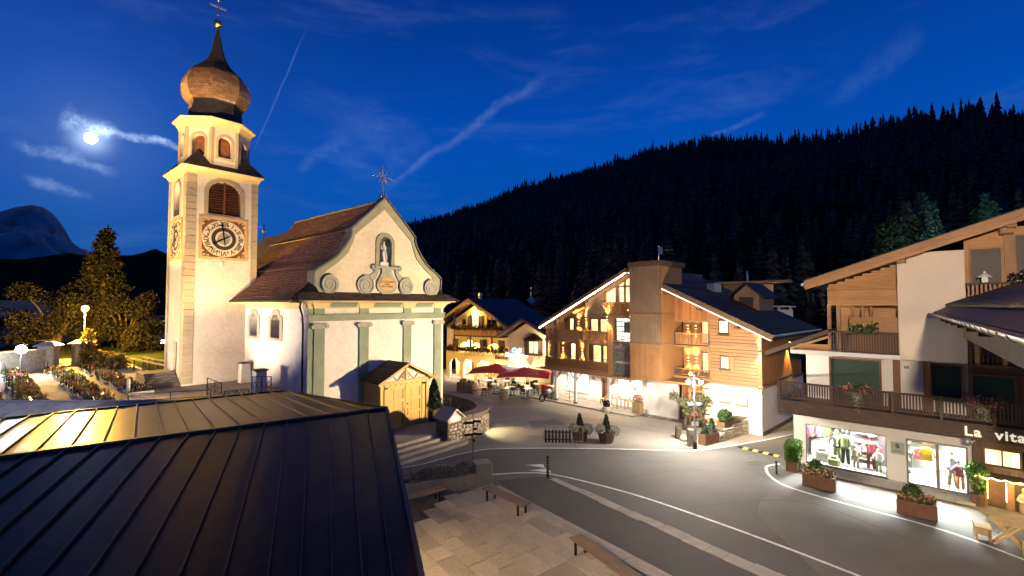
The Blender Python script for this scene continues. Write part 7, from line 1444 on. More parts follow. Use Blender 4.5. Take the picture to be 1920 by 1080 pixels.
for i, (x, z0, h) in enumerate(((4.3, 0, 1.0), (4.75, 0, .8))):
    t = thing('carved_figure', ('knobbly carved wooden figure left at the bistro window', 'smaller carved wooden figure at the photo edge by the bistro')[i], 'figure', SH.w(x, RY - .2, 0), SH.ang); m = MB().lathe([(.18, 0), (.2, .2), (.15, h * .6), (.17, h * .72), (.08, h * .8)], n=10).ball((0, -.02, h * .9), .12, 10, 8).tube([(-.14, 0, h * .7), (-.24, -.08, h * .5), (-.12, -.2, h * .45)], .05, 8).tube([(.14, 0, h * .7), (.24, -.08, h * .5), (.12, -.2, h * .45)], .05, 8); figure_mesh('body', m, 'bistro_wood', t, .025)
# picnic table and stools
wood('picnic_wood', (.47, .33, .16), 'x', .55, .2)
pt = thing('picnic_table', 'light wooden folding table with crossed legs outside the bistro', 'table', at(1890, 1022, 0), SH.ang)
me = curve_mesh([[(-.42 + .07 * (1 - math.cos(a)) if 0 else x, y) for x, y in []] or [(-.36, -.3), (.36, -.3), (.44, -.22), (.44, .22), (.36, .3), (-.36, .3), (-.44, .22), (-.44, -.22)]], .035); remap(me, lambda p: (p[0], p[1], p[2] + .76)); me.materials.clear(); me.materials.append(MATS['picnic_wood']); link('table_top', me, pt)
mat('painted_mark', (.40, .16, .06), .7); plate('painted_motif', [(-.14, -.05), (.0, -.02), (.14, -.06), (.05, .02), (.06, .09), (0, .04), (-.07, .09), (-.05, .02)], [], .779, .782, 'painted_mark', pt, 'z')
for y in (-.2, .2): MB().bar((-.34, y, 0), (.3, y, .74), .05, .07).build('leg', 'picnic_wood', pt); MB().bar((.34, y + .05, 0), (-.3, y + .05, .74), .05, .07).build('leg', 'picnic_wood', pt)
MB().bar((0, -.22, .37), (0, .26, .37), .03, .03).build('stretcher', 'picnic_wood', pt)
for i, q in enumerate(((1842, 1008), (1938, 1050))):
    st2 = thing('wooden_stool', ('pale wooden block stool left of the bistro table', 'pale wooden block stool cut by the photo edge')[i], 'stool', at(*q, 0), SH.ang + .1); MB().bbox(-.22, .22, -.36, .3, .42, .46, .01).build('seat', 'picnic_wood', st2); MB().box(-.2, -.15, -.32, .26, 0, .42).build('side_panel', 'picnic_wood', st2); MB().box(.15, .2, -.32, .26, 0, .42).build('side_panel', 'picnic_wood', st2); MB().box(-.15, .15, -.05, 0, .1, .4).build('brace', 'picnic_wood', st2)
# pavement of slabs before the shop
pvm = MB().prism([(-3.9, -1.35), (2.9, -1.18), (2.9, 0.02), (-3.9, .02)], 'z', -.05, .045).build('shop_pavement', 'joint_dark'); pvm.location = SH.w(0, 0, 0); pvm.rotation_euler = (0, 0, SH.ang); struct(pvm, 'pale slab pavement in front of the clothes shop')
for r_ in range(3):
    x = -3.88 + (r_ % 2) * -.2
    while x < 2.85:
        l = rnd.choice((.55, .62, .7)); x1 = min(x + l - .012, 2.88); xx0 = max(x, -3.88)
        if x1 - xx0 > .1: MB().bbox(xx0, x1, -1.33 + r_ * .45 + .05 * (r_ == 0) * 0, -1.33 + r_ * .45 + .438, .03, .075, .008).build('slab', 'shop_slab', pvm)
        x += l
gs = MB().add([tuple(p) for p in [SH.w(-4.6, -1.0, .006), SH.w(-4.6, -2.0, .006), SH.w(-2, -2.35, .006), SH.w(3, -2.35, .006), SH.w(8, -2.2, .006), SH.w(8, -.6, .006), SH.w(2.8, -.6, .006), SH.w(2.8, -1.2, .006), SH.w(-3.8, -1.2, .006)]], [tuple(range(9))]).build('gravel_strip', 'gravel_strip'); struct(gs, 'gritty strip between shop pavement and road line')

# ------------------------------------------------------------------ neighbouring tiled eave at the right edge
mat('clay_dark', (.042, .030, .024), .6, var=.3, scale=4, bump=.3, rv=.15); mat('copper_flash', (.05, .036, .028), .55, .2, var=.2)
E1, E2 = at(1745, 589, 7.8), at(1920, 641, 7.8); ev = (E2 - E1); el = ev.length * 1.03; ev.normalize(); inw = Vector((-ev.y, ev.x, 0))
if inw.x < 0: inw = -inw
nr = thing('neighbour_roof', 'dark tiled eave with big gutter jutting in from the right edge', 'building', (E1.x, E1.y, 0)); O = Vector((E1.x, E1.y, 0))
def N(s, i, z): return ev * s + inw * i + Vector((0, 0, z))
gu = [(.085 * math.cos(a), .085 * math.sin(a)) for a in [math.pi + k * math.pi / 8 for k in range(9)]]; gi_ = [(.075 * math.cos(a), .075 * math.sin(a)) for a in [2 * math.pi - k * math.pi / 8 for k in range(9)]]
MB().loft([[N(s, x, 7.86 + z) for x, z in gu + gi_] for s in (0, el)]).build('gutter', 'zinc', nr)
for k in range(int(el / .75)): MB().loft([[N(.25 + k * .75 + dx, x * 1.12, 7.86 + z * 1.12) for x, z in gu] + [N(.25 + k * .75 + dx, x * 1.03, 7.86 + z * 1.03) for x, z in reversed(gu)] for dx in (0, .035)]).build('gutter_bracket', 'iron_black', nr)
MB().quad(N(0, .06, 7.88), N(el, .06, 7.88), N(el, .62, 8.17), N(0, .62, 8.17)).build('eave_flashing', 'copper_flash', nr)
SLP = .42; tl = MB().loft([[(-.1 + .0, r * math.cos(a), r * math.sin(a)) for a in [k * math.pi / 6 for k in range(7)]] for r in (.1,)] + [[(.38, .085 * math.cos(a), .085 * math.sin(a) + .02) for a in [k * math.pi / 6 for k in range(7)]]]).mesh('tile', 'clay_dark', True)
ti = math.atan2(inw.y, inw.x); nt_ = int(el / .22); m = MB()
for k in range(nt_):
    for r in range(9):
        s, i = .12 + k * .22, .6 + r * .34; z = 8.19 + (i - .6) * SLP
        if r < 2:
            o = link('tile', tl, nr); o.location = N(s, i, z); o.rotation_euler = (0, -math.atan(SLP), ti)
        else:
            a_ = [math.pi * q / 4 for q in range(5)]; m.loft([[N(s + .1 * math.cos(a), i, z + .1 * math.sin(a)) for a in a_], [N(s + .085 * math.cos(a), i + .36, z + .36 * SLP + .085 * math.sin(a)) for a in a_]])
o = m.build('tile_field', 'clay_dark', nr); o['kind'] = 'stuff'
MB().loft([[N(s, .6, 8.13), N(s, 3.8, 8.13 + 3.2 * SLP), N(s, 3.8, 8.03 + 3.2 * SLP), N(s, .6, 8.03)] for s in (0, el)]).build('roof_deck', 'old_wood', nr)
MB().loft([[N(s, .1, 7.70), N(s, 1.1, 7.72), N(s, 1.1, 7.76), N(s, .1, 7.74)] for s in (.05, el)]).build('soffit', 'old_wood', nr); MB().loft([[N(s, 3.8, 6), N(s, 6.5, 6), N(s, 6.5, 9.4), N(s, 3.8, 9.4)] for s in (0, el)]).build('wall', 'plaster_shop', nr)
for k in range(int(el / .22)): MB().loft([[N(.1 + k * .22 + d_, 1.0, 6.95), N(.1 + k * .22 + d_, 1.05, 6.95), N(.1 + k * .22 + d_, 1.05, 7.72), N(.1 + k * .22 + d_, 1.0, 7.72)] for d_ in (0, .205)]).build('fascia_board', 'old_wood_v', nr)
MB().loft([[N(s, 1.0, 6.82), N(s, 3.8, 6.82), N(s, 3.8, 6.95), N(s, 1.0, 6.95)] for s in (.05, el)]).build('lower_soffit', 'old_wood', nr)
MB().loft([[N(s, 3.8, 0), N(s, 6.5, 0), N(s, 6.5, 6), N(s, 3.8, 6)] for s in (3, el)]).build('lower_wall', 'plaster_shop', nr)
for k in range(6): MB().loft([[N(.3 + k * 2.5 + d_, .3, 7.5), N(.3 + k * 2.5 + d_, 1.2, 7.5), N(.3 + k * 2.5 + d_, 1.2, 7.69), N(.3 + k * 2.5 + d_, .3, 7.69)] for d_ in (0, .14)]).build('rafter_tail', 'old_wood', nr)

# ================================================================== stone walls
def stone_meshes(n, material, seed):
    g = random.Random(seed); out = []
    for _ in range(n):
        k = 7; rings = []
        base = [(math.cos(2 * math.pi * i / k) * g.uniform(.8, 1.1), math.sin(2 * math.pi * i / k) * g.uniform(.75, 1.1)) for i in range(k)]
        for s, d in ((1, 0), (.94, -.5), (.6, -.95)): rings.append([(x * s, d, z * s) for x, z in base])
        out.append(MB().loft(rings).mesh('stone', material))
    return out
def clad(parent, path, z0, z1, sw, shh, meshes, seed=1, outward=1, zslope=None, depth=.05):
    """irregular stones standing proud of a wall along a polyline (local coordinates)"""
    g = random.Random(seed); n = 0
    pts = [Vector(p) for p in path]; seg = [(a, b, (b - a).length) for a, b in zip(pts, pts[1:])]; tot = sum(s[2] for s in seg)
    def posn(t):
        for a, b, l in seg:
            if t <= l: d = (b - a).normalized(); return a + d * t, d
            t -= l
        return pts[-1], (pts[-1] - pts[-2]).normalized()
    z = z0 + shh * .5; row = 0
    while z < z1 + .3:
        t = (row % 2) * sw * .5 + g.uniform(0, sw * .4)
        while t < tot:
            w = sw * g.uniform(.7, 1.3); p, d = posn(t + w * .5); nrm = Vector((d.y, -d.x, 0)) * outward
            zm = zslope(t / tot) if zslope else z1
            if z < zm - shh * .35:
                o = link('stone', g.choice(meshes), parent); o.location = (p.x, p.y, z + g.uniform(-.02, .02)); o.scale = (w * .5, depth, shh * g.uniform(.42, .58)); o.rotation_euler = (0, g.uniform(-.25, .25), math.atan2(-nrm.x, nrm.y) + math.pi); n += 1
            t += w
        z += shh * .93; row += 1
    return n
smA = stone_meshes(9, 'rubble', 3); smB = stone_meshes(9, 'rubble_pale', 4)
# curved retaining wall beside the church steps
rim = [at(846, 786, 1.4), at(866, 781, 1.4), at(889, 776.5, 1.4), at(907, 770.5, 1.4), at(917.5, 763, 1.4), at(914, 756, 1.4), at(900, 748, 1.4), at(870, 740, 1.4), at(836, 733, 1.4)]
cw0 = Vector((rim[0].x, rim[0].y, 0)); cw = thing('curved_stone_wall', 'curved rubble wall with dark slab coping beside the church steps', 'wall', cw0)
path = [Vector((p.x - cw0.x, p.y - cw0.y, 0)) for p in smooth_line(rim, 4)]
def offset_path(P, d):
    out = []
    for i, p in enumerate(P): t = (P[min(i + 1, len(P) - 1)] - P[max(i - 1, 0)]).normalized(); out.append(p + Vector((-t.y, t.x, 0)) * d)
    return out
cen = sum(path, Vector()) / len(path); sg_ = 1 if (offset_path(path, .1)[12] - cen).length < (path[12] - cen).length else -1
inn_ = offset_path(path, sg_ * .75); k = len(path)
core_o = offset_path(path, sg_ * .07)
MB().loft([[(a.x, a.y, 0), (a.x, a.y, 1.34), (b.x, b.y, 1.34), (b.x, b.y, 0)] for a, b in zip(core_o, inn_)]).build('wall_core', 'mortar', cw)
out_, in2 = offset_path(path, -sg_ * .06), offset_path(path, sg_ * .85)
for i in range(0, k - 1):
    MB().loft([[(p.x, p.y, z) for p in (out_[i], out_[i] + (out_[i + 1] - out_[i]) * .98, in2[i] + (in2[i + 1] - in2[i]) * .98, in2[i])] for z in (1.33 + rnd.uniform(0, .01), 1.42 + rnd.uniform(-.012, .012))]).build('coping_slab', 'slab_dark', cw)
clad(cw, [tuple(p) for p in path], 0, 1.32, .34, .24, smA, 5, -sg_, depth=.09)
clad(cw, [tuple(p) for p in reversed(inn_)], .3, 1.3, .5, .3, smA, 6, -sg_, depth=.05)
MB().add([(p.x, p.y, .35) for p in inn_], [tuple(range(len(inn_)))]).build('sunken_bed', 'soil', cw)
# little stone shrine at the wall's end
sr = thing('stone_shrine', 'small stone pillar shrine with a slate gable roof by the steps', 'shrine', at(843, 826, .15), CH.ang); MB().bbox(-.62, .62, -.5, .55, -.15, 1.15, .04).build('core', 'mortar', sr)
clad(sr, [(-.62, -.5, 0), (.62, -.5, 0), (.62, .55, 0)], -.1, 1.15, .3, .2, smB, 9, 1, depth=.07)
plate('gable_front', [(-.5, 1.15), (.5, 1.15), (.5, 1.4), (0, 1.85), (-.5, 1.4)], [], -.45, .5, 'rubble_pale', sr); MB().box(-.3, .3, -.47, -.451, 1.2, 1.52).build('notice_board', 'plaster_white', sr)
for s in (-1, 1): MB().bar((0, .02, 1.93), (s * .72, .02, 1.34), 1.3, .07).build('roof_slab', 'slate', sr)
# flat-topped wall of the hotel terrace: gabion-like pale stones stepping up the ramp
gwp = [at(1352, 828, 0), at(1385, 818, 0), at(1424, 806, 0)]; g0_ = Vector(gwp[0]); hw_ = thing('hotel_stone_wall', 'stepped rubble wall holding planters before the hotel', 'wall', g0_)
gp = [p - g0_ for p in gwp]; bk = [p + Vector((-.35, .75, 0)) for p in gp]
MB().loft([[(a.x, a.y, 0), (a.x, a.y, h), (b.x, b.y, h), (b.x, b.y, 0)] for (a, b, h) in ((gp[0] + Vector((.03, .05, 0)), bk[0], .62), (gp[1] + Vector((.0, .05, 0)), bk[1], .9), (gp[2] + Vector((-.03, .05, 0)), bk[2], 1.25))]).build('core', 'mortar', hw_)
clad(hw_, [tuple(p) for p in gp], 0, 1.3, .19, .15, smB, 14, 1, lambda t: .66 + .62 * t, depth=.08)
clad(hw_, [tuple(bk[0]), tuple(gp[0])], 0, .62, .19, .15, smB, 15, 1, depth=.08)

# ================================================================== planters and shrubs
def cone_shrub(t, x, y, z, h, r, n, material, seed, size=.05):
    g = random.Random(seed); P = []
    for _ in range(n): u = g.random() ** .8; a = g.uniform(0, 6.28); rr = r * (1 - u) ** .75 * g.uniform(.75, 1.08) + .02; P.append((x + rr * math.cos(a), y + rr * math.sin(a), z + h * (.06 + .94 * u)))
    o = leaves(P, size, 1, .015, seed, 2.0).build('foliage', material, t); o['kind'] = 'stuff'
    MB().lathe([(r * .72, z + .06 * h), (r * .5, z + h * .45), (.02, z + h * .93)], (x, y, 0), 8).build('inner_branches', 'bark', t); return o
def ball_shrub(t, c, r, n, material, seed, size=.05, name='foliage'):
    o = leaves(blob(n, c, (r, r, r * .92), seed, .75), size, 1, .02, seed, 1.8).build(name, material, t); o['kind'] = 'stuff'; return o
def trough(t, l, w, h, material='corten', b=.02):
    MB().loft([[(-l / 2 + e, -w / 2 + e, z), (l / 2 - e, -w / 2 + e, z), (l / 2 - e, w / 2 - e, z), (-l / 2 + e, w / 2 - e, z)] for e, z in ((.0, 0), (0, h), (.03, h), (.03, h - .08))]).build('trough', material, t); MB().box(-l / 2 + .03, l / 2 - .03, -w / 2 + .03, w / 2 - .03, h - .1, h - .07).build('soil', 'soil', t)
def flower_trough(q, rz, label, seed, l=1.25, w=.5, h=.55):
    t = thing('flower_planter', label, 'planter', at(*q, .0), rz, 'rusty steel flower planters before the shop'); trough(t, l, w, h); g = random.Random(seed)
    o = leaves([(g.uniform(-l * .45, l * .45), g.gauss(0, w * .25), h + abs(g.gauss(.08, .08))) for _ in range(420)], .085, 1, .02, seed).build('foliage', 'leaf_green', t); o['kind'] = 'stuff'
    o = leaves([(g.uniform(-l * .48, l * .48), g.gauss(-.05, w * .28), h + .06 + abs(g.gauss(.07, .07))) for _ in range(330)], .075, 1, .02, seed + 1, 1.1).build('blossoms', 'petal_salmon', t); o['kind'] = 'stuff'
    P = []
    for _ in range(260): a = g.uniform(0, 6.28); u = g.random(); P.append((-.12 + .34 * u * math.cos(a), .05 + .3 * u * math.sin(a), h + .55 - .35 * u * u + g.gauss(0, .03)))
    o = leaves(P, .075, 1, .02, seed + 2, 2.6).build('dwarf_shrub', 'leaf_green', t); o['kind'] = 'stuff'; MB().tube([(-.1, .05, h - .08), (-.12, .05, h + .4)], .02, 6).build('stem', 'bark', t); return t
flower_trough((1536, 913), SH.ang + .08, 'rusty steel planter with salmon flowers before the shop window', 61); flower_trough((1719, 966), SH.ang + .06, 'rusty steel planter with salmon flowers before the shop door', 62, 1.2)
hp = thing('hedge_planter', 'clipped green box hedge in a rusty trough at the shop corner', 'planter', at(1488, 878, 0), SH.ang + math.pi / 2 + .1); trough(hp, 1.35, .5, .5)
g = random.Random(3); P = []
for _ in range(3400):
    f_ = g.randrange(5); x, y, z = g.uniform(-.7, .7), g.uniform(-.27, .27), g.uniform(.5, 1.3)
    if f_ == 0: z = 1.3 + g.gauss(0, .03) - .1 * (abs(x) / .7) ** 3
    elif f_ == 1: y = -.29 + g.gauss(0, .02)
    elif f_ == 2: y = .29
    elif f_ == 3: x = -.72 + g.gauss(0, .02)
    else: x = .72 + g.gauss(0, .02)
    P.append((x, y, z))
o = leaves(P, .05, 1, .02, 4).build('foliage', 'leaf_box', hp); o['kind'] = 'stuff'; MB().bbox(-.66, .66, -.24, .24, .45, 1.22, .1).build('inner_branches', 'leaf_dark', hp)
bz = thing('tall_shrub', 'tall bright green shrub in front of the dark bistro corner', 'shrub', SH.w(2.95, -.85, 0), 0); MB().lathe([(.2, 0), (.24, .45), (.21, .45), (.2, .38)], n=12).build('pot', 'corten', bz); ball_shrub(bz, (0, 0, 1.35), .36, 900, 'leaf_box', 71, .06); o = leaves(blob(600, (.05, 0, .9), (.26, .26, .5), 8, .6), .06).build('lower_foliage', 'leaf_green', bz); o['kind'] = 'stuff'; MB().tube([(0, 0, .4), (.03, 0, 1.3)], .03, 6).build('stem', 'bark', bz)
wood('pot_wood', (.065, .035, .022), 'z', .6)
for i, (q, lab) in enumerate((((1087, 826), 'cone shrub with silver bushes in a brown pot behind the picket barrier'), ((1137, 829), 'cone shrub with two silver bushes in a brown pot standing alone'))):
    t = thing('potted_shrub', lab, 'planter', at(*q, 0), .2, 'brown pots with cone shrubs on the square'); MB().loft([[(r * math.cos(a), r * math.sin(a), z) for a in [j * math.pi / 4 + .39 for j in range(8)]] for r, z in ((.38, 0), (.52, .62), (.47, .62), (.45, .55))]).build('pot', 'pot_wood', t)
    cone_shrub(t, 0, 0, .5, 1.12, .27, 900, 'leaf_conifer', 80 + i, .06); ball_shrub(t, (-.42, -.1, .82), .30, 620, 'leaf_silver', 82 + i, .05, 'silver_bush'); ball_shrub(t, (.42, -.12, .68), .36, 760, 'leaf_silver', 84 + i, .05, 'silver_bush')
t = thing('potted_conifer', 'dark conical conifer in a wooden tub right of the church door', 'planter', at(813, 788, .65), CH.ang); MB().loft([[(-.32, -.32, 0), (.32, -.32, 0), (.32, .32, 0), (-.32, .32, 0)], [(-.38, -.38, .75), (.38, -.38, .75), (.38, .38, .75), (-.38, .38, .75)], [(-.33, -.33, .75), (.33, -.33, .75), (.33, .33, .75), (-.33, .33, .75)]]).build('tub', 'pot_wood', t); cone_shrub(t, 0, 0, .72, 1.95, .55, 2400, 'leaf_conifer', 90, .085)
# hotel-front planters
def corten_box(q, z, rz, l, h, label): t = thing('steel_planter', label, 'planter', at(*q, z) if z >= 0 else q, rz, 'rusty steel planters on the hotel terrace wall'); trough(t, l, .5, h); return t
ra = math.atan2(gwp[2].y - gwp[0].y, gwp[2].x - gwp[0].x)
t = corten_box((1329, 831), 0, ra - .02, 1.35, .62, 'lowest rusty planter with two clipped cone shrubs by the lamp post'); cone_shrub(t, -.35, 0, .55, .62, .27, 900, 'leaf_conifer', 95, .05); cone_shrub(t, .35, .02, .55, .85, .24, 900, 'leaf_conifer', 96, .05)
p = (gwp[0] + gwp[1]) / 2 + Vector((-.1, .3, .62)); t = corten_box(p, -1, ra, 1.15, .42, 'middle rusty planter with a bushy mountain pine on the stone wall'); ball_shrub(t, (-.1, 0, .72), .42, 1300, 'leaf_green', 97, .09); MB().tube([(-.1, 0, .3), (-.1, 0, .8)], .03, 6).build('stem', 'bark', t)
p = gwp[1] * .35 + gwp[2] * .65 + Vector((-.15, .3, .95)); t = corten_box(p, -1, ra, .9, .4, 'highest rusty planter at the upper end of the stone wall'); o = leaves(blob(160, (0, 0, .45), (.35, .18, .08), 3), .06).build('plants', 'leaf_olive', t); o['kind'] = 'stuff'
tp = thing('tall_pot', 'tall tapered pale concrete pot beneath the hotel corner windows', 'planter', gwp[2] + Vector((-.35, .65, .8)), ra); MB().loft([[(-r, -r, z), (r, -r, z), (r, r, z), (-r, r, z)] for r, z in ((.17, 0), (.27, .95), (.23, .95), (.22, .88))]).build('pot', 'concrete', tp); o = leaves(blob(60, (0, 0, 1.05), (.15, .15, .2), 4), .07).build('plants', 'bark', tp); o['kind'] = 'stuff'
# olive tree in front of the entrance
ot = thing('olive_tree', 'gnarled olive tree with silvery leaves before the hotel entrance', 'tree', at(1283, 806, 0))
MB().tube([(0, 0, 0), (.1, .05, .5), (.22, .05, 1.0), (.38, .1, 1.5)], [.15, .12, .11, .09], 9).build('trunk', 'bark', ot, True)
lim = [((.36, .1, 1.45), (.9, .2, 1.9), (1.25, .2, 2.3)), ((.36, .1, 1.45), (.2, .0, 2.0), (-.1, -.1, 2.5)), ((.25, .05, 1.1), (-.3, .0, 1.7), (-.8, .1, 2.1)), ((.36, .1, 1.45), (.6, -.3, 2.1), (.7, -.5, 2.5)), ((-.3, 0, 1.7), (-.6, 0, 2.3), (-.7, .1, 2.7))]
for l in lim: MB().tube(l, [.06, .04, .015], 6).build('limb', 'bark', ot, True)
P = []
for i, (c, r, n) in enumerate((((1.0, .1, 1.35), .55, 620), ((.35, .0, 1.25), .5, 520), ((1.45, .2, 1.9), .42, 420), ((.75, -.3, 2.0), .42, 330), ((.0, -.1, 1.85), .40, 200), ((-.65, .1, 2.2), .36, 130), ((.95, 0, .8), .36, 260))): P += blob(n, c, (r, r, r * .8), 200 + i, .4)
o = leaves(P, .085, 1, .03, 210, 2.6).build('crown', 'leaf_olive', ot); o['kind'] = 'stuff'
lg = MB().lathe([(.19, 0), (.2, .1), (.19, .72), (.17, .74)], n=14).build('log_post', 'bark'); lg.location = at(1272, 822, 0); tag(lg, 'thick dark upright log post left of the olive tree', 'log')
for i, (q, h, r, lab) in enumerate((((1283, 826), .35, .26, 'low pale boulder at the foot of the olive tree'), ((1293, 828), .75, .22, 'tall pale standing stone beside the ticket box'))):
    g = random.Random(30 + i); o = MB().loft([[(r * s * g.uniform(.8, 1.1) * math.cos(a), r * s * g.uniform(.8, 1.1) * math.sin(a), h * z) for a in [j * math.pi / 4 for j in range(8)]] for s, z in ((1, 0), (1.05, .4), (.85, .8), (.4, 1))]).build('boulder', 'rubble', None, True); o.location = at(*q, 0); tag(o, lab, 'stone')
# wooden trellis steps behind
tr_ = thing('timber_rack', 'rustic timber rack with slanting rails behind the olive tree', 'rack', HT.w(-3.9, -.6, 0), HT.ang)
for x in (-.5, .45): MB().box(x - .05, x + .05, -.05, .05, 0, 2.5).build('post', 'barrel_wood', tr_)
for k in range(6): MB().bar((-.6, -.06, .5 + k * .36), (.6, -.06, .6 + k * .36), .05, .09).build('rail', 'barrel_wood', tr_)
ds = thing('desk_chair_set', 'small terrace bench behind the hotel planters', 'bench', HT.w(-2.6, -1.3, .0), HT.ang); MB().bbox(-.4, .4, -.2, .2, .42, .46, .01).build('seat', 'barrel_wood', ds); MB().bbox(-.4, .4, .2, .24, .5, .85, .01).build('backrest', 'barrel_wood', ds)
for x in (-.35, .35):
    for y in (-.16, .18): MB().box(x - .025, x + .025, y - .025, y + .025, 0, .42).build('leg', 'barrel_wood', ds)

# ================================================================== street furniture
lp = thing('lamp_post', 'street lamp post with two white lamps and an amber one by the hotel', 'street lamp', at(1303, 842, 0)); LZ = aty(1305, 714, 26.9).z
emit('lamp_white', (1, .97, .92), 45); emit('lamp_amber', (1, .58, .10), 30); emit('lamp_cool', (.86, .94, 1), 60); emit('lamp_sodium', (1, .62, .16), 4.5)
MB().tube([(0, 0, 0), (0, 0, LZ + .35)], [.06, .04], 10).build('pole', 'zinc', lp); MB().lathe([(.11, 0), (.11, .35), (.065, .42)], n=10).build('base', 'iron_black', lp); MB().tube([(-.36, 0, LZ + .1), (0, 0, LZ + .2), (.42, 0, LZ + .1)], .02, 6).build('arm', 'zinc', lp)
for x, d in ((-.32, 1), (.40, 2)):
    h = MB().lathe([(.05, LZ + .14), (.13, LZ + .1), (.14, LZ + .02)], (x, 0, 0), 12).build('lamp_head', 'zinc', lp); MB().ball((x, 0, LZ - .02), .12, 12, 8).build('globe', 'lamp_white', h, True)
MB().ball((-.18, 0, LZ + .42), .09, 10, 8).build('amber_globe', 'lamp_amber', lp, True)
tsn = thing('road_sign', 'road sign post with red triangle, blue arrow board and white plate', 'sign', at(1302, 840, 0) + Vector((0, -.12, 0)), -.1); mat('sign_blue', (.05, .09, .22), .5); mat('sign_white', (.7, .7, .68), .5); mat('sign_red', (.42, .05, .04), .5)
MB().tube([(0, 0, 0), (0, 0, 2.7)], .03, 8).build('post', 'zinc', tsn); MB().bbox(-.42, .42, -.05, -.03, 2.42, 2.62, .01).build('blue_board', 'sign_blue', tsn); MB().box(-.34, .3, -.056, -.052, 2.47, 2.57).build('board_text', 'sign_white', tsn)
plate('triangle_rim', [(-.32, 1.82), (.32, 1.82), (0, 2.36)], [[(-.2, 1.89), (.2, 1.89), (0, 2.22)]], -.06, -.035, 'sign_red', tsn); plate('triangle_face', [(-.22, 1.88), (.22, 1.88), (0, 2.24)], [], -.05, -.036, 'sign_white', tsn); MB().prism([(-.1, 1.92), (.12, 1.92), (.05, 2.02), (-.02, 1.97)], 'y', -.056, -.051).build('triangle_symbol', 'iron_black', tsn)
MB().bbox(-.2, .2, -.05, -.03, 1.3, 1.55, .008).build('white_plate', 'sign_white', tsn); text('plate_arrow', '<', .2, 'iron_black', tsn, (0, -.056, 1.42), depth=.004)
bx = thing('ticket_box', 'grey wooden box with a round dial beside the sign post', 'box', at(1297, 836, 0), -.1); MB().bbox(-.24, .24, -.16, .16, .05, .98, .02).build('body', 'steel_frame', bx); MB().prism(circ(0, .78, .12, 16), 'y', -.19, -.16).build('dial', 'zinc', bx); MB().box(-.3, .3, -.2, .2, 0, .05).build('foot', 'zinc', bx)
bo = thing('bollard', 'slim dark bollard with pale bands at the road fork', 'bollard', at(1027, 896, 0)); MB().lathe([(.06, 0), (.06, .98), (.045, 1.02), (.045, 1.04)], n=12).build('shaft', 'iron_black', bo)
for k in range(6): MB().lathe([(.064, .22 + k * .13), (.064, .26 + k * .13)], n=12).build('band', 'iron_grey', bo)
bo2 = thing('bollard', 'short dark green post at the corner of the shop hedge planter', 'bollard', at(1456, 889, 0)); MB().lathe([(.05, 0), (.05, .62), (.03, .65)], n=12).build('shaft', 'blind_green', bo2)
# steel crowd barrier with a picket panel in front
a, b = at(1019, 832, 0), at(1093, 834, 0); L = (b - a).length; ba = thing('crowd_barrier', 'grey steel crowd barrier standing on the square', 'barrier', a, math.atan2(b.y - a.y, b.x - a.x))
MB().tube([(0, 0, .12), (0, 0, 1.02), (.06, 0, 1.08), (L - .06, 0, 1.08), (L, 0, 1.02), (L, 0, .12)], .02, 8).build('frame', 'zinc', ba); MB().tube([(0, 0, .2), (L, 0, .2)], .018, 8).build('bottom_rail', 'zinc', ba)
bar_ = MB().tube([(0, 0, .2), (0, 0, 1.08)], .008, 6).mesh('bar', 'zinc')
for k in range(1, 20): o = link('bar', bar_, ba); o.location.x = L * k / 20
for x in (.35, L - .35): MB().bar((x, -.28, .02), (x, .28, .02), .05, .03).build('foot', 'zinc', ba); MB().bar((x, 0, .02), (x, 0, .2), .03, .03).build('foot_stem', 'zinc', ba)
pk = thing('picket_panel', 'dark brown picket fence panel leaning before the steel barrier', 'fence', a + Vector((.05, -.14, 0)), math.atan2(b.y - a.y, b.x - a.x)); wood('picket', (.05, .028, .02), 'z', .6); pl_ = 1.55
pm = MB().prism([(-.062, .12), (.062, .12), (.062, .80), (.035, .87), (-.035, .87), (-.062, .80)], 'y', -.012, .012).mesh('picket', 'picket')
for k in range(8): o = link('picket', pm, pk); o.location.x = .08 + k * .2
for z in (.26, .70): MB().box(0, pl_, .014, .04, z, z + .07).build('rail', 'picket', pk)
# finger post
fp = thing('finger_post', 'slim signpost with dark direction boards behind the plaza planter', 'signpost', at(887, 873, 0)); MB().tube([(0, 0, 0), (0, 0, 2.72)], .035, 8).build('pole', 'iron_grey', fp)
for i, (x0, x1, z, a_) in enumerate(((-.45, .05, 2.18, .1), (.02, .38, 2.26, -.2), (-.42, .0, 1.58, .25), (.0, .42, 1.62, -.1), (-.05, .2, 1.85, .6), (0, .2, 1.3, -.8))):
    o = MB().prism([(x0, z - .06), (x1, z - .06), (x1 + .08 if x1 > .2 else x1, z), (x1, z + .06), (x0, z + .06), (x0 - .08 if x0 < -.2 else x0, z)], 'y', -.05, -.03).build('direction_board', 'iron_black', fp); o.rotation_euler = (0, 0, a_)
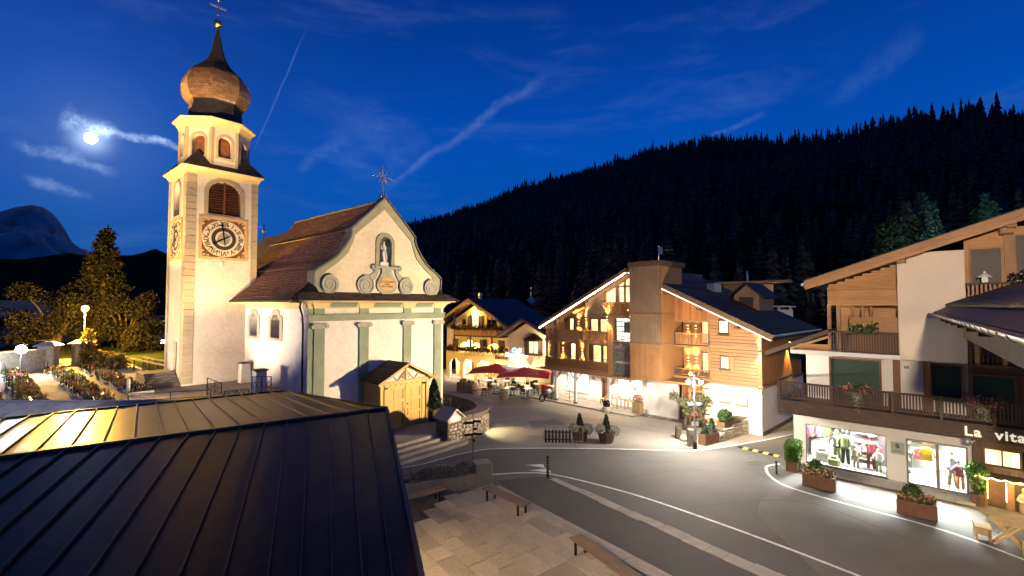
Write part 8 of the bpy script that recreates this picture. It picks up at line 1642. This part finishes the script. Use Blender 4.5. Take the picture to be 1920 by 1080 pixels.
# street lamps at the graveyard
def street_lamp(name, q, Y, zg, label, material, head=.16):
    p = aty(*q, Y); t = thing(name, label, 'street lamp', (p.x, p.y, zg)); h = p.z - zg
    MB().tube([(0, 0, 0), (0, 0, h - head * .8)], [.07, .045], 8).build('pole', 'iron_grey', t); MB().lathe([(head * .9, head * 1.05 + h), (head * 1.0, head * 1.0 + h), (.03, head * 1.05 + .16 + h)], n=12).build('hood', 'iron_black', t); MB().ball((0, 0, h), head, 12, 8).build('globe', material, t, True); return t, h
yl, yh = street_lamp('street_lamp', (160, 578), 43, CY, 'tall sodium street lamp glowing yellow behind the graveyard gate', 'lamp_sodium', .28)
wl_, wh = street_lamp('street_lamp', (40, 655), 33, CY, 'white street lamp at the left edge of the graveyard', 'lamp_cool', .30)
cl_, chh = street_lamp('street_lamp', (305, 641), 62, .0, 'cool white lamp beyond the graveyard left of the tower', 'lamp_cool', .26)

# ================================================================== background houses
def house(p, rz, w, d, h, rise, label, wallm, wins=(), cat='house', rot_roof=False):
    t = thing('house', label, cat, p, rz); MB().box(-w / 2, w / 2, 0, d, -2, h).build('wall', wallm, t)
    for s in (-1, 1): MB().loft([[(0, y, h + rise), (s * (w / 2 + .6), y, h - .2), (s * (w / 2 + .6), y, h), (0, y, h + rise + .25)] for y in (-.6, d + .6)]).build('roof_slope', 'roof_tile_dark', t)
    MB().prism([(-w / 2, h), (w / 2, h), (0, h + rise)], 'y', .02, .2).build('gable', wallm, t)
    for x0, x1, z0, z1, mt in wins: window(t, x0, x1, z0, z1, -.03, 'frame_dark', mt, (1, 0))
    return t
p = aty(0, 625, 75); house((p.x - 3, 75, 0), .2, 14, 9, p.z + 2.6, 2.5, 'pale house at the far left edge behind the graveyard', 'plaster_white', ((3.5, 4.8, 2, 3.4, 'frame_dark'), (5.2, 6.2, 2, 3.4, 'frame_dark')))
p = aty(292, 668, 78); house((p.x, 78, 0), -.15, 6.6, 9, p.z + 2.0, 1.2, 'white house lit by the cool lamp left of the tower', 'plaster_white', ((-1.6, -1.1, 1.0, 1.8, 'frame_dark'), (-.2, .3, 1.0, 1.8, 'frame_dark'), (1.2, 1.7, 1.0, 1.8, 'frame_dark')))
p = aty(290, 605, 105); t = thing('house', 'distant dark house with a row of white framed windows', 'house', (p.x, 105, 0), 0); MB().box(-4.5, 6, .1, 8, -1, p.z + 1.2).build('wall', 'dark_timber', t); MB().loft([[(-5.2, y, p.z + 1.2), (6.6, y, p.z + 1.2), (6.6, y + .1, p.z + 1.4), (-5.2, y + .1, p.z + 1.4)] for y in (-.6, 9)]).build('roof', 'roof_tile_dark', t); emit('frame_glow', (.9, .95, 1), .35)
for k in range(4): plate('window_frame', rect(-2.7 + k * 1.4, -1.55 + k * 1.4, p.z - .6, p.z + .45), [rect(-2.55 + k * 1.4, -1.7 + k * 1.4, p.z - .45, p.z + .3)], -.02, .08, 'frame_glow', t)  # frames glow by themselves, though they hold no lamp
emit('far_light', (1, .96, .86), 9)
for i, (x, y, s) in enumerate(((2, 547, 1.0), (9, 551, .6), (18, 546, 1.3), (22, 538, .4), (30, 563, .5), (36, 564, .5), (39, 543, .4), (125, 581, .5), (14, 535, .4), (6, 548, .7))):
    p = aty(x, y, 420); t = thing('far_house', ('tiny lit farmhouse on the far left slope, ' + ORD[i] + ' of the cluster'), 'house', (p.x, 420, p.z - 3), 0, 'far lit houses on the left slope'); MB().box(-4, 4, .1, 7, -16, 3.8).build('wall', 'grass_dark', t); MB().prism([(-4.5, 3.8), (4.5, 3.8), (0, 6)], 'y', 0, 7).build('roof', 'roof_tile_dark', t); MB().box(-s, s, 0, .09, 3 - s * .6, 3 + s * .6).build('lit_window', 'far_light', t)
# chalet behind the hotel roof
p = aty(1405, 560, 52); rc_ = thing('rear_chalet', 'small timber chalet with one lit window behind the hotel roof', 'house', (p.x, 52, 0), -.35); zb_ = p.z
MB().box(-2.6, 2.4, 0, 5, -1, zb_ + 1.6).build('wall', 'larch_grey', rc_); MB().box(-.9, .6, -.9, .1, zb_ - 1.4, zb_ + 1.2).build('white_porch', 'plaster_hotel', rc_); MB().loft([[(-3.6, y, zb_ + 1.55), (3.9, y, zb_ + 1.75), (3.9, y, zb_ + 2.0), (-3.6, y, zb_ + 1.85)] for y in (-1.6, 6)]).build('roof', 'larch_grey', rc_); window(rc_, .75, 1.35, zb_ - .3, zb_ + 1.25, -.05, 'frame_dark', 'curtain_warm', (0, 0)); MB().tube([(-.3, -1.2, zb_ + .9), (-.3, -1.2, zb_ + 3.0)], .1, 8).build('flue', 'zinc', rc_)
light('porch_light', 'POINT', (2.4, -1.3, zb_ + 1.2), 25, WARM, rc_, .1)
p = aty(1468, 590, 47); t = thing('roof_chimney', 'broad plastered chimney with flat cap behind the hotel roof', 'chimney', (p.x, 47, zr(-.5) + .1 if 0 else 0), -.35); MB().box(-1.6, .9, 0, 1.2, -.5, p.z + .5).build('stack', 'plaster_shop', t); MB().box(-1.9, 1.1, -.2, 1.4, p.z + .75, p.z + .9).build('cap', 'slate', t)
for x in (-1.4, -.3, .7): MB().box(x - .08, x + .08, .1, .3, p.z + .5, p.z + .75).build('cap_support', 'slate', t)

# unseen lamps added behind the roofs to light a few spruces
p = aty(1712, 525, 90); sl_ = thing('hidden_spruce_lamp', 'cool lamp added behind the shop roof to light the spruces', 'street lamp', (p.x, 90, p.z - 5)); MB().tube([(0, 0, -8), (0, 0, 5)], .09, 6).build('pole', 'iron_grey', sl_); MB().ball((0, 0, 5.1), .25, 10, 8).build('globe', 'lamp_cool', sl_, True); light('glow', 'POINT', (0, -.6, 5.2), 5200, (.72, 1, .86), sl_, .2)
p = aty(1850, 470, 92); sl_ = thing('hidden_spruce_lamp', 'cool lamp added behind the top right roof edge to light the spruces', 'street lamp', (p.x, 92, p.z - 5)); MB().tube([(0, 0, -8), (0, 0, 5)], .09, 6).build('pole', 'iron_grey', sl_); MB().ball((0, 0, 5.1), .25, 10, 8).build('globe', 'lamp_cool', sl_, True); light('glow', 'POINT', (0, -.6, 5.2), 3000, (.72, 1, .86), sl_, .2)
# ================================================================== trees
def conifer(p, h, r, label, material, seed, n=3000, size=.35, group=None):
    t = thing('conifer_tree', label, 'tree', p, 0, group); g = random.Random(seed)
    MB().tube([(0, 0, 0), (0, 0, h * .5), (.05, 0, h * .97)], [h * .018, h * .012, h * .002], 7).build('trunk', 'bark', t); P = []
    tiers = int(h * 1.4)
    br = [(g.uniform(0, 6.28), k / tiers, g.uniform(.65, 1.15)) for k in range(tiers) for _ in range(5)]
    for _ in range(n):
        a, u, l = g.choice(br); s = g.random() ** .6; rr = r * (1 - u) ** .85 * l * s + .05; z = h * (.08 + .92 * u) - rr * .28 + g.gauss(0, .06 * r)
        P.append((rr * math.cos(a) + g.gauss(0, .05 * r), rr * math.sin(a) + g.gauss(0, .05 * r), z))
    o = leaves(P, size, 1, .04, seed, 2.2).build('crown', material, t); o['kind'] = 'stuff'; return t
def broadleaf(p, h, r, label, material, seed, n=3200, size=.17):
    t = thing('broadleaf_tree', label, 'tree', p); g = random.Random(seed); MB().tube([(0, 0, 0), (.1, 0, h * .3), (.0, .1, h * .6)], [h * .03, h * .022, h * .01], 8).build('trunk', 'bark', t)
    P = []
    for k in range(16):
        a = g.uniform(0, 6.28); rr = r * g.random() ** .5 * .8; c = (rr * math.cos(a), rr * math.sin(a), h * g.uniform(.32, .88)); P += blob(n // 16, c, (r * .38, r * .38, h * .13), seed + k, .5)
        MB().tube([(0, 0, h * .3), (c[0] * .6, c[1] * .6, c[2] * .8), c], [h * .012, h * .008, .02], 5).build('limb', 'bark', t)
    o = leaves(P, size, 1, .05, seed, 1.5).build('crown', material, t); o['kind'] = 'stuff'; return t
p = aty(192, 600, 56); conifer((p.x, 56, 1.0), aty(192, 428, 56).z - 1.0, 4.6, 'tall dark spruce rising behind the yellow street lamp', 'leaf_dark', 301, 15000, .24)
p = aty(110, 600, 52); broadleaf((p.x, 52, 1.5), 9.5, 4.2, 'round leafy tree left of the yellow street lamp', 'leaf_dark', 302, 9500)
p = aty(235, 600, 55); broadleaf((p.x, 55, 1.0), 9.5, 3.4, 'leafy tree right of the yellow street lamp', 'leaf_dark', 303, 7500); p = aty(262, 640, 52); broadleaf((p.x, 52, 1.5), 5.5, 2.6, 'low dark bush tree in front of the white house', 'leaf_dark', 304, 5000); p = aty(20, 640, 60); broadleaf((p.x, 60, 1.0), 7, 3, 'dark tree beside the pale house at the left edge', 'leaf_dark', 305, 4500)
g = random.Random(9)
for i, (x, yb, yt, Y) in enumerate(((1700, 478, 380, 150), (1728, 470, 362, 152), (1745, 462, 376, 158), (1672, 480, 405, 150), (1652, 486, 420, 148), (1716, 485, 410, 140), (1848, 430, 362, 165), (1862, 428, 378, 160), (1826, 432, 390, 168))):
    Y = 100 + (Y - 150) * .5; t_ = aty(x, yt, Y); b_ = Vector((t_.x, Y, 10.5 if i < 6 else 16.5)); lit = i in (0, 1, 2, 6, 7)  # lit spruces carry teal lamplight in their leaf colour
    conifer((b_.x, Y, b_.z - 3), t_.z - b_.z + 3, (t_.z - b_.z) * .24, ('teal-lit spruce left of the brightest one above the shop roof', 'brightest teal-lit spruce above the shop roof', 'teal-lit spruce right of the brightest one above the shop roof', 'dim spruce in the left group above the shop roof', 'leftmost dim spruce above the shop roof', 'short spruce in front of the lit group above the shop roof', 'tall teal-lit spruce near the top right roof edge', 'rightmost teal-lit spruce behind the roof edge', 'dim spruce left of the top right pair')[i], 'leaf_conifer_lit' if lit else 'leaf_conifer', 310 + i, 5200, .45, 'lit spruces on the right hillside')

# ================================================================== lamplight (seen lamps, and unseen ones added for tower, church and road)
# twin lamp by the hotel: lights the church front and the square
light('globe_light', 'POINT', (-.32, -.02, LZ - .2), 1900, (1, .90, .74), lp, .12); light('globe_light', 'POINT', (.40, -.02, LZ - .2), 1900, (1, .90, .74), lp, .12); light('amber_light', 'POINT', (-.18, 0, LZ + .55), 60, AMBER, lp, .09)
tgt = CH.w(5, 0, 8) - lp.location; light('church_beam', 'SPOT', (-.36, -.05, LZ - .05), 58000, (1, .74, .44), lp, .12, tgt, 62, .6)
# sodium lamp and white lamps around the graveyard
light('sodium_light', 'POINT', (0, -.5, yh - .35), 46000, (1, .52, .06), yl, .12); light('white_light', 'POINT', (0, -.45, wh + .1), 1500, COOL, wl_, .1); light('cool_light', 'POINT', (0, -.4, chh - .3), 9000, COOL, cl_, .12)
# unseen floodlights, put out of view to light the tower and church
def flood(p, target, e, col, spot, label, h=.5):
    t = thing('unseen_flood_light', label, 'flood light', p); v = (Vector(target) - Vector(p)).normalized(); MB().tube([(0, 0, 0), (0, 0, h)], .03, 6).build('stake', 'iron_black', t)
    b = MB().bbox(-.16, .16, -.12, .12, -.1, .1, .02).build('housing', 'iron_black', t); b.location = (0, 0, h); b.rotation_euler = v.to_track_quat('Z', 'Y').to_euler(); MB().box(-.13, .13, -.09, .09, .102, .108).build('lens', 'lamp_core', b)
    light('beam', 'SPOT', Vector((0, 0, h)) + v * .2, e, col, t, .12, Vector((0, 0, h)) + v * 5, spot, .6); return t
flood((-15.3, 22.0, CY), TF.w(1.6, 0, 15.5), 9000, (1, .66, .30), 66, 'unseen flood light on the terrace aimed at the bell tower')
flood((-20.5, 22.7, CY), TF.w(2.2, 0, 7.5), 3000, (1, .74, .50), 95, 'unseen flood light on the terrace aimed at the tower foot'); flood((-23.5, 22.7, CY), CH.w(0, 5, 8.5), 7500, (1, .78, .60), 60, 'unseen flood light by the slate wall aimed at the church side')
flood((-27.6, 23.6, CY), TF.w(1, 2, 19.5), 16000, (1, .64, .24), 46, 'unseen flood light added at the left end of the slate wall, aimed at the dome')
t = flood((-17.5, 9.0, 0), TF.w(2, 0, 19.0), 42000, (1, .64, .27), 34, 'flood light mast added left of the photographer to light the belfry', 6.0)  # mast added out of view to brighten the belfry
light('wall_beam', 'SPOT', (0, .1, 6.0), 9000, (1, .88, .80), t, .12, Vector((-25.5, 25, 3.2)) - Vector((-17.5, 9, 0)), 50, .7)  # second beam added on the mast to brighten slate wall and graves
# pool of light by the curved wall
t = thing('wall_spot', 'small warm spot at the end of the curved stone wall', 'wall lamp', at(918, 772, 1.2), 0); MB().bbox(-.06, .06, -.05, .05, -.06, .06, .01).build('housing', 'iron_black', t); light('beam', 'SPOT', (.1, -.06, -.04), 380, (1, .78, .38), t, .04, (.75, -.35, -1.2), 105, .5)
# lamp under the verge of the dark roof, lights the plaza corner
t = thing('verge_lamp', 'small lamp under the corner of the dark metal roof', 'lamp', (-3.75, 12.3, 4.45), 0); MB().lathe([(.05, .12), (.09, 0), (.08, 0), (.04, .1)], n=10).build('shade', 'iron_black', t); light('beam', 'SPOT', (0, 0, -.03), 1150, (1, .72, .36), t, .06, (2.2, .9, -3), 128, .9)
# unseen lamp mast added behind the camera to light road and shop
def added_lamp_mast(p, h, e, col, label, target):
    t = thing('street_lamp', label, 'street lamp', p); MB().tube([(0, 0, 0), (0, 0, h)], [.09, .06], 8).build('pole', 'iron_grey', t); MB().tube([(0, 0, h), (.3, .5, h + .15)], .04, 6).build('arm', 'iron_grey', t); MB().bbox(.15, .45, .3, .9, h + .12, h + .22, .02).build('head', 'iron_grey', t)
    MB().box(.18, .42, .35, .85, h + .105, h + .118).build('lens', 'lamp_amber', t); light('beam', 'SPOT', (.3, .6, h + .05), e, col, t, .2, target - Vector(p), 78, .9); return t
added_lamp_mast((-3, -6, 0), 10.0, 42000, (1, .77, .55), 'lamp mast added behind the photographer to light the road', Vector((17, 16, 4.5)))
